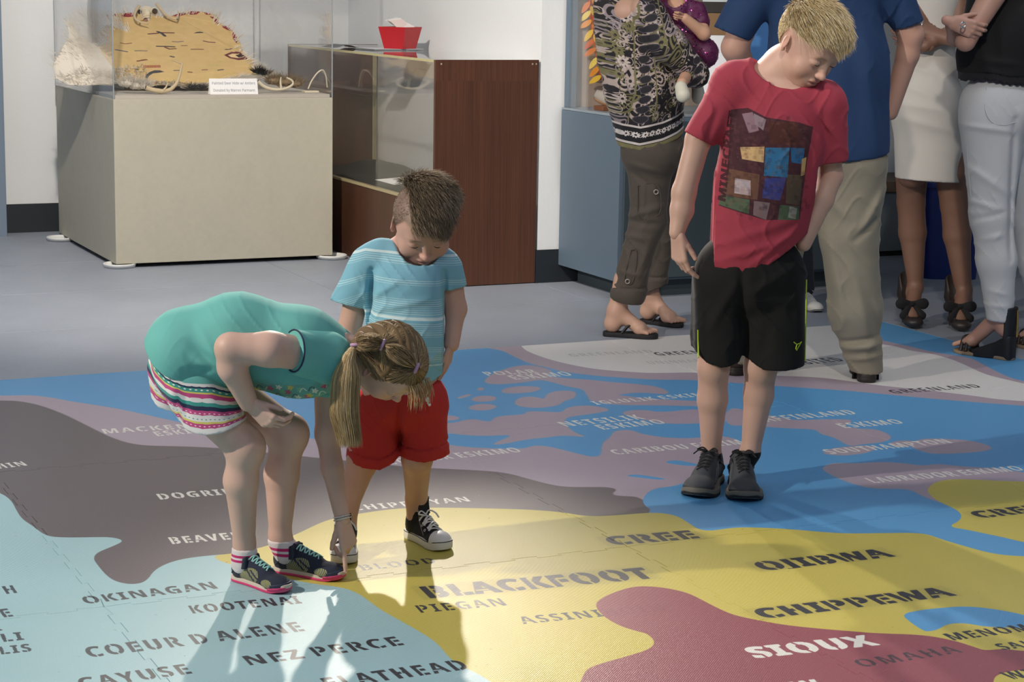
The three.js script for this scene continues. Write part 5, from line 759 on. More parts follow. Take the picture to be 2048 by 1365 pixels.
  const redG = red.mesh({ cell: 0.0055, margin: 0.02, uv: uvShirt, post: (d, x, y, z) => {
    d -= fold(x, y, z) + 0.002 * ripple(x, y, z) + 0.0042 * drape(x, y, z); const s1 = (x - cuff1.x) * n1.x + (y - cuff1.y) * n1.y + (z - cuff1.z) * n1.z, s2 = (x - cuff2.x) * n2.x + (y - cuff2.y) * n2.y + (z - cuff2.z) * n2.z, lat = x * RIGHT.x + z * RIGHT.z; 
    const isR = lat < sR, isL = lat > sL; return Math.max(d, hem(x, y, z), isR ? s1 : -1, isL ? s2 : -1); } });
  // print: dark block with plain coloured squares and the lettering at its side (the figure itself is left out)
  const c = canvas(768, 940), k = c.getContext('2d'), X = (u) => (u) * 768, Y = (v) => 940 * (1 - v); k.fillStyle = '#a0384a'; k.fillRect(0, 0, 768, 940);
  const pxu = (x, y) => { const p = A(x, y, -0.1).sub(print.o); return [X(p.dot(print.ux) / 0.36), Y(p.y / 0.44)]; }, poly = (l, col) => { k.fillStyle = col; k.beginPath(); for (let i = 0; i < l.length; i += 2) { const q = pxu(l[i], l[i + 1]); i ? k.lineTo(...q) : k.moveTo(...q); } k.closePath(); k.fill(); };
  poly([1466, 222, 1500, 218, 1535, 236, 1600, 246, 1630, 256, 1618, 320, 1602, 440, 1530, 440, 1440, 414, 1455, 360, 1462, 300], '#46222c');
  poly([1462, 340, 1520, 350, 1515, 400, 1445, 392], '#6b4a3a'); poly([1445, 392, 1500, 400, 1498, 428, 1440, 412], '#4d5f4a'); poly([1560, 410, 1602, 415, 1600, 442, 1556, 440], '#4d5f4a'); poly([1575, 350, 1608, 352, 1602, 412, 1572, 408], '#54483a');
  poly([1472, 358, 1502, 362, 1502, 392, 1470, 388], '#b9aab0'); poly([1580, 414, 1597, 418, 1593, 440, 1577, 436], '#8d8f86'); poly([1488, 230, 1508, 226, 1520, 262, 1500, 268], '#8a6f7c'); poly([1510, 228, 1534, 240, 1528, 262, 1512, 250], '#8f7c86');
  poly([1536, 244, 1596, 246, 1604, 290, 1540, 290], '#4c2622'); poly([1483, 296, 1530, 294, 1528, 326, 1486, 320], '#cfae7c'); poly([1532, 296, 1580, 296, 1576, 356, 1528, 352], '#2f6f9f'); poly([1582, 296, 1612, 298, 1608, 330, 1584, 326], '#2c679b'); poly([1530, 356, 1574, 356, 1560, 402, 1524, 396], '#3a3f86'); poly([1508, 402, 1540, 406, 1532, 440, 1506, 430], '#7d6a70'); poly([1606, 320, 1616, 316, 1612, 352, 1604, 354], '#c4a26a');
  for (let i = 0; i < 420; i++) { const u = 1450 + 165 * rnd(), v = 232 + 200 * rnd(), w = 4 + 6 * rnd(); k.globalAlpha = 0.16; poly([u, v, u + w, v + 0.5, u + w, v + w, u, v + w - 0.5], rnd() < 0.5 ? '#1f0e14' : '#8a5a4c'); } k.globalAlpha = 1;
  k.save(); { const [a, b] = pxu(1452, 408), [e, f] = pxu(1476, 226); k.translate(a, b); k.rotate(Math.atan2(f - b, e - a)); const L = Math.hypot(e - a, f - b); k.font = 'bold 60px sans-serif'; k.fillStyle = '#3a1620'; k.textBaseline = 'alphabetic'; k.scale(L / k.measureText('MINECRAFT').width, 0.95); k.globalAlpha = 0.85; k.fillText('MINECRAFT', 0, 0); k.strokeStyle = '#3a1620'; k.lineWidth = 3; k.strokeText('MINECRAFT', 0, 0); } k.restore();
  for (let i = 0; i < 2600; i++) { k.globalAlpha = 0.05; k.fillStyle = rnd() < 0.5 ? '#c2445a' : '#6d1826'; k.fillRect(rnd() * 768, rnd() * 940, 2 + 5 * rnd(), 1 + 2 * rnd()); } k.globalAlpha = 1;
  const shirt = add('shirt', redG, cloth({ map: canvasTex(c), sheenColor: new THREE.Color(0xff8090) }));
  // collar band
  const ring = []; for (let i = 0; i <= 24; i++) { const a = Math.PI * (0.02 + 1.96 * i / 24); }
  // black shorts with a lime piping and a lime emblem
  const blk = new Solid(0.03); blk.ell(A(1500, 545), [0.163, 0.13, 0.115], [RIGHT, UP, AWAY]); blk.cone(A(1448, 560, 0.0), A(1434, 745, -0.005), 0.082, 0.066, { flat: [AWAY, 0.95], k: 0.02 }); blk.cone(A(1548, 560), A(1549, 750, -0.005), 0.09, 0.088, { flat: [AWAY, 0.9], k: 0.02 }); blk.cone(A(1430, 560, 0.06), A(1414, 720, 0.05), 0.07, 0.05, { k: 0.02 });
  const hem2 = edgeBelow([1360, 690, 1390, 700, 1410, 718, 1440, 727, 1475, 720, 1482, 710, 1490, 712, 1520, 730, 1565, 731, 1614, 727, 1660, 720], D, 0.02), fold2 = creases([[A(1484, 545, -0.1), A(1484, 710, -0.09), 0.013, -0.016], [A(1500, 590, -0.12), A(1600, 530, -0.1), 0.016, 0.008], [A(1500, 610, -0.12), A(1610, 600, -0.1), 0.02, 0.006], [A(1490, 570, -0.12), A(1560, 690, -0.1), 0.02, 0.006], [A(1470, 570, -0.1), A(1420, 660, -0.07), 0.016, 0.008], [A(1396, 560, -0.03), A(1400, 720, -0.04), 0.014, 0.008], [A(1590, 500, -0.1), A(1606, 720, -0.07), 0.016, 0.006], [A(1540, 640, -0.1), A(1530, 725, -0.1), 0.018, -0.007]]);
  
  const blkG = blk.mesh({ cell: 0.0065, margin: 0.02, post: (d, x, y, z) => Math.max(d - fold2(x, y, z) - 0.002 * ripple(x, y, z, 0.8) - 0.004 * drape(x, y, z, 0.8), hem2(x, y, z), y - A(1500, 475).y - 0.02) });
  const blkVal = (p) => blk.value(p.x, p.y, p.z), onBlk = (x, y) => { let a = at(x, y, D - 0.25), b = at(x, y, D + 0.05); for (let i = 0; i <= 120; i++) { const q = a.clone().lerp(b, i / 120); if (blkVal(q) < 0.0015) return q; } return a.lerp(b, 0.6); };
  const pipe1 = tube([[1396, 660], [1396.5, 690], [1397, 716]].map(([x, y]) => onBlk(x, y)), 0.0022, 10, 6), pipe2 = tube([[1613, 560], [1612, 620], [1611, 680], [1610, 722]].map(([x, y]) => onBlk(x, y)), 0.0022, 14, 6);
  const em = [[[1587, 684], [1594, 689], [1603, 684]], [[1594, 689], [1592, 698], [1594, 701]], [[1603, 684], [1597, 694], [1593, 701]]].map((l) => tube(l.map(([x, y]) => onBlk(x, y)), 0.0017, 8, 5));
  const shorts = add('shorts', blkG, cloth({ color: 0x0d0e10, roughness: 0.9, sheen: 0.12 })), lime = std({ color: 0xb6d43a, roughness: 0.6 });
  add('piping', pipe1, lime, 'lime green piping', shorts); add('piping', pipe2, lime, 'lime green piping', shorts); add('emblem', merge(em), lime, 'lime green stitched emblem', shorts);
  // socks and shoes
  for (const [ax, ay, fi] of [[1422, 905, 0], [1501, 902, 1]]) { const s = new Solid(0.02); s.cone(A(ax, ay + 4, feet[fi].o), feet[fi].end, 0.0315, 0.034); add('sock', s.mesh({ cell: 0.006 }), cloth({ color: 0x121214 })); }
  const P = trainer({ w: 1.2 }), m = { upper: cloth({ color: 0x41444a, roughness: 0.7 }), sole: std({ color: 0x6e695f, roughness: 0.7 }), tread: std({ color: 0x1d1d1f, roughness: 0.8 }), lace: std({ color: 0x1b1c1f, roughness: 0.8 }), tongue: cloth({ color: 0x474d47 }), panel: std({ color: 0x585c62, roughness: 0.55 }), toe: std({ color: 0x34373b, roughness: 0.6 }) };
  for (const F of feet) { const M = footFrame(F.h, F.t, 0.0005); M.premultiply(new THREE.Matrix4().makeTranslation(-boy.position.x, 0, -boy.position.z)); putTrainer(boy, P, M, m); }
}
// ---------------------------------------------------------------- the small boy in the striped blue shirt
function hightop() {
  const S = new Solid(0.06), parts = {};
  S.ell(V(0.17, 0.2, 0), [0.155, 0.2, 0.14]); S.cone(V(0.24, 0.2, 0), V(0.6, 0.15, 0), 0.14, 0.14); S.ell(V(0.77, 0.13, 0), [0.205, 0.115, 0.175]); S.cone(V(0.34, 0.36, 0), V(0.6, 0.22, 0), 0.1, 0.1); S.cone(V(0.22, 0.3, 0), V(0.23, 0.66, 0), 0.155, 0.165);
  S.cone(V(0.23, 0.8, 0), V(0.23, 0.5, 0), 0.14, 0.125, { cut: true, k: 0.01 });
  parts.solid = S; parts.upper = S.mesh({ cell: 0.014, post: (d, x, y) => Math.max(d, 0.08 - y, y - 0.64 + 0.1 * (x - 0.2)), uv: (x, y, z) => [x * 4 + z, y * 4] });
  parts.sole = soleGeo(soleShape(1.08, 1.15, 1.1), 0.13, 0.018, 0.03); parts.stripe = (() => { const g = soleGeo(soleShape(1.085, 1.155, 1.105), 0.012, 0.004, 0.03); g.translate(-0.003, 0.108, 0); g.scale(1.006, 1, 1.006); return g; })();
  parts.toe = S.mesh({ cell: 0.012, post: (d, x, y, z) => Math.max(d - 0.012, 0.1 - y, 0.755 + 1.5 * z * z - x) });
  S.post = null; const up = (x, z) => V(x, surfaceUp(S, x, z, 0.6) + 0.008, z); const laces = [], rows = 5; parts.laces = laces;
  for (let i = 0; i < rows; i++) { const x = 0.47 + i * 0.06, q = 0.1; const pts = [-1, -0.6, 0, 0.6, 1].map((t) => up(x + 0.035 * t * (i % 2 ? 1 : -1), q * t)); laces.push(taperTube(pts, () => 0.016, 14, 6, [UP, 0.6])); if (i < rows - 1) { const p2 = [-1, -0.5, 0, 0.5, 1].map((t) => up(x + 0.03 + 0.04 * t * (i % 2 ? -1 : 1), q * t).add(V(0, 0.008, 0))); laces.push(taperTube(p2, () => 0.015, 14, 6, [UP, 0.6])); } }
  const b = up(0.45, 0); laces.push(tube([b, b.clone().add(V(-0.03, 0.05, 0.06)), b.clone().add(V(0.03, 0.03, 0.14)), b.clone().add(V(0.02, 0, 0.05))], 0.013, 18, 6)); laces.push(tube([b, b.clone().add(V(-0.02, 0.05, -0.06)), b.clone().add(V(0.05, 0.02, -0.13)), b.clone().add(V(0.08, -0.05, -0.17))], 0.012, 18, 6));
  const sideZ = (x, y, q) => { let z = 0.3 * q; for (let k = 0; k < 80; k++) { const d = S.value(x, y, z); if (d < 0.001) break; z -= q * Math.max(0.002, d * 0.5); } return V(x, y, z); };
  parts.eyelets = []; for (const q of [-1, 1]) for (const [x, y] of [[0.36, 0.56], [0.365, 0.47], [0.43, 0.37], [0.52, 0.29], [0.61, 0.24]]) { const c = sideZ(x, y, q), g = new THREE.TorusGeometry(0.017, 0.007, 6, 14); g.rotateX(0.5 * -q); g.translate(c.x, c.y, c.z); parts.eyelets.push(g); }
  const T = new Solid(0.02); T.box(V(0.375, 0.56, 0), [0.012, 0.14, 0.075], 0.012, [V(0.96, 0.28, 0), V(-0.28, 0.96, 0), V(0, 0, 1)]); parts.tongue = T.mesh({ cell: 0.014 });
  parts.seam = []; for (const q of [-1, 1]) { parts.seam.push(tube([[0.4, 0.62], [0.42, 0.45], [0.5, 0.32], [0.66, 0.18]].map(([x, y]) => sideZ(x - 0.045, y - 0.01, q)), 0.006, 20, 5)); parts.seam.push(tube([[0.06, 0.2], [0.05, 0.4], [0.08, 0.6]].map(([x, y]) => sideZ(x + 0.03, y, q)), 0.006, 14, 5)); }
  return parts;
}
{
  const D = reach(765, 1098), A = (x, y, o = 0) => at(x, y, D + o), tone = skinTone(0xcaa090);
  const kid = thing('person', 'small boy in a striped light blue shirt and red shorts looking down at the map', 'person', null, onFloor(765, 1098).setY(0));
  const add = (n, g, m, l, p = kid) => { g.translate(-kid.position.x, 0, -kid.position.z); return part(p, n, g, m, l); };
  const H = headFrame(A(847, 452, -0.02), dirn(0.15, -0.62, 0.77), dirn(0.03, 1, 0.2), 0.212), hs = headSolid(H, { chub: 1 });
  const B = new Solid(0.014); B.cone(A(822, 500, 0.05), H.P(0, -0.2, -0.1), 0.05, 0.046);
  hs.cone(A(822, 505, 0.05), H.P(0, -0.2, -0.1), 0.05, 0.046, { k: 0.03 });
  B.cone(A(760, 512, 0.02), A(878, 525, 0.02), 0.038, 0.038, { k: 0.04 }); B.ell(A(815, 600, 0.01), [0.085, 0.1, 0.07], [RIGHT, UP, AWAY]); B.cone(A(815, 640), A(810, 780), 0.085, 0.085);
  const e1 = A(695, 672, 0.02); B.cone(A(728, 535, 0.01), e1, 0.033, 0.03); const w1 = A(722, 752, -0.04); B.cone(e1, w1, 0.029, 0.021);
  const e2 = A(912, 618, 0.03), w2 = A(903, 690, 0.0); B.cone(A(898, 545, 0.02), e2, 0.033, 0.027); B.cone(e2, w2, 0.026, 0.0195);
  const feet = [[693, 1092, 684, 1133], [818, 1072, 893, 1105]].map(([a, b, c, d]) => { const h = onFloor(a, b), t = onFloor(c, d); return { o: h.clone().lerp(t, 0.24).dot(AWAY) - D, end: h.clone().lerp(t, 0.22).setY(0.05) }; });
  const an1 = A(694, 1015, feet[0].o), an2 = A(833, 1000, feet[1].o);
  B.cone(A(742, 850), A(724, 925, -0.02), 0.05, 0.0385); B.cone(A(724, 925, -0.02), an1, 0.0385, 0.028); B.cone(an1, feet[0].end, 0.028, 0.029);
  B.cone(A(842, 850), A(834, 918, -0.02), 0.05, 0.0385); B.cone(A(834, 918, -0.02), an2, 0.0385, 0.028); B.cone(an2, feet[1].end, 0.028, 0.029);
  const hd = handSolid({ w: w2, s: 0.098, d: dirn(-0.2, -1, 0.05), t: dirn(-0.3, 0.1, 0.9), n: dirn(-1, 0, -0.3), curl: [0.1, 0.12, 0.16, 0.2], thumb: [0.9, 0.35, 0.1] }), hd1 = handSolid({ w: w1, s: 0.098, d: dirn(0.5, -0.8, 0.2), t: dirn(0.7, 0.5, 0.3), n: dirn(0.3, -0.2, -0.9), curl: [0.3, 0.35, 0.4, 0.45] });
  const body = add('body', skin([[B, 0.008], [hs, 0.0032, headColor(H, tone, { brow: 0x8d6c50, lip: 0xb8766c, stubble: 0x75665a, stubbleMask: (x, y, z) => { const c = Math.abs(x) * 1.0; const low = z > 0 ? lerp(0.02, 0.24, smooth(0.0, 0.2, z)) : lerp(-0.2, 0.0, smooth(-0.35, 0, z)); return 0.78 * smooth(low - 0.03, low + 0.05, y) * (z > 0.3 ? 0 : 1); } })], [hd, 0.0026], [hd1, 0.0026]], (x, y, z) => tone(x, y, z)), skinMat);
  for (const g of lashes(H)) add('eyelashes', g, std({ color: 0x3d2c22, roughness: 0.8 }), null, body);
  for (const g of nailGeos(hd)) add('nail', g, std({ color: 0xe2b8a6, roughness: 0.3 }), null, body);
  // hair: shaved sides, long dark top combed forward and to his left
  const top = (x, y, z) => (y > 0.2 && x > -0.2 - 0.05 * z && x < 0.27 && z < 0.3 - 0.3 * Math.abs(x) && z > -0.42);
  const cap = new Solid(0.02); cap.ell(H.P(0, 0.135, -0.08), [0.36 * H.s, 0.385 * H.s, 0.43 * H.s], [H.X, H.U, H.F]);
  const capG = cap.mesh({ cell: 0.0055, post: (d, x, y, z) => { const [a, b, c] = H.L(x, y, z); return Math.max(d, (0.24 - b) * H.s, (-0.17 - 0.05 * c - a) * H.s, (a - 0.25) * H.s, (c - 0.28 + 0.3 * Math.abs(a)) * H.s); } });
  const hair = add('hair', capG, std({ color: 0x66564a, roughness: 0.7 }));
  add('strands', shortHair(H, { n: 11000, r: 0.0026, cols: [0x86725c, 0x6f5d4b, 0x988467, 0xab977a, 0x5d4e40], mask: (x, y, z) => (top(x, y, z) ? 1 : 0), jitter: 0.45, gravity: 0.2, len: (x, y, z) => (z > 0.1 ? 0.2 : 0.26), lift: (x, y, z) => 0.8 - 0.4 * z, flow: (x, y, z) => [0.3, -0.1, 0.9] }), hairMat, null, hair).userData.kind = 'stuff';
  add('strands', shortHair(H, { n: 7000, r: 0.0014, seg: 2, cols: [0x7d6b5a, 0x6b5a4b], mask: (x, y, z) => { const low = z > 0 ? lerp(0.04, 0.26, smooth(0.0, 0.2, z)) : lerp(-0.18, 0.02, smooth(-0.35, 0, z)); return y > low && z < 0.28 && !top(x, y, z) ? 1 : 0; }, jitter: 0.5, gravity: 0.1, len: 0.014, lift: 0.25, flow: () => [0, -1, 0.2] }), hairMat, null, hair).userData.kind = 'stuff';
  // shirt
  const s = new Solid(0.03), fl = [AWAY, 0.8]; s.cone(A(762, 512, 0.02), A(876, 524, 0.02), 0.047, 0.045); s.ell(A(818, 575, 0.0), [0.104, 0.1, 0.082], [RIGHT, UP, AWAY]); s.cone(A(816, 600, -0.005), A(816, 665, -0.01), 0.105, 0.114, { flat: fl }); s.cone(A(816, 665, -0.01), A(812, 750, 0.0), 0.113, 0.108, { flat: fl });
  s.cone(A(738, 528, 0.015), A(696, 608, 0.005), 0.05, 0.046, { k: 0.02 }); s.cone(A(893, 538, 0.02), A(910, 588, 0.025), 0.043, 0.034, { k: 0.02 });
  s.cone(A(824, 478, 0.04), A(838, 500, -0.02), 0.054, 0.05, { cut: true, k: 0.008 });
  const c1 = A(697, 608, 0.005), n1 = A(680, 668, -0.0).sub(A(712, 540, 0.01)).normalize(), c2 = A(908, 574, 0.02), n2 = A(914, 650, 0.03).sub(A(900, 540, 0.02)).normalize(), sR = A(731, 600).dot(RIGHT), sL = A(889, 600).dot(RIGHT);
  const hem = edgeBelow([650, 775, 720, 775, 800, 770, 870, 752, 885, 742, 915, 735], D, 0), folds = creases([[A(742, 545, -0.07), A(737, 665, -0.08), 0.009, -0.02], [A(740, 620, -0.07), A(860, 600, -0.09), 0.01, 0.005], [A(735, 640, -0.07), A(850, 650, -0.1), 0.012, 0.004], [A(735, 600, -0.06), A(800, 560, -0.08), 0.01, 0.005], [A(888, 545, -0.03), A(888, 650, -0.06), 0.009, -0.015], [A(890, 690, -0.06), A(840, 740, -0.08), 0.01, 0.005], [A(700, 540, -0.02), A(735, 590, -0.03), 0.01, 0.004]]);
  const stripes = (() => { const c = canvas(64, 1024), k = c.getContext('2d'); k.fillStyle = '#7db4c8'; k.fillRect(0, 0, 64, 1024);
    const line = (v, h, col, a) => { k.globalAlpha = a; k.fillStyle = col; k.fillRect(0, 1024 * (1 - v) - h / 2, 64, h); };   // v: height on the shirt, 0 hem .. 1 shoulder
    for (const [v, n] of [[0.88, 5], [0.58, 9], [0.44, 7], [0.28, 8], [0.74, 3]]) for (let i = 0; i < n; i++) line(v + (i - n / 2) * 0.0135, 3 + (i * 7) % 4, '#c4dde2', 0.75); line(0.905, 16, '#d3e4e6', 0.9); line(0.505, 20, '#d3e4e6', 0.95); line(0.2, 10, '#c4dde2', 0.8); return canvasTex(c); })();
  const y0 = A(815, 770).y, y1 = A(800, 470).y;
  const nS = A(700, 608).sub(A(745, 528)).normalize(), shG = s.mesh({ cell: 0.005, margin: 0.02, uv: (x, y, z) => { const l = x * RIGHT.x + z * RIGHT.z; const ang = l < sR ? 0.35 * (l - sR) : -0.06 * (l - sR); return [x * 3 + z * 3, (y - ang * 1 - y0) / (y1 - y0)]; }, post: (d, x, y, z) => { d -= folds(x, y, z) + 0.0013 * ripple(x, y, z, 1.3) + 0.0032 * drape(x, y, z, 1.3); const l = x * RIGHT.x + z * RIGHT.z; return Math.max(d, hem(x, y, z), l < sR ? (x - c1.x) * n1.x + (y - c1.y) * n1.y + (z - c1.z) * n1.z : -1, l > sL ? (x - c2.x) * n2.x + (y - c2.y) * n2.y + (z - c2.z) * n2.z : -1); } });
  add('shirt', shG, cloth({ map: stripes, sheenColor: new THREE.Color(0xd0f0ff) }));
  // red shorts with turned up cuffs and a drawstring
  const r = new Solid(0.025); r.ell(A(810, 800), [0.112, 0.09, 0.09], [RIGHT, UP, AWAY]); r.cone(A(755, 820), A(744, 945, -0.005), 0.068, 0.067, { k: 0.015 }); r.cone(A(846, 820), A(849, 935, -0.005), 0.064, 0.061, { k: 0.015 });
  const hem3 = edgeBelow([640, 905, 692, 913, 730, 924, 764, 928, 790, 918, 799, 908, 803, 908, 850, 914, 897, 907, 930, 900], D, 0), cuffLine = edgeBelow([640, 885, 692, 893, 730, 903, 764, 907, 790, 897, 799, 888, 803, 886, 850, 890, 897, 884, 930, 878], D, 0), f3 = creases([[A(797, 790, -0.08), A(798, 905, -0.07), 0.008, -0.012], [A(800, 800, -0.09), A(740, 870, -0.07), 0.012, 0.005], [A(805, 800, -0.09), A(870, 860, -0.07), 0.012, 0.005], [A(850, 780, -0.08), A(880, 850, -0.05), 0.012, 0.004], [A(820, 770, -0.09), A(830, 830, -0.09), 0.008, 0.004]]);
  const rg = r.mesh({ cell: 0.005, margin: 0.02, post: (d, x, y, z) => { const q = cuffLine(x, y, z); return Math.max(d - f3(x, y, z) - 0.0012 * ripple(x, y, z, 1.2) - 0.003 * drape(x, y, z, 1.3) - (q > 0 ? 0.004 : 0) + 0.003 * Math.exp(-((q / 0.003) ** 2)), hem3(x, y, z), y - A(810, 742).y); } });
  const shorts = add('shorts', rg, cloth({ color: 0xb52a26, sheenColor: new THREE.Color(0xff9080) }));
  const cord = std({ color: 0xe6e2dc, roughness: 0.7 }); add('drawstring', merge([tube([A(856, 782, -0.1), A(853, 792, -0.1), A(857, 800, -0.102), A(855, 808, -0.1)], 0.0022, 14, 6), new THREE.SphereGeometry(0.006, 10, 8).translate(...A(855, 800, -0.104).toArray()), new THREE.SphereGeometry(0.004, 10, 8).translate(...A(859, 810, -0.102).toArray())]), cord, 'white drawstring knot', shorts);
  // shoes
  const P = hightop(), black = cloth({ color: 0x15161b, roughness: 0.85 }), white = std({ color: 0xe4e3df, roughness: 0.4 }), dk = std({ color: 0x202126, roughness: 0.6 }), metal = std({ color: 0xcfd0d2, roughness: 0.3, metalness: 0.8 }), grey = std({ color: 0x8f8f92, roughness: 0.8 });
  for (const [hx, hy, tx, ty] of [[693, 1092, 684, 1133], [818, 1072, 893, 1105]]) {
    const M = footFrame(onFloor(hx, hy), onFloor(tx, ty), 0.0005).premultiply(new THREE.Matrix4().makeTranslation(-kid.position.x, 0, -kid.position.z)), sh = part(kid, 'shoe', P.upper, black); M.decompose(sh.position, sh.quaternion, sh.scale);
    part(sh, 'sole', P.sole, white); part(sh, 'sole_stripe', P.stripe, dk); part(sh, 'toe_cap', P.toe, white, 'white rubber toe cap'); part(sh, 'tongue', P.tongue, black); for (const g of P.laces) part(sh, 'lace', g, white); for (const g of P.eyelets) part(sh, 'eyelet', g, metal); for (const g of P.seam) part(sh, 'seam', g, grey); }
}
// ---------------------------------------------------------------- the girl bending down to point at the map
{
  const D = reach(560, 1168), A = (x, y, o = 0) => at(x, y, D + o), tone = skinTone(0xcba898);
  const girl = thing('person', 'girl in a teal shirt and striped skort bending down to point at the map', 'person', null, onFloor(560, 1168).setY(0));
  const add = (n, g, m, l, p = girl) => { g.translate(-girl.position.x, 0, -girl.position.z); return part(p, n, g, m, l); };
  const H = headFrame(A(782, 733, -0.02), dirn(0.45, -0.87, 0.12), dirn(0.62, 0.5, 0.6), 0.2), hs = headSolid(H, { chub: 0.5 });
  hs.cone(A(668, 700, 0.0), H.P(0, -0.25, -0.12), 0.052, 0.042, { k: 0.03 });
  const B = new Solid(0.014);
  const feet = [[468, 1158, 578, 1190], [548, 1142, 690, 1163]].map(([a, b, c, d]) => { const h = onFloor(a, b), t = onFloor(c, d); return { o: h.clone().lerp(t, 0.22).dot(AWAY) - D, end: h.clone().lerp(t, 0.2).setY(0.05) }; });
  B.cone(A(400, 705), A(590, 700), 0.085, 0.085); B.cone(A(630, 705, 0), A(700, 715, 0), 0.06, 0.045);
  // near arm: upper arm back to the elbow, forearm down to the far thigh
  const s1 = A(640, 712, -0.06), e1 = A(461, 697, -0.16), w1 = A(497, 806, -0.1); B.cone(s1, A(540, 699, -0.155), 0.041, 0.0405); B.cone(A(540, 699, -0.155), e1, 0.0405, 0.035); B.cone(e1, A(465, 735, -0.15), 0.035, 0.034); B.cone(A(465, 735, -0.15), w1, 0.034, 0.0225);
  // far arm: straight down to the map
  const s2 = A(655, 720, 0.12), e2 = A(655, 868, 0.1), w2 = A(685, 1040, 0.05); B.cone(s2, e2, 0.036, 0.03); B.cone(e2, A(664, 935, 0.08), 0.0295, 0.026); B.cone(A(664, 935, 0.08), w2, 0.026, 0.0185);
  // legs
  const leg = (hx, hy, kx, ky, cx, cy, ax, ay, o, k, F) => { B.cone(A(hx, hy, o), A(kx, ky, o), 0.064, 0.043 * k); B.cone(A(kx, ky, o), A(cx, cy, o + 0.01), 0.041 * k, 0.0405 * k, { k: 0.02 }); B.cone(A(cx, cy, o + 0.01), A(ax, ay, F.o), 0.0405 * k, 0.026 * k); B.ell(A(kx + 4, ky, o - 0.004), [0.034 * k, 0.04 * k, 0.037 * k], [RIGHT, UP, AWAY], { k: 0.03 }); B.cone(A(ax, ay, F.o), F.end, 0.026 * k, 0.027 * k); };
  leg(385, 775, 490, 895, 482, 962, 489, 1088, -0.05, 1.0, feet[0]); leg(430, 775, 577, 868, 563, 950, 560, 1072, 0.07, 1.03, feet[1]);
  const h1 = handSolid({ w: w1, s: 0.132, d: dirn(0.75, -0.65, 0.1), t: dirn(0.5, 0.6, 0.5), n: dirn(-0.2, -0.6, -0.6), curl: [0.5, 0.55, 0.6, 0.7], thumb: [0.85, 0.4, 0.3] });
  const h2 = handSolid({ w: w2, s: 0.132, d: dirn(0.26, -1, 0.1), t: dirn(-0.6, -0.2, 0.75), n: dirn(-0.75, 0.0, -0.6), curl: [[0.0, 0.12, 0.06], [0.75, 1.3, 0.9], [0.85, 1.4, 0.9], [0.9, 1.4, 0.9]], thumb: [0.85, 0.3, 0.55], thumbBend: 0.35 });
  const body = add('body', skin([[B, 0.0085], [hs, 0.0033, headColor(H, tone, { brow: 0xa5875f, lip: 0xbb7a70 })], [h1, 0.0028], [h2, 0.0028]], (x, y, z) => tone(x, y, z)), skinMat);
  for (const S of [h1, h2]) for (const g of nailGeos(S)) add('nail', g, std({ color: 0xe4bcac, roughness: 0.3 }), null, body);
  for (const g of lashes(H)) add('eyelashes', g, std({ color: 0x4d3a2b, roughness: 0.8 }), null, body);
  const br = []; { const w = w2.clone().lerp(A(672, 985, 0.07), 0.12), ax = w2.clone().sub(A(664, 935, 0.08)).normalize(); for (const [k, rr] of [[0, 0.0205], [0.006, 0.021]]) { const g = new THREE.TorusGeometry(rr, 0.0018, 6, 28); g.applyQuaternion(new THREE.Quaternion().setFromUnitVectors(V(0, 0, 1), ax)); const p = w.clone().addScaledVector(ax, k); g.translate(p.x, p.y, p.z); br.push(g); } } for (const g of br) add('bracelet', g, std({ color: 0xd8dad8, roughness: 0.2, metalness: 0.5 }));
  // teal shirt
  const t = new Solid(0.04); t.cone(A(378, 704, 0.01), A(475, 680, 0.01), 0.1, 0.108, { flat: [AWAY, 1.18] }); t.cone(A(475, 680, 0.01), A(598, 704, 0.01), 0.108, 0.103, { flat: [AWAY, 1.2] }); t.cone(A(598, 704, 0.01), A(676, 722, 0.01), 0.1, 0.07, { k: 0.05 }); t.ell(A(368, 706, 0.01), [0.088, 0.104, 0.13], [RIGHT, UP, AWAY]);
  const slv = new Solid(0.03); slv.cone(A(652, 716, -0.05), A(578, 702, -0.128), 0.064, 0.05);
  t.cone(A(660, 720, 0.1), A(657, 770, 0.11), 0.05, 0.042, { k: 0.03 });
  t.cone(A(705, 716, 0), A(760, 730, 0), 0.05, 0.06, { cut: true, k: 0.01 });
  const nS = A(582, 704, -0.125).sub(A(640, 705, -0.08)).normalize(), cS = A(588, 702, -0.122), nearW = A(590, 704, -0.1).dot(AWAY);
  const topE = [260, 640, 300, 692, 318, 715, 345, 735, 385, 748, 437, 752, 470, 770, 500, 790, 560, 830, 640, 900, 760, 1000], shHem = edgeBelow(topE, D, 0), folds = creases([[A(440, 745, -0.12), A(380, 690, -0.13), 0.012, -0.007], [A(437, 750, -0.12), A(390, 720, -0.13), 0.012, 0.008], [A(430, 740, -0.12), A(372, 745, -0.12), 0.01, -0.006], [A(450, 740, -0.12), A(395, 660, -0.13), 0.012, 0.007], [A(604, 745, -0.1), A(640, 690, -0.1), 0.012, -0.008], [A(620, 760, -0.09), A(665, 720, -0.08), 0.014, 0.008], [A(640, 775, -0.07), A(668, 740, -0.07), 0.012, -0.006], [A(560, 640, -0.1), A(620, 660, -0.11), 0.014, 0.004], [A(480, 640, -0.12), A(400, 640, -0.12), 0.02, 0.003]]);
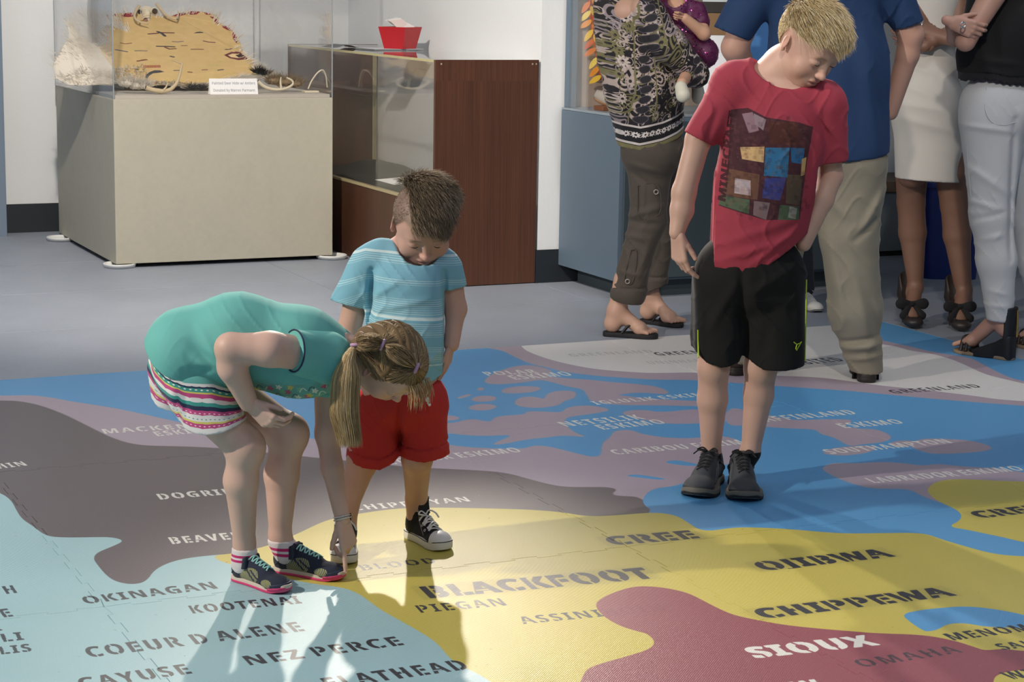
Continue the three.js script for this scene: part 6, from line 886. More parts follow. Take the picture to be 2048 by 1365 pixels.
  const floral = (() => { const c = canvas(256, 128), k = c.getContext('2d'); k.fillStyle = '#66b0aa'; k.fillRect(0, 0, 256, 128); const cols = ['#e7e9df', '#c8577f', '#d9c65a', '#35506b', '#e7e9df', '#7fc4a0']; for (let i = 0; i < 26; i++) { const x = 12 + i * 9.3, y = 30 + 22 * Math.sin(i * 1.7); k.strokeStyle = k.fillStyle = cols[i % 6]; k.lineWidth = 3; if (i % 3) { for (let q = 0; q < 5; q++) { k.beginPath(); k.ellipse(x + 6 * Math.cos(q * 1.257), y + 6 * Math.sin(q * 1.257), 5, 3, q * 1.257, 0, 7); k.fill(); } } else { k.beginPath(); k.moveTo(x - 10, y + 14); k.quadraticCurveTo(x, y - 16, x + 12, y + 8); k.stroke(); } } return canvasTex(c); })();
  const bx0 = A(500, 780).dot(RIGHT), bx1 = A(660, 780).dot(RIGHT), by0 = A(560, 800).y, by1 = A(560, 755).y;
  const tg = t.mesh({ cell: 0.0055, margin: 0.02, uv: (x, y, z) => { const l = x * RIGHT.x + z * RIGHT.z, u = (l - bx0) / (bx1 - bx0), v = (y - by0) / (by1 - by0); return u > 0 && u < 1 && v > 0 && v < 1 ? [clamp(u, 0.01, 0.99), clamp(0.45 + 0.55 * v, 0.46, 0.98)] : [0.02 + 0.001 * l, 0.04 + 0.001 * y]; }, post: (d, x, y, z) => { d -= 0.9 * folds(x, y, z) + 0.0016 * ripple(x, y, z, 1.1) + 0.002 * drape(x, y, z, 1.0); const w = x * AWAY.x + z * AWAY.z, l = x * RIGHT.x + z * RIGHT.z; return Math.max(d, shHem(x, y, z)); } }), slG = slv.mesh({ cell: 0.005, uv: (x, y, z) => [0.02 + 0.001 * x, 0.04 + 0.001 * y], post: (d, x, y, z) => Math.max(d - 0.002 * ripple(x, y, z, 1.6), (x - cS.x) * nS.x + (y - cS.y) * nS.y + (z - cS.z) * nS.z) });
  const shirt = add('shirt', mergeGeometries([tg, slG]), cloth({ map: floral, sheenColor: new THREE.Color(0xb0fff0) }));
  // navy edge of the near sleeve
  { const q = new THREE.Quaternion().setFromUnitVectors(V(0, 0, 1), nS), g = new THREE.TorusGeometry(0.0495, 0.0022, 6, 40); g.applyQuaternion(q); g.translate(cS.x, cS.y, cS.z); add('sleeve_trim', g, std({ color: 0x20304d, roughness: 0.8 }), 'navy sleeve trim', shirt); }
  // striped skort with scalloped bands
  const bands = (() => { const c = canvas(1024, 512), k = c.getContext('2d'), W = 1024; const fill = (v0, v1, col) => { k.fillStyle = col; k.fillRect(0, v0 * 512, W, (v1 - v0) * 512 + 1); }, scal = (v, col, n, r, up) => { k.fillStyle = col; for (let i = 0; i < n; i++) { k.beginPath(); k.ellipse((i + 0.5) * W / n, v * 512, W / n * 0.56, r * 512, 0, 0, 7); k.fill(); } }, dots = (v, col, n, r) => { k.fillStyle = col; for (let i = 0; i < n; i++) { k.beginPath(); k.arc((i + 0.5) * W / n, v * 512, r, 0, 7); k.fill(); } };
    fill(0, 1, '#e9e6e4'); fill(0, 0.055, '#66b0aa'); fill(0.095, 0.13, '#24304f'); scal(0.095, '#e9e6e4', 26, 0.018); fill(0.13, 0.22, '#3f9d93'); scal(0.132, '#24304f', 26, 0.012); dots(0.17, '#e4efe6', 34, 7); fill(0.21, 0.245, '#d9cf6c'); fill(0.24, 0.34, '#c64b86'); scal(0.345, '#e9e6e4', 15, 0.035); fill(0.35, 0.36, '#e9e6e4'); fill(0.375, 0.46, '#3f9d93'); scal(0.372, '#e9e6e4', 15, 0.028); fill(0.455, 0.53, '#24304f'); scal(0.455, '#3f9d93', 15, 0.014); fill(0.53, 0.65, '#c64b86'); scal(0.535, '#24304f', 15, 0.012); dots(0.6, '#f1c9dc', 40, 6); fill(0.65, 0.79, '#e9e6e4'); scal(0.655, '#e9e6e4', 15, 0.03); dots(0.71, '#4f9f96', 44, 5); fill(0.755, 0.785, '#d9cf6c'); fill(0.785, 0.9, '#c64b86'); scal(0.785, '#d9cf6c', 15, 0.012); dots(0.84, '#f1c9dc', 40, 6); fill(0.9, 1, '#e9e6e4'); scal(0.905, '#e9e6e4', 15, 0.03); const t2 = canvasTex(c); return t2; })();
  const sk = new Solid(0.025); sk.ell(A(374, 728, 0.01), [0.084, 0.092, 0.112], [RIGHT, UP, AWAY]); sk.cone(A(386, 765, -0.04), A(446, 872, -0.055), 0.076, 0.07, { k: 0.02 }); sk.cone(A(395, 765, 0.07), A(455, 850, 0.07), 0.078, 0.064, { k: 0.02 }); sk.cone(A(340, 735, 0.05), A(343, 835, 0.06), 0.054, 0.04, { k: 0.03 });
 
  const botE = [260, 800, 300, 806, 311, 818, 345, 828, 366, 833, 372, 828, 380, 842, 405, 848, 430, 849, 460, 844, 488, 833, 530, 815, 600, 790, 700, 760], skHem = edgeBelow(botE, D, 0), fs = creases([[A(372, 790, -0.1), A(376, 835, -0.1), 0.008, -0.004], [A(400, 760, -0.13), A(450, 840, -0.11), 0.018, 0.005], [A(350, 760, -0.1), A(345, 820, -0.08), 0.014, 0.006]]);
  const sg = sk.mesh({ cell: 0.0055, margin: 0.02, uv: (x, y, z) => { const a = shHem(x, y, z), b = skHem(x, y, z), v = a / (a - b + 1e-6), l = x * RIGHT.x + z * RIGHT.z, w = x * AWAY.x + z * AWAY.z; return [(l * 1.0 + Math.max(0, w - D) * 0.8) * 2.2, 1 - clamp(0.06 + 0.94 * v, 0.004, 0.998)]; }, post: (d, x, y, z) => Math.max(d - fs(x, y, z) - 0.0012 * ripple(x, y, z), skHem(x, y, z), -shHem(x, y, z) - 0.07) });
  add('skort', sg, cloth({ map: bands }));
  // socks
  const sockTex = (() => { const c = canvas(16, 256), k = c.getContext('2d'); k.fillStyle = '#e6dfe0'; k.fillRect(0, 0, 16, 256); k.fillStyle = '#c92a72'; k.fillRect(0, 70, 16, 34); k.fillRect(0, 132, 16, 34); return canvasTex(c); })();
  for (const [ax, ay, by, o] of [[489, 1096, 1135, 0], [560, 1079, 1126, 1]]) { const F = feet[o], S = new Solid(0.01); S.cone(A(ax, ay + 3, F.o), F.end, 0.0305, 0.034); const ya = A(ax, ay, F.o).y, yb = A(ax, by, F.o).y; add('sock', S.mesh({ cell: 0.005, post: (d, x, y) => Math.max(d, y - ya), uv: (x, y, z) => [x * 3, clamp(1 - (ya - y) / (ya - yb) * 1.05, 0.01, 0.99)] }), cloth({ map: sockTex, roughness: 0.9 })); }
  const P = trainer({ w: 0.98 }), stripe = (() => { const c = canvas(512, 512), k = c.getContext('2d'); k.fillStyle = '#232a3d'; k.fillRect(0, 0, 512, 512); const win = (x0, x1, y0, y1, a) => { k.save(); k.beginPath(); k.ellipse((x0 + x1) / 2, (y0 + y1) / 2, (x1 - x0) / 2, (y1 - y0) / 2, a, 0, 7); k.clip(); k.fillStyle = '#4a5048'; k.fillRect(0, 0, 512, 512); k.strokeStyle = '#c0c08c'; k.lineWidth = 5; for (let i = -40; i < 60; i++) { k.beginPath(); k.moveTo(i * 13, 0); k.lineTo(i * 13 + 130, 512); k.stroke(); } k.restore(); }; win(130, 290, 230, 480, 0.3); win(330, 430, 330, 440, 0.3); win(20, 110, 150, 250, 0.2); return canvasTex(c); })();
  const m = { upper: cloth({ map: stripe }), sole: std({ color: 0xc8bcae, roughness: 0.6 }), tread: std({ color: 0xcf3d74, roughness: 0.6 }), lace: std({ color: 0x9fd6cf, roughness: 0.7 }), tongue: cloth({ color: 0x232a3f }), panel: std({ color: 0x232a3f, roughness: 0.6 }), toe: std({ color: 0x262c42, roughness: 0.55 }) };
  for (const [hx, hy, tx, ty] of [[468, 1158, 578, 1190], [548, 1142, 690, 1163]]) { const M = footFrame(onFloor(hx, hy), onFloor(tx, ty), 0.0005).premultiply(new THREE.Matrix4().makeTranslation(-girl.position.x, 0, -girl.position.z)), sh = putTrainer(girl, P, M, m, false);
    const strap = part(sh, 'strap', P.strap, std({ color: 0x1f2638, roughness: 0.6 })); part(sh, 'collar_trim', P.collar, std({ color: 0xd23f7c, roughness: 0.7 })); part(sh, 'toe_bumper', P.bumper, std({ color: 0xcf3d74, roughness: 0.55 }), 'pink toe bumper'); }
  // hair: combed back to elastics, one long tail hanging beside the face
  const E1 = A(714, 690, -0.1), E2 = A(765, 690, -0.12), E3 = A(833, 737, -0.11);
  const cap = new Solid(0.02); cap.ell(H.P(0, 0.14, -0.09), [0.372 * H.s, 0.392 * H.s, 0.44 * H.s], [H.X, H.U, H.F]); cap.cone(H.P(-0.2, 0.05, -0.4), E1, 0.03, 0.014, { k: 0.04 });
  const hairline = (x, z) => (z > 0.0 ? lerp(-0.02, 0.24, smooth(0.0, 0.24, z)) : lerp(-0.26, -0.02, smooth(-0.35, 0.0, z)));
  const capG = cap.mesh({ cell: 0.0055, margin: 0.015, post: (d, x, y, z) => { const [a, b, c] = H.L(x, y, z); return Math.max(d + 0.002 * Math.sin(a * 60 + c * 25), (hairline(a, c) + 0.02 - b) * H.s); } });
  const hair = add('hair', capG, std({ color: 0x6d5638, roughness: 0.7 })), cols = [0x927b58, 0x7c6648, 0xa98f66, 0x6d583f, 0xb9a078];
  const lE = [E1, E2, E3].map((e) => V(...H.L(e.x, e.y, e.z)));
  const comb = (a, sg) => { const [x, y, z] = a.l; let best = 0, bd = 9; lE.forEach((e, i) => { const d = Math.hypot(e.x - x, e.y - y, e.z - z) * [0.8, 1, 1.05][i]; if (d < bd) { bd = d; best = i; } }); const e = lE[best].clone().add(V((rnd() - 0.5) * 0.06, (rnd() - 0.5) * 0.06, (rnd() - 0.5) * 0.06)), out = []; const up = 1.05 + 0.035 * rnd();
    for (let i = 0; i <= sg; i++) { const t = i / sg, p = V(lerp(x, e.x, t), lerp(y, e.y, t), lerp(z, e.z, t)), q = V((p.x - SK.c[0]) / SK.r[0], (p.y - SK.c[1]) / SK.r[1], (p.z - SK.c[2]) / SK.r[2]), l = q.length(), want = Math.max(l, up) * (i === 0 ? 0.98 : 1) + 0.02 * Math.sin(t * 3.1); p.set(SK.c[0] + SK.r[0] * q.x / l * want, SK.c[1] + SK.r[1] * q.y / l * want, SK.c[2] + SK.r[2] * q.z / l * want); out.push(H.P(p.x, p.y, p.z)); } return out; };
  add('strands', strands({ n: 9000, r: 0.00065, seg: 9, cols, root: () => scalpRoot(H, (x, y, z) => (y > hairline(x, z) ? 1 : 0)), grow: comb }), hairMat, null, hair).userData.kind = 'stuff';
  const link = (a, b, n, w) => strands({ n, r: 0.00065, seg: 7, cols, root: () => ({}), grow: (q, sg) => { const o = V((rnd() - 0.5) * w, (rnd() - 0.5) * w, (rnd() - 0.5) * w), out = []; for (let i = 0; i <= sg; i++) { const t = i / sg; out.push(a.clone().lerp(b, t).addScaledVector(o, Math.sin(Math.PI * t)).addScaledVector(AWAY, -0.014 * Math.sin(Math.PI * t)).addScaledVector(UP, 0.008 * Math.sin(Math.PI * t))); } return out; } });
  add('strands', mergeGeometries([link(E3, E2, 700, 0.035), link(E2, E1, 700, 0.04)]), hairMat, null, hair).userData.kind = 'stuff';
  const tail = strands({ n: 4200, r: 0.00065, seg: 12, cols: [0xb99d6c, 0xa58a5c, 0xcdb487, 0x8c7350, 0xdcc79c], root: () => ({}), grow: (q, sg) => { const a = rnd() * 6.283, e = Math.sqrt(rnd()), L = lerp(0.6, 1, rnd()), out = [], jx = (rnd() - 0.5) * 12; for (let i = 0; i <= sg; i++) { const t = i / sg * L, w = lerp(0.2, 1, smooth(0, 0.35, t)) * (1 - 0.25 * smooth(0.6, 1, t)), x = lerp(714, 700, smooth(0, 0.15, t)) - 12 * Math.sin(Math.min(1, t * 1.3) * 1.6) + 12 * smooth(0.6, 1, t), y = 690 + 208 * t - 8 * Math.sin(Math.min(1, t * 7) * 3.14); out.push(A(x + Math.cos(a) * e * 29 * w + jx * t * t, y, -0.1 + Math.sin(a) * e * 0.032 * w - 0.02 * t)); } return out; } });
  add('ponytail', tail, hairMat, 'light blond hanging ponytail', hair).userData.kind = 'stuff';
  const wisps = strands({ n: 90, r: 0.0008, seg: 8, cols: [0xb99d6c, 0xa58a5c, 0xcdb487], root: () => ({}), grow: (q, sg) => { const x0 = 0.1 * (rnd() - 0.5) * 4, out = [], yy = rnd() * 0.4; const a = H.P(x0, 0.24 + 0.1 * rnd(), 0.3 + 0.03 * rnd()), L = 0.015 + 0.035 * rnd(), o = V((rnd() - 0.5) * 0.02, 0, (rnd() - 0.5) * 0.02); for (let i = 0; i <= sg; i++) { const t = i / sg; out.push(a.clone().addScaledVector(H.F, 0.02 * Math.sin(t * 2)).addScaledVector(UP, -L * t * t).addScaledVector(o, t)); } return out; } });
  add('wisps', wisps, hairMat, null, hair).userData.kind = 'stuff';
  for (const [e, r] of [[E1, 0.013], [E2, 0.011], [E3, 0.01]]) { const g = new THREE.TorusGeometry(r, 0.004, 8, 20); g.applyQuaternion(new THREE.Quaternion().setFromUnitVectors(V(0, 0, 1), (e === E1 ? V(0, -1, 0.2) : RIGHT.clone().addScaledVector(UP, -0.4)).normalize())); g.translate(e.x, e.y, e.z); add('hair_elastic', g, std({ color: 0xb892b4, roughness: 0.6 }), 'small lilac hair elastic', hair); }
}
// ---------------------------------------------------------------- the grown-ups standing at the edge of the map
function person(label, px, py) { const o = thing('person', label, 'person', null, onFloor(px, py).setY(0)); return { o, add: (n, g, m, l, p = o) => { g.translate(-o.position.x, 0, -o.position.z); return part(p, n, g, m, l); }, put: (M) => M.premultiply(new THREE.Matrix4().makeTranslation(-o.position.x, 0, -o.position.z)) }; }
function simpleHair(q, H, col, cols, long = 0) {   // heads above the picture: a plain cut
  const cap = new Solid(0.03); cap.ell(H.P(0, 0.14, -0.09), [0.385 * H.s, 0.41 * H.s, 0.45 * H.s], [H.X, H.U, H.F]); if (long) cap.cone(H.P(0, 0, -0.3), H.P(0, -0.3 - long, -0.3), 0.33 * H.s, 0.24 * H.s, { flat: [H.F, 0.5], k: 0.06 });
  const g = cap.mesh({ cell: 0.009, margin: 0.02, post: (d, x, y, z) => { const [a, b, c] = H.L(x, y, z), hl = c > 0 ? lerp(0, 0.28, smooth(0, 0.25, c)) : -0.2 - long * smooth(0, -0.3, c); return Math.max(d + 0.004 * Math.sin(a * 50) * Math.sin(c * 40), (hl - b) * H.s); } });
  const hair = q.add('hair', g, std({ color: col, roughness: 0.65 }));
  q.add('strands', shortHair(H, { n: 900, r: 0.006, cols, mask: (x, y, z) => (y > (z > 0 ? lerp(0.02, 0.28, smooth(0, 0.25, z)) : -0.15) ? 1 : 0), jitter: 0.3, gravity: 0.5, len: 0.22, lift: 0.25, flow: (x, y, z) => [x, -0.6, 0.3] }), hairMat, null, hair).userData.kind = 'stuff';
}
const flat2 = (s) => [AWAY, s];
// woman with the baby ---------------------------------------------------------------
{
  const q = person('woman in a paisley top, brown trousers and flip-flops, holding a baby', 1270, 672), D = reach(1262, 672), A = (x, y, o = 0) => at(x, y, D + o), tone = skinTone(0xc09a86);
  const H = headFrame(A(1290, -70, 0), dirn(0.8, -0.2, -0.2), dirn(0.1, 1, 0), 0.225), hs = headSolid(H); const B = new Solid(0.014);
  hs.cone(A(1268, 0), H.P(0, -0.2, -0.1), 0.058, 0.054, { k: 0.03 });
  B.cone(A(1255, 25, -0.08), A(1285, 25, 0.12), 0.06, 0.06, { k: 0.04 }); B.cone(A(1275, 60), A(1300, 260), 0.1, 0.1); B.cone(A(1300, 270), A(1305, 340), 0.08, 0.06);
  // near arm: shoulder, elbow behind the patterned sleeve, forearm up under the baby
  B.cone(A(1285, 18, -0.13), A(1338, 100, -0.15), 0.05, 0.042); B.cone(A(1338, 100, -0.15), A(1392, 160, -0.13), 0.041, 0.034); B.cone(A(1392, 160, -0.13), A(1398, 105, 0.0), 0.032, 0.026); B.cone(A(1275, 20, 0.15), A(1345, 130, 0.14), 0.048, 0.04); B.cone(A(1345, 130, 0.14), A(1400, 90, 0.04), 0.036, 0.026);
  const hb = handSolid({ w: A(1398, 105, 0.0), s: 0.175, d: dirn(-0.2, 1, 0.1), t: dirn(-0.4, 0.2, 0.7), n: dirn(-0.9, 0, 0.1), curl: [0.25, 0.3, 0.35, 0.4] }), hb2 = handSolid({ w: A(1400, 90, 0.04), s: 0.175, d: dirn(-0.6, 0.5, -0.2), t: dirn(0.3, 0.8, 0.1), n: dirn(-0.6, -0.2, 0.4), curl: [0.3, 0.35, 0.4, 0.4] });
  const f1 = [onFloor(1212, 672), onFloor(1312, 678)], f2 = [onFloor(1286, 646), onFloor(1362, 656)];
  const foot = (F, up) => { const h = F[0].clone().lerp(F[1], 0.13).setY(0.055), b = F[0].clone().lerp(F[1], 0.68).setY(0.04), t = F[0].clone().lerp(F[1], 0.84).setY(0.032), side = F[1].clone().sub(F[0]).setY(0).normalize().cross(UP); B.ell(h, [0.034, 0.036, 0.034], null, { k: 0.02 }); const an = F[0].clone().lerp(F[1], 0.2).setY(0.11); B.cone(an, h, 0.036, 0.032, { k: 0.02 }); B.cone(an, b, 0.036, 0.026, { k: 0.025, flat: [UP, 0.95] }); B.cone(b.clone().addScaledVector(side, -0.02), b.clone().addScaledVector(side, 0.02), 0.024, 0.024, { k: 0.02 });
    for (let i = 0; i < 5; i++) { const s = (i - 2) * 0.0165, l = [0.045, 0.04, 0.036, 0.03, 0.022][i]; const r0 = t.clone().addScaledVector(side, s).addScaledVector(F[1].clone().sub(F[0]).normalize(), -0.02), r1 = r0.clone().addScaledVector(F[1].clone().sub(F[0]).setY(0).normalize(), l); r1.y = 0.027; B.cone(r0, r1, i === 0 ? 0.012 : 0.009, i === 0 ? 0.0115 : 0.008, { k: 0.008 }); } return an; };
  const an1 = foot(f1), an2 = foot(f2); const o1 = an1.dot(AWAY) - D, o2 = an2.dot(AWAY) - D;
  B.cone(A(1303, 330, o1 * 0.6), A(1296, 440, o1), 0.06, 0.05); B.cone(A(1296, 440, o1), A(1262, 560, o1), 0.05, 0.034); B.cone(A(1312, 330, o2 * 0.6), A(1322, 445, o2), 0.06, 0.05); B.cone(A(1322, 445, o2), A(1297, 560, o2), 0.05, 0.045);
  B.cone(A(1250, 560, o1), an1, 0.048, 0.036); B.cone(A(1296, 555, o2), an2, 0.046, 0.036);
  const body = q.add('body', skin([[B, 0.008], [hs, 0.006, headColor(H, tone)], [hb, 0.004], [hb2, 0.004]], tone), skinMat);
  simpleHair(q, H, 0x4b3626, [0x5d4531, 0x4b3626, 0x6d533b], 0.15);
  // top
  const t = new Solid(0.04); t.cone(A(1246, 22, 0), A(1300, 20, 0.04), 0.075, 0.07, { flat: flat2(1.5) }); t.cone(A(1262, 60), A(1288, 170), 0.135, 0.165, { flat: flat2(1.1) }); t.cone(A(1288, 170), A(1302, 285), 0.165, 0.138, { flat: flat2(1.05) }); t.cone(A(1215, 15), A(1225, 120), 0.06, 0.06); t.cone(A(1296, 22, -0.14), A(1340, 95, -0.17), 0.062, 0.072, { k: 0.03 }); t.cone(A(1335, 90, -0.17), A(1392, 148, -0.15), 0.068, 0.058, { k: 0.03 }); t.cone(A(1310, 60, 0.14), A(1370, 130, 0.14), 0.06, 0.06, { k: 0.03 });
  const hem = edgeBelow([1180, 280, 1241, 292, 1275, 297, 1320, 287, 1350, 275, 1372, 262, 1420, 240], D, 0), fo = creases([[A(1215, 40, -0.14), A(1250, 260, -0.16), 0.02, 0.012], [A(1260, 130, -0.17), A(1265, 280, -0.16), 0.018, -0.01], [A(1330, 150, -0.18), A(1290, 280, -0.16), 0.022, 0.012], [A(1380, 150, -0.14), A(1340, 250, -0.14), 0.02, 0.01], [A(1320, 80, -0.2), A(1390, 140, -0.18), 0.02, 0.01], [A(1300, 100, -0.18), A(1370, 160, -0.18), 0.016, -0.01]]);
  const pais = (() => { const n = 1024, c = canvas(n, n), k = c.getContext('2d'); k.fillStyle = '#1d1a1f'; k.fillRect(0, 0, n, n); const cream = '#b3a49c', olive = '#76714e', grey = '#8d8287';
    const keep = seed; seed = 77; const swirl = (x, y, r, a, col, w) => { k.strokeStyle = col; k.lineWidth = w; k.beginPath(); for (let i = 0; i <= 40; i++) { const t2 = i / 40, rr = r * (1 - 0.8 * t2), an = a + t2 * 7; const X = x + rr * Math.cos(an), Y = y + rr * Math.sin(an); i ? k.lineTo(X, Y) : k.moveTo(X, Y); } k.stroke(); };
    const drop = (x, y, r, a, col) => { k.save(); k.translate(x, y); k.rotate(a); for (let j = 4; j > 0; j--) { k.fillStyle = j % 2 ? '#1d1a1f' : col; k.beginPath(); k.moveTo(0, -r * 1.7 * j / 4); k.bezierCurveTo(r * 1.3 * j / 4, -r * 0.9 * j / 4, r * 1.2 * j / 4, r * j / 4, 0, r * j / 4); k.bezierCurveTo(-r * 1.1 * j / 4, r * j / 4, -r * 0.7 * j / 4, -r * 0.2 * j / 4, 0, -r * 1.7 * j / 4); k.fill(); } k.restore(); };
    const flower = (x, y, r, col) => { k.fillStyle = col; for (let i = 0; i < 9; i++) { k.beginPath(); k.ellipse(x + r * 0.6 * Math.cos(i * 0.698), y + r * 0.6 * Math.sin(i * 0.698), r * 0.45, r * 0.2, i * 0.698, 0, 7); k.fill(); } k.fillStyle = '#2a2529'; k.beginPath(); k.arc(x, y, r * 0.3, 0, 7); k.fill(); };
    for (let i = 0; i < 900; i++) { k.fillStyle = [cream, olive, grey, '#4a4548'][(rnd() * 4) | 0]; k.beginPath(); k.ellipse(rnd() * n, rnd() * 880, 4 + 9 * rnd(), 2 + 5 * rnd(), rnd() * 3, 0, 7); k.fill(); }
    for (let i = 0; i < 110; i++) drop(rnd() * n, rnd() * 880, 26 + 34 * rnd(), rnd() * 6, [cream, olive, grey][(rnd() * 3) | 0]); for (let i = 0; i < 70; i++) flower(rnd() * n, rnd() * 880, 16 + 22 * rnd(), [cream, '#c5b8b0', olive][(rnd() * 3) | 0]); for (let i = 0; i < 240; i++) swirl(rnd() * n, rnd() * 880, 14 + 30 * rnd(), rnd() * 6, [cream, olive, grey, cream][(rnd() * 4) | 0], 3 + 4 * rnd());
    for (const x0 of [180, 470, 760]) for (let j = 0; j < 15; j++) { k.fillStyle = '#27252b'; k.beginPath(); k.ellipse(x0, 30 + j * 58, 34, 22, 0, 0, 7); k.fill(); k.strokeStyle = '#57505a'; k.lineWidth = 4; k.stroke(); } for (const x0 of [120, 240, 410, 530]) { k.fillStyle = olive; k.fillRect(x0, 0, 9, 860); }
    k.fillStyle = '#16151a'; k.fillRect(0, 880, n, 144); k.fillStyle = '#c9c2be'; k.fillRect(0, 880, n, 12); k.fillRect(0, 978, n, 14); k.fillStyle = olive; k.fillRect(0, 996, n, 28); for (let i = 0; i < 26; i++) { flower(20 + i * 40, 934, 18, '#d8d2cf'); swirl(40 + i * 40, 934, 16, i, '#d8d2cf', 3); } seed = keep; return canvasTex(c); })();
  const tg = t.mesh({ cell: 0.008, margin: 0.03, uv: (x, y, z, nx, ny, nz) => { const l = x * RIGHT.x + z * RIGHT.z, h = -hem(x, y, z); return [l * 1.45 + (x * AWAY.x + z * AWAY.z) * 0.7, clamp(h / 0.72, 0.003, 0.997)]; }, post: (d, x, y, z) => Math.max(d - fo(x, y, z) - 0.003 * ripple(x, y, z, 0.6) - 0.006 * drape(x, y, z, 0.7), hem(x, y, z)) });
  q.add('top', tg, cloth({ map: pais }));
  // trousers
  const tr = new Solid(0.025), k1 = A(1296, 440, o1), k2 = A(1322, 445, o2), c1 = A(1257, 585, o1), c2 = A(1298, 590, o2);
  tr.ell(A(1305, 300), [0.135, 0.13, 0.15], [RIGHT, UP, AWAY]); tr.cone(A(1300, 320, o1 * 0.6), k1, 0.098, 0.074); tr.cone(k1, c1, 0.076, 0.07); tr.cone(A(1316, 320, o2 * 0.6), k2, 0.095, 0.07); tr.cone(k2, c2, 0.07, 0.066);
  const th = edgeBelow([1150, 590, 1208, 590, 1226, 598, 1260, 605, 1285, 607, 1300, 604, 1340, 590], D, 0), th2 = (x, y, z) => th(x, y, z), tf = creases([[A(1259, 328, -0.12), A(1320, 345, -0.12), 0.014, 0.008], [A(1262, 345, -0.12), A(1300, 372, -0.12), 0.012, -0.007], [A(1262, 430, -0.1), A(1330, 415, -0.12), 0.016, 0.009], [A(1255, 445, -0.1), A(1320, 450, -0.1), 0.014, -0.008], [A(1245, 470, -0.1), A(1300, 480, -0.1), 0.014, 0.007], [A(1300, 480, -0.1), A(1275, 560, -0.08), 0.016, 0.007], [A(1232, 540, -0.07), A(1290, 552, -0.08), 0.012, 0.006], [A(1330, 470, -0.08), A(1300, 560, -0.05), 0.018, -0.009], [A(1290, 360, -0.13), A(1285, 430, -0.12), 0.01, 0.005]]), cuffY = A(1250, 573).y;
  const tm = cloth({ color: 0x4d463f }), trm = q.add('trousers', tr.mesh({ cell: 0.008, margin: 0.025, post: (d, x, y, z) => Math.max(d - 1.2 * tf(x, y, z) - 0.003 * ripple(x, y, z, 0.7) - 0.006 * drape(x, y, z, 0.8) - (y < cuffY ? 0.008 : 0) + 0.004 * Math.exp(-(((y - cuffY) / 0.006) ** 2)), th2(x, y, z)) }), tm);
  const trV = (x, y, d0 = -0.25) => { let a = at(x, y, D + d0), b = at(x, y, D + 0.1); for (let i = 0; i <= 140; i++) { const p = a.clone().lerp(b, i / 140); if (tr.value(p.x, p.y, p.z) < 0.001) return p; } return b; };
  const flap = (l) => { const pts = l.map(([x, y]) => trV(x, y).addScaledVector(AWAY, -0.004)); return tube([...pts, pts[0]], 0.0025, 40, 5); };
  q.add('pocket', flap([[1275, 372], [1312, 368], [1318, 428], [1280, 436]]), tm, 'stitched cargo pocket', trm); q.add('tab', flap([[1262, 500], [1272, 500], [1262, 568], [1250, 566]]), tm, 'buttoned roll-up tab', trm);
  for (const [x, y] of [[1312, 384], [1255, 563]]) { const g = new THREE.TorusGeometry(0.009, 0.003, 8, 16); g.rotateY(-YAW); const p = trV(x, y).addScaledVector(AWAY, -0.006); g.translate(p.x, p.y, p.z); q.add('button', g, std({ color: 0x9a948a, roughness: 0.4, metalness: 0.5 }), null, trm); }
  for (const F of [f1, f2]) { const M = q.put(footFrame(F[0].clone().lerp(F[1], -0.06), F[1].clone().lerp(F[0], -0.04), 0.0005)), s = part(q.o, 'flip_flop', soleGeo(soleShape(1.05), 0.085, 0.012), std({ color: 0x16161a, roughness: 0.7 })); M.decompose(s.position, s.quaternion, s.scale); const st = std({ color: 0x1a1714, roughness: 0.35 });
    for (const z of [-1, 1]) part(s, 'strap', taperTube([V(0.36, 0.085, 0.135 * z), V(0.48, 0.22, 0.11 * z), V(0.62, 0.235, 0.05 * z), V(0.76, 0.15, 0.0)], () => 0.022, 20, 8), st); part(s, 'ornament', new THREE.SphereGeometry(0.02, 10, 8).translate(0.56, 0.26, 0.08), std({ color: 0xd8d4cc, metalness: 0.7, roughness: 0.25 })); }
}
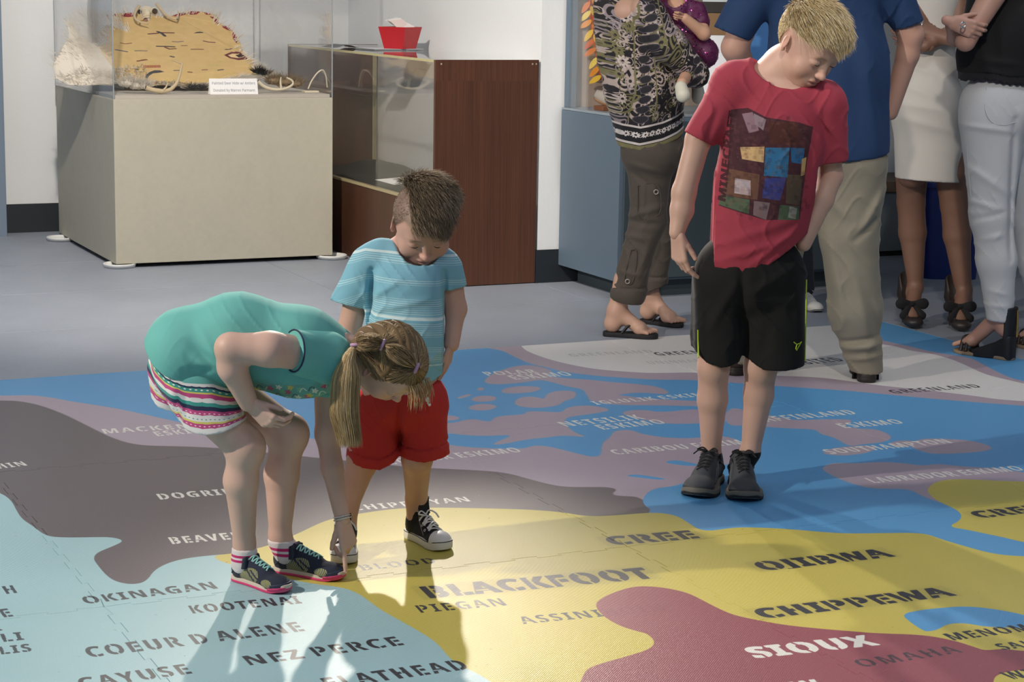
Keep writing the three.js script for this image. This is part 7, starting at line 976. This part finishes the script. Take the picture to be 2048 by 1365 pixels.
// baby ---------------------------------------------------------------
{
  const D = reach(1262, 672) - 0.06, A = (x, y, o = 0) => at(x, y, D + o), tone = skinTone(0xcda085);
  const o = thing('person', 'baby in a sequinned purple dress, carried by the woman in the paisley top', 'person', null, A(1362, 60)), add = (n, g, m, l, p = o) => { g.translate(-o.position.x, -o.position.y, -o.position.z); return part(p, n, g, m, l); };
  const H = headFrame(A(1350, -33, 0.02), dirn(-0.15, -0.25, 0.9), dirn(0, 1, 0.1), 0.155), hs = headSolid(H, { chub: 2 }), B = new Solid(0.014);
  B.cone(A(1352, 8, 0.02), H.P(0, -0.2, -0.05), 0.035, 0.035); B.cone(A(1355, 25, 0.02), A(1362, 95, 0.04), 0.065, 0.07);
  B.cone(A(1395, 30, -0.03), A(1408, 66, -0.09), 0.027, 0.026); B.cone(A(1408, 68, -0.09), A(1370, 36, -0.12), 0.026, 0.019); B.cone(A(1325, 25, 0.02), A(1318, 60, -0.02), 0.027, 0.024);
  B.cone(A(1375, 95, 0.03), A(1384, 132, 0.0), 0.036, 0.03); B.cone(A(1384, 132, 0.0), A(1364, 166, -0.215), 0.028, 0.022); B.cone(A(1390, 95, 0.1), A(1402, 120, 0.1), 0.04, 0.032); B.cone(A(1402, 120, 0.1), A(1395, 170, 0.1), 0.03, 0.024);
  const hd = handSolid({ w: A(1368, 34, -0.122), s: 0.075, d: dirn(-0.9, 0.2, 0.2), t: dirn(-0.2, 0.9, 0.3), n: dirn(0, -0.3, 1), curl: [0.85, 0.9, 0.95, 1.0], thumb: [0.7, 0.4, 0.5] });
  add('body', skin([[B, 0.006], [hs, 0.004, headColor(H, tone)], [hd, 0.0022]], tone), skinMat);
  const cap = new Solid(0.02); cap.ell(H.P(0, 0.13, -0.09), [0.362 * H.s, 0.39 * H.s, 0.435 * H.s], [H.X, H.U, H.F]); add('hair', cap.mesh({ cell: 0.006, post: (d, x, y, z) => { const [a, b, c] = H.L(x, y, z); return Math.max(d, ((c > 0 ? lerp(0, 0.3, smooth(0, 0.25, c)) : -0.15) - b) * H.s); } }), std({ color: 0x6e5238, roughness: 0.8 }));
  const dr = new Solid(0.03); dr.cone(A(1352, 20, 0.01), A(1362, 90, 0.02), 0.078, 0.09); dr.cone(A(1392, 22, -0.02), A(1400, 44, -0.05), 0.04, 0.042, { k: 0.02 }); dr.cone(A(1325, 20, 0.0), A(1318, 38, -0.02), 0.04, 0.04, { k: 0.02 }); dr.cone(A(1372, 85, 0.0), A(1408, 108, -0.02), 0.075, 0.06); dr.cone(A(1352, -20, 0), A(1352, 4, -0.03), 0.045, 0.04, { cut: true, k: 0.01 });
  const dg = dr.mesh({ cell: 0.005, margin: 0.02, post: (d, x, y, z) => d - 0.004 * ripple(x, y, z, 1.5) }), dress = add('dress', dg, cloth({ color: 0x571c46, roughness: 0.5, sheen: 0.6, sheenColor: new THREE.Color(0xd060b0) }));
  const seq = []; { const p = dg.attributes.position, n = dg.attributes.normal, disc = new THREE.CircleGeometry(0.0032, 6); for (let i = 0; i < 900; i++) { const k = (rnd() * p.count) | 0, g = disc.clone(), N = V(n.getX(k) + (rnd() - 0.5) * 0.7, n.getY(k) + (rnd() - 0.5) * 0.7, n.getZ(k) + (rnd() - 0.5) * 0.7).normalize(); g.applyQuaternion(new THREE.Quaternion().setFromUnitVectors(V(0, 0, 1), N)); g.translate(p.getX(k) + n.getX(k) * 0.002, p.getY(k) + n.getY(k) * 0.002, p.getZ(k) + n.getZ(k) * 0.002); seq.push(g); } }
  const sq = part(dress, 'sequins', merge(seq), std({ color: 0xb04a90, metalness: 0.9, roughness: 0.22, side: THREE.DoubleSide })); sq.userData.kind = 'stuff';
  const shoe = (a, b) => { const S = new Solid(0.015); S.cone(a, b, 0.026, 0.03, { flat: [RIGHT, 0.95] }); return S.mesh({ cell: 0.004 }); };
  add('shoe', shoe(A(1362, 175, -0.245), A(1366, 190, -0.27)), std({ color: 0xd6d4c2, roughness: 0.6 })); add('shoe', shoe(A(1395, 176, 0.1), A(1397, 194, 0.08)), std({ color: 0xd6d4c2, roughness: 0.6 }));
}
// man in navy ---------------------------------------------------------------
{
  const q = person('man in a navy polo shirt, khaki trousers and brown shoes standing with his back turned', 1605, 757), D = reach(1605, 757), A = (x, y, o = 0) => at(x, y, D + o), tone = skinTone(0xb58d7c);
  const H = headFrame(A(1640, -125, 0.02), dirn(0.1, -0.2, -1), dirn(0, 1, 0), 0.235), hs = headSolid(H), B = new Solid(0.014); hs.cone(A(1640, -60, 0.02), H.P(0, -0.2, -0.1), 0.066, 0.06, { k: 0.03 });
  B.cone(A(1540, -40), A(1740, -40), 0.06, 0.06); B.cone(A(1645, 0), A(1650, 280), 0.12, 0.12); B.cone(A(1700, 300), A(1725, 700), 0.08, 0.05); B.cone(A(1600, 300), A(1500, 690, 0.1), 0.08, 0.05);
  B.cone(A(1520, -30), A(1470, 95, 0.02), 0.055, 0.05); B.cone(A(1470, 95, 0.02), A(1520, 215, 0.2), 0.05, 0.034); B.cone(A(1780, -20, 0.01), A(1822, 70, 0.03), 0.052, 0.048); B.cone(A(1822, 70, 0.03), A(1815, 110, 0.04), 0.047, 0.042); B.cone(A(1815, 110, 0.04), A(1780, 225, 0.07), 0.042, 0.03);
  const f1 = [onFloor(1735, 767), onFloor(1735, 767).addScaledVector(dirn(0.1, 0, -1), 0.29)], f2 = [onFloor(1478, 753), onFloor(1478, 753).addScaledVector(dirn(-0.25, 0, -1), 0.29)];
  q.add('body', skin([[B, 0.011], [hs, 0.006, headColor(H, tone)]], tone), skinMat); simpleHair(q, H, 0x4a3a2c, [0x5a4735, 0x4a3a2c, 0x6b5844]);
  const t = new Solid(0.05); t.cone(A(1545, -40), A(1740, -40), 0.09, 0.09); t.cone(A(1645, -20), A(1655, 140), 0.205, 0.215, { flat: flat2(0.68) }); t.cone(A(1655, 140), A(1655, 300), 0.215, 0.235, { flat: flat2(0.72) }); t.cone(A(1530, -45), A(1464, 68, 0.01), 0.088, 0.072, { k: 0.03 }); t.cone(A(1765, -45), A(1818, 50, 0.02), 0.085, 0.058, { k: 0.03 }); 
  const hem = edgeBelow([1400, 310, 1540, 314, 1690, 316, 1740, 312, 1786, 302, 1850, 295], D, 0), c1 = A(1465, 68, 0.01), n1 = A(1464, 68, 0.01).sub(A(1512, -45)).normalize(), c2 = A(1818, 48, 0.02), n2 = A(1822, 60, 0.02).sub(A(1795, -45)).normalize(), lR = A(1524, 60).dot(RIGHT), lL = A(1789, 60).dot(RIGHT);
  const fo = creases([[A(1730, 60, -0.16), A(1760, 300, -0.16), 0.03, 0.01], [A(1700, 60, -0.17), A(1720, 300, -0.17), 0.03, -0.006], [A(1780, 70, -0.1), A(1785, 290, -0.1), 0.016, 0.008], [A(1530, 40, -0.13), A(1540, 120, -0.14), 0.02, 0.01], [A(1790, 60, -0.06), A(1800, 0, -0.06), 0.014, -0.012], [A(1745, 150, -0.16), A(1775, 260, -0.14), 0.02, -0.007]]);
  q.add('shirt', t.mesh({ cell: 0.009, margin: 0.025, post: (d, x, y, z) => { d -= fo(x, y, z) + 0.003 * ripple(x, y, z, 0.5) + 0.005 * drape(x, y, z, 0.6); const l = x * RIGHT.x + z * RIGHT.z; return Math.max(d, hem(x, y, z), l < lR ? (x - c1.x) * n1.x + (y - c1.y) * n1.y + (z - c1.z) * n1.z : -1, l > lL ? (x - c2.x) * n2.x + (y - c2.y) * n2.y + (z - c2.z) * n2.z : -1); } }), cloth({ color: 0x17355c, sheenColor: new THREE.Color(0x80a0ff) }));
  const o1 = f1[0].dot(AWAY) - D + 0.06, o2 = f2[0].dot(AWAY) - D + 0.06, tr = new Solid(0.03); tr.ell(A(1655, 315, 0), [0.215, 0.14, 0.15], [RIGHT, UP, AWAY]); tr.cone(A(1703, 335, o1 * 0.5), A(1697, 470, o1), 0.135, 0.106); tr.cone(A(1697, 470, o1), A(1711, 620, o1), 0.106, 0.101); tr.cone(A(1711, 620, o1), A(1733, 738, o1), 0.1, 0.062); tr.cone(A(1600, 335, o2 * 0.5), A(1545, 520, o2), 0.13, 0.1); tr.cone(A(1545, 520, o2), A(1484, 720, o2), 0.1, 0.062);
  const th = edgeBelow([1400, 732, 1500, 732, 1600, 736, 1690, 739, 1732, 744, 1770, 741], D, 0), tf = creases([[A(1690, 700, -0.1), A(1768, 688, -0.08), 0.016, 0.014], [A(1680, 690, -0.1), A(1766, 672, -0.08), 0.012, -0.008], [A(1700, 720, -0.08), A(1766, 712, -0.08), 0.012, 0.008], [A(1770, 380, -0.1), A(1720, 470, -0.12), 0.018, 0.012], [A(1755, 440, -0.1), A(1710, 480, -0.12), 0.014, -0.012], [A(1660, 480, -0.12), A(1690, 640, -0.12), 0.018, 0.01], [A(1650, 540, -0.1), A(1672, 680, -0.11), 0.016, -0.007], [A(1700, 520, -0.13), A(1740, 690, -0.12), 0.024, 0.008], [A(1660, 400, -0.14), A(1700, 440, -0.14), 0.02, 0.007], [A(1740, 600, -0.11), A(1765, 690, -0.08), 0.02, -0.008]]);
  q.add('trousers', tr.mesh({ cell: 0.009, margin: 0.028, post: (d, x, y, z) => Math.max(d - 1.3 * tf(x, y, z) - 0.003 * ripple(x, y, z, 0.5) - 0.006 * drape(x, y, z, 0.6), th(x, y, z), y - A(1650, 270).y) }), cloth({ color: 0x827d6e }));
  const up = lowUpper(1.0), ug = up.mesh({ cell: 0.018, post: (d, x, y) => Math.max(d, 0.05 - y) });
  for (const F of [f1, f2]) { const s = part(q.o, 'shoe', ug, std({ color: 0x31241e, roughness: 0.4 })); q.put(footFrame(F[0], F[1], 0.0005)).decompose(s.position, s.quaternion, s.scale); part(s, 'sole', soleGeo(soleShape(1.02), 0.07, 0.008), std({ color: 0x1c1816, roughness: 0.6 })); part(s, 'heel_block', (() => { const g = soleGeo(soleShape(1.0), 0.11, 0.008); const p = g.attributes.position; for (let i = 0; i < p.count; i++) p.setX(i, Math.min(p.getX(i), 0.26)); return g; })(), std({ color: 0x1c1816, roughness: 0.6 })); }
}
// hidden man in light blue ---------------------------------------------------------------
{
  const q = person('man in a light blue shirt and white trainers, mostly hidden', 1600, 612), D = reach(1612, 618) + 0.05, A = (x, y, o = 0) => at(x, y, D + o), tone = skinTone(0xc39a80);
  const H = headFrame(A(1560, -115), dirn(0.3, -0.2, 0.9), dirn(0, 1, 0), 0.23), hs = headSolid(H), B = new Solid(0.014); hs.cone(A(1560, -50), H.P(0, -0.2, -0.1), 0.062, 0.058, { k: 0.03 }); B.cone(A(1500, -30), A(1610, -30), 0.055, 0.055); B.cone(A(1610, -20, 0.05), A(1640, 110, 0.08), 0.05, 0.04); B.cone(A(1640, 110, 0.08), A(1630, 210, 0.05), 0.038, 0.028); B.cone(A(1512, -20, 0.05), A(1535, 120, 0.12), 0.05, 0.04); B.cone(A(1535, 120, 0.12), A(1560, 210, 0.0), 0.038, 0.028);
  q.add('body', skin([[B, 0.011], [hs, 0.006, headColor(H, tone)]], tone), skinMat); simpleHair(q, H, 0x50402f, [0x5d4b38, 0x50402f]);
  const t = new Solid(0.05); t.cone(A(1512, -30), A(1610, -30), 0.08, 0.08); t.cone(A(1565, -10), A(1568, 210), 0.17, 0.17, { flat: flat2(0.7) }); t.cone(A(1514, -25, 0.02), A(1526, 80, 0.06), 0.072, 0.066, { k: 0.03 }); t.cone(A(1612, -25, 0.02), A(1632, 80, 0.06), 0.072, 0.066, { k: 0.03 });
  q.add('shirt', t.mesh({ cell: 0.01, post: (d, x, y, z) => Math.max(d - 0.003 * ripple(x, y, z, 0.5), A(1565, 240).y - y) }), cloth({ color: 0x4478b4 }));
  const f1 = [onFloor(1592, 612), onFloor(1640, 627)], f2 = [onFloor(1545, 612), onFloor(1575, 630)], tr = new Solid(0.03); tr.ell(A(1568, 250), [0.17, 0.12, 0.12], [RIGHT, UP, AWAY]); tr.cone(A(1588, 270), A(1590, 440), 0.1, 0.075); tr.cone(A(1590, 440), f1[0].clone().lerp(f1[1], 0.2).setY(0.1), 0.075, 0.06); tr.cone(A(1545, 270), A(1545, 440), 0.1, 0.075); tr.cone(A(1545, 440), f2[0].clone().lerp(f2[1], 0.2).setY(0.1), 0.075, 0.06);
  q.add('trousers', tr.mesh({ cell: 0.01, post: (d, x, y, z) => Math.max(d - 0.003 * ripple(x, y, z, 0.5), 0.06 - y) }), cloth({ color: 0x2b3038 }));
  const P = trainer({}), w = std({ color: 0xd9d8d2, roughness: 0.6 }), m = { upper: w, sole: w, tread: std({ color: 0x6f7072 }), lace: w, tongue: w, panel: std({ color: 0x9a9c9c }), toe: w }; for (const F of [f1, f2]) putTrainer(q.o, P, q.put(footFrame(F[0], F[1], 0.0005)), m);
}
// woman in the white dress ---------------------------------------------------------------
{
  const q = person('woman in a cream white pencil dress and dark heels, arms folded', 1875, 655), D = reach(1875, 655), A = (x, y, o = 0) => at(x, y, D + o), tone = skinTone(0x7d5c4c), PXM = 453;
  const H = headFrame(A(1865, -120), dirn(-0.2, -0.25, 1), dirn(0, 1, 0), 0.22), hs = headSolid(H), B = new Solid(0.014); hs.cone(A(1865, -58), H.P(0, -0.2, -0.1), 0.052, 0.048, { k: 0.03 }); B.cone(A(1815, -45), A(1915, -45), 0.048, 0.048); B.cone(A(1865, -20), A(1862, 90), 0.1, 0.085); B.cone(A(1862, 90), A(1858, 230), 0.08, 0.1); B.cone(A(1858, 230), A(1824, 345), 0.08, 0.07); B.cone(A(1858, 230), A(1900, 345), 0.08, 0.07);
  B.cone(A(1812, -40), A(1843, 62, -0.08), 0.042, 0.036); B.cone(A(1843, 62, -0.08), A(1905, 80, -0.17), 0.037, 0.027); B.cone(A(1918, -40), A(1915, 60, -0.06), 0.042, 0.036); B.cone(A(1915, 60, -0.06), A(1850, 92, -0.14), 0.034, 0.026);
  const h1 = handSolid({ w: A(1905, 80, -0.17), s: 0.17, d: dirn(0.9, 0.1, 0.1), t: dirn(0, 1, 0.2), n: dirn(0, -0.1, -1), curl: [0.3, 0.3, 0.35, 0.35] }), h2 = handSolid({ w: A(1850, 92, -0.14), s: 0.17, d: dirn(-0.9, 0.25, -0.1), t: dirn(0.1, 1, 0.2), n: dirn(0, 0, -1), curl: [0.35, 0.35, 0.4, 0.4] });
  const legs = [[1824, 350, 1822, 405, 1825, 465, 1831, 575, 1829, 659], [1900, 350, 1909, 410, 1914, 470, 1929, 600, 1925, 665]], feet = [];
  for (const [hx, hy, kx, ky, cx, cy, ax, ay, fx, fy] of legs) { const toe = onFloor(fx, fy), back = toe.clone().addScaledVector(dirn(-0.06, 0, -1), 0.185), o = back.dot(AWAY) - D; const an = A(ax, ay, o - 0.005); B.cone(A(hx, hy - 20, o * 0.5), A(kx, ky, o), 0.074, 0.061); B.cone(A(kx, ky, o), A(cx, cy, o + 0.015), 0.06, 0.061); B.cone(A(cx, cy, o + 0.015), an, 0.059, 0.032); const heel = back.clone().setY(0.115); B.cone(an, heel, 0.032, 0.032); B.cone(an.clone().setY(0.16), toe.clone().lerp(back, 0.4).setY(0.055), 0.032, 0.034); B.cone(toe.clone().lerp(back, 0.4).setY(0.052), toe.clone().lerp(back, 0.16).setY(0.03), 0.034, 0.026, { flat: [UP, 0.7] }); feet.push([toe, back]); }
  q.add('body', skin([[B, 0.008], [hs, 0.006, headColor(H, tone)], [h1, 0.0045], [h2, 0.0045]], tone), skinMat); simpleHair(q, H, 0x5d452e, [0x6d5338, 0x5d452e, 0x80643f], 0.25);
  const t = new Solid(0.05); t.cone(A(1838, -38), A(1892, -38), 0.06, 0.06); t.cone(A(1866, -10), A(1862, 75), 0.125, 0.095, { flat: flat2(0.85) }); t.cone(A(1862, 75), A(1855, 215), 0.088, 0.146, { flat: flat2(0.85) }); t.cone(A(1855, 215), A(1856, 370), 0.146, 0.142, { flat: flat2(0.78) });
  const hem = edgeBelow([1760, 352, 1787, 355, 1855, 359, 1922, 364, 1950, 366], D, 0), fo = creases([[A(1800, 170, -0.11), A(1880, 195, -0.12), 0.016, 0.006], [A(1795, 205, -0.11), A(1900, 225, -0.12), 0.016, 0.005], [A(1800, 235, -0.11), A(1910, 265, -0.11), 0.018, 0.006], [A(1820, 130, -0.09), A(1870, 150, -0.1), 0.014, 0.005], [A(1870, 130, -0.1), A(1915, 180, -0.09), 0.016, 0.008]]);
  q.add('dress', t.mesh({ cell: 0.008, margin: 0.02, post: (d, x, y, z) => Math.max(d - fo(x, y, z) - 0.0015 * ripple(x, y, z, 0.5), hem(x, y, z)) }), cloth({ color: 0xc9c6c0 }));
  { const g = new THREE.TorusGeometry(0.04, 0.004, 8, 28); g.rotateY(1.2 - YAW); const p = A(1846, 58, -0.085); g.translate(p.x, p.y, p.z); q.add('bracelet', g, std({ color: 0xd7d7d6, metalness: 0.9, roughness: 0.2 })); }
  const dk = std({ color: 0x2d2725, roughness: 0.45 }), bowM = cloth({ color: 0x151416 });
  for (const [toe, back] of feet) { const f = toe.clone().sub(back).setY(0), L = f.length(), M = q.put(footFrame(back, toe.clone().addScaledVector(f, 0.12), 0.0005)), s = part(q.o, 'shoe', (() => { const S = new Solid(0.04); S.ell(V(0.76, 0.14, 0), [0.25, 0.13, 0.21]); S.cone(V(0.6, 0.24, 0), V(0.36, 0.48, 0), 0.2, 0.19); S.cone(V(0.36, 0.48, 0), V(0.03, 0.62, 0), 0.19, 0.18); S.cone(V(0.02, 0.62, 0), V(-0.06, 0.95, 0), 0.18, 0.16); S.cone(V(0.72, 0.36, 0), V(0.3, 0.72, 0), 0.15, 0.17, { cut: true, k: 0.03 }); S.cone(V(0.3, 0.72, 0), V(0.02, 1.1, 0), 0.165, 0.15, { cut: true, k: 0.03 }); return S.mesh({ cell: 0.02, post: (d, x, y) => Math.max(d, 0.03 - y) }); })(), dk); M.decompose(s.position, s.quaternion, s.scale);
    part(s, 'platform', soleGeo((() => { const sh = new THREE.Shape(); sh.absellipse(0.76, 0, 0.27, 0.22, 0, 6.2832); return sh; })(), 0.13, 0.02), std({ color: 0x3b302c, roughness: 0.5 })); part(s, 'heel', new THREE.CylinderGeometry(0.1, 0.05, 0.5, 12).translate(0.02, 0.25, 0), dk);
    for (const z of [-1, 1]) { const S = new Solid(0.02); S.cone(V(0.58, 0.5, 0.03 * z), V(0.6, 0.5, 0.24 * z), 0.05, 0.12, { flat: [V(1, 0, 0), 0.5] }); S.cone(V(0.6, 0.46, 0.05 * z), V(0.7, 0.26, 0.2 * z), 0.04, 0.09, { flat: [V(1, 0, 0), 0.5] }); part(s, 'bow_loop', S.mesh({ cell: 0.02 }), bowM); } part(s, 'bow_knot', new THREE.SphereGeometry(0.06, 12, 10).translate(0.6, 0.5, 0), bowM); }
}
// woman in white jeans ---------------------------------------------------------------
{
  const q = person('woman in white jeans, a black lace-edged top and black wedge sandals, arms folded', 1990, 714), D = reach(1985, 715), A = (x, y, o = 0) => at(x, y, D + o), tone = skinTone(0xb98f7e);
  const H = headFrame(A(2020, -150), dirn(-0.9, -0.2, -0.1), dirn(0, 1, 0), 0.225), hs = headSolid(H), B = new Solid(0.014); hs.cone(A(2030, -85), H.P(0, -0.2, -0.1), 0.054, 0.05, { k: 0.03 }); B.cone(A(2020, -65, -0.14), A(2045, -65, 0.14), 0.05, 0.05); B.cone(A(2025, -40), A(2020, 120), 0.1, 0.1); B.cone(A(2020, 120), A(1998, 230), 0.1, 0.1);
  B.cone(A(2015, -60, -0.16), A(1931, 83, -0.19), 0.058, 0.036); B.cone(A(1931, 83, -0.19), A(1945, 70, -0.05), 0.036, 0.032); B.cone(A(1945, 70, -0.05), A(1975, 50, 0.12), 0.032, 0.026); B.cone(A(2035, -60, 0.16), A(1912, 75, 0.1), 0.048, 0.036); B.cone(A(1912, 75, 0.1), A(1903, 46, -0.2), 0.034, 0.026);
  const h1 = handSolid({ w: A(1903, 44, -0.225), s: 0.17, d: dirn(0.85, -0.28, 0.1), t: dirn(0.25, 1, 0.1), n: dirn(0.1, 0, -1), curl: [[0.3, 0.75, 0.6], [0.35, 0.8, 0.6], [0.4, 0.85, 0.6], [0.45, 0.9, 0.6]], thumb: [0.7, 0.6, 0.25], spread: 0.06 });
  const foot = (F) => { const v = F[1].clone().sub(F[0]).setY(0).normalize(), side = v.clone().cross(UP), h = F[0].clone().lerp(F[1], 0.14).setY(0.125), an = F[0].clone().lerp(F[1], 0.2).setY(0.19), b = F[0].clone().lerp(F[1], 0.72).setY(0.055); B.ell(h, [0.034, 0.034, 0.034], null, { k: 0.02 }); B.cone(an, h, 0.036, 0.032, { k: 0.02 }); B.cone(an, b, 0.035, 0.026, { k: 0.03 }); B.cone(b.clone().addScaledVector(side, -0.022), b.clone().addScaledVector(side, 0.022), 0.022, 0.022); for (let i = 0; i < 5; i++) { const p = b.clone().addScaledVector(side, (i - 2) * 0.016).addScaledVector(v, 0.015), e = p.clone().addScaledVector(v, [0.05, 0.046, 0.042, 0.036, 0.028][i]).setY(0.034); B.cone(p, e, 0.0105, 0.009, { k: 0.008 }); } return an; };
  const f1 = [onFloor(2024, 721), onFloor(1912, 703)], f2 = [onFloor(2135, 708), onFloor(2028, 690)], an1 = foot(f1), an2 = foot(f2), o1 = an1.dot(AWAY) - D, o2 = an2.dot(AWAY) - D; B.cone(A(1990, 230, o1 * 0.5), A(1983, 430, o1), 0.08, 0.05); B.cone(A(1983, 430, o1), A(2000, 610, o1), 0.05, 0.04); B.cone(A(2035, 230, o2 * 0.5), A(2062, 430, o2), 0.08, 0.05); B.cone(A(2062, 430, o2), A(2084, 600, o2), 0.05, 0.04); B.cone(A(2001, 600, o1), an1, 0.042, 0.036); B.cone(A(2085, 595, o2), an2, 0.042, 0.036);
  const body = q.add('body', skin([[B, 0.008], [hs, 0.006, headColor(H, tone)], [h1, 0.0035]], tone), skinMat); for (const g of nailGeos(h1)) q.add('nail', g, std({ color: 0x8e1a2a, roughness: 0.25 }), 'dark red nail', body); simpleHair(q, H, 0x3b2c22, [0x4a382b, 0x3b2c22], 0.3);
  { const g = new THREE.TorusGeometry(0.0105, 0.003, 8, 20), p = A(1926, 50, -0.285); g.translate(p.x, p.y, p.z); const r = q.add('ring', g, std({ color: 0xe6e6e8, metalness: 0.9, roughness: 0.15 })); }
  const t = new Solid(0.05); t.cone(A(2015, -62, -0.06), A(2040, -62, 0.06), 0.075, 0.075); t.cone(A(2022, -30), A(2016, 60), 0.17, 0.165, { flat: flat2(0.8) }); t.cone(A(2016, 60), A(2004, 150), 0.165, 0.155, { flat: flat2(0.85) }); t.cone(A(1944, 110, 0), A(1940, 160, 0), 0.06, 0.04);
  const hem = edgeBelow([1880, 150, 1926, 160, 1960, 158, 2000, 166, 2050, 168, 2100, 165], D, 0), scall = (x, y, z) => 0.004 * Math.sin((x * RIGHT.x + z * RIGHT.z) * 240), fo = creases([[A(1950, 60, -0.13), A(1980, 150, -0.14), 0.02, 0.01], [A(1985, 20, -0.16), A(2000, 140, -0.16), 0.02, -0.008], [A(1960, 120, -0.13), A(2040, 130, -0.15), 0.014, 0.007]]);
  const top = q.add('top', t.mesh({ cell: 0.008, margin: 0.02, post: (d, x, y, z) => Math.max(d - fo(x, y, z) - 0.002 * ripple(x, y, z, 0.6), hem(x, y, z) + 0.03) }), cloth({ color: 0x0e0e11 }));
  t.post = null; const laceS = t.mesh({ cell: 0.008, margin: 0.02, post: (d, x, y, z) => { const h = hem(x, y, z); return Math.max(d + 0.003, h + scall(x, y, z), -0.034 - h); } }); q.add('lace_trim', laceS, cloth({ color: 0x1c1b20, bumpScale: 0.002 }), 'scalloped black lace edge', top);
  const j = new Solid(0.03); j.ell(A(1996, 215), [0.155, 0.15, 0.14], [RIGHT, UP, AWAY]); j.cone(A(1985, 250, o1 * 0.5), A(1983, 430, o1), 0.128, 0.085); j.cone(A(1983, 430, o1), A(1993, 520, o1), 0.084, 0.077); j.cone(A(1993, 520, o1), A(2000, 640, o1), 0.076, 0.052); j.cone(A(2040, 250, o2 * 0.5), A(2062, 430, o2), 0.125, 0.085); j.cone(A(2062, 430, o2), A(2075, 520, o2), 0.083, 0.076); j.cone(A(2075, 520, o2), A(2085, 630, o2), 0.075, 0.052);
  const jh = edgeBelow([1930, 634, 1974, 638, 2000, 640, 2028, 636, 2040, 628, 2120, 622], D, 0), jf = creases([[A(1925, 250, -0.08), A(2030, 265, -0.15), 0.012, 0.005], [A(1930, 330, -0.1), A(2020, 390, -0.12), 0.016, 0.006], [A(1935, 400, -0.1), A(2000, 420, -0.12), 0.012, 0.006], [A(1945, 440, -0.09), A(2010, 425, -0.11), 0.012, -0.005], [A(2030, 240, -0.13), A(2022, 520, -0.09), 0.014, -0.014], [A(1970, 480, -0.1), A(2010, 470, -0.11), 0.012, 0.005], [A(1975, 580, -0.06), A(2015, 590, -0.07), 0.01, 0.004], [A(1975, 610, -0.06), A(2018, 615, -0.07), 0.01, 0.004]]);
  const jm = cloth({ color: 0xc6c9cc }), jeans = q.add('jeans', j.mesh({ cell: 0.008, margin: 0.022, post: (d, x, y, z) => Math.max(d - 1.3 * jf(x, y, z) - 0.002 * ripple(x, y, z, 0.6) - 0.003 * drape(x, y, z, 0.9), jh(x, y, z), y - A(1990, 130).y) }), jm);
  const on = (x, y) => { let a = at(x, y, D - 0.35), b = at(x, y, D + 0.1); for (let i = 0; i <= 150; i++) { const p = a.clone().lerp(b, i / 150); if (j.value(p.x, p.y, p.z) < 0.001) return p.addScaledVector(AWAY, -0.001); } return b; };
  q.add('pocket_seam', tube([[1972, 175], [1971, 222], [1985, 245], [2010, 250], [2030, 245]].map(([x, y]) => on(x, y)), 0.0022, 40, 5), jm, null, jeans); q.add('side_seam', tube([[1935, 215], [1934, 300], [1942, 400]].map(([x, y]) => on(x, y)), 0.0018, 40, 5), jm, null, jeans);
  const blk = std({ color: 0x121318, roughness: 0.5 }), tan = std({ color: 0x8a7860, roughness: 0.6 }), gold = std({ color: 0xb99a55, metalness: 0.9, roughness: 0.3 });
  for (const F of [f1, f2]) { const s = part(q.o, 'sandal', soleGeo(soleShape(1.05), 0.05, 0.01, 0, 0.0), tan); q.put(footFrame(F[0].clone().lerp(F[1], -0.03), F[1].clone().lerp(F[0], -0.02), 0.0005)).decompose(s.position, s.quaternion, s.scale);
    part(s, 'wedge', (() => { const g = soleGeo(soleShape(1.0), 0.1, 0.01, 0, 0.26); const p = g.attributes.position; for (let i = 0; i < p.count; i++) p.setX(i, p.getX(i) * 0.72); g.computeVertexNormals(); return g; })(), blk);
    part(s, 'heel_counter', (() => { const S = new Solid(0.03); S.cone(V(0.17, 0.3, 0), V(0.15, 0.78, 0), 0.15, 0.15); S.cone(V(0.2, 0.25, 0), V(0.2, 1, 0), 0.128, 0.13, { cut: true, k: 0.01 }); return S.mesh({ cell: 0.018, post: (d, x, y) => Math.max(d, 0.3 - y, y - 0.78, x - 0.12 - 0.3 * smooth(0.68, 0.74, y)) }); })(), blk);
    part(s, 'zip', tube([V(0.0, 0.75, 0.02), V(-0.01, 0.6, 0.02), V(-0.015, 0.35, 0.02)], 0.014, 12, 6), gold, 'gold heel zip'); for (const x of [0.72, 0.8]) part(s, 'toe_strap', taperTube([V(x, 0.06, -0.17), V(x, 0.24, -0.1), V(x, 0.27, 0), V(x, 0.24, 0.1), V(x, 0.06, 0.17)], () => 0.03, 20, 8, [V(0, 1, 0), 0.6]), std({ color: 0x2b211b, roughness: 0.5 })); }
}
scene.traverse((o) => { if (o.isMesh) { o.castShadow = true; o.receiveShadow = true; } });
renderer.render(scene, camera);
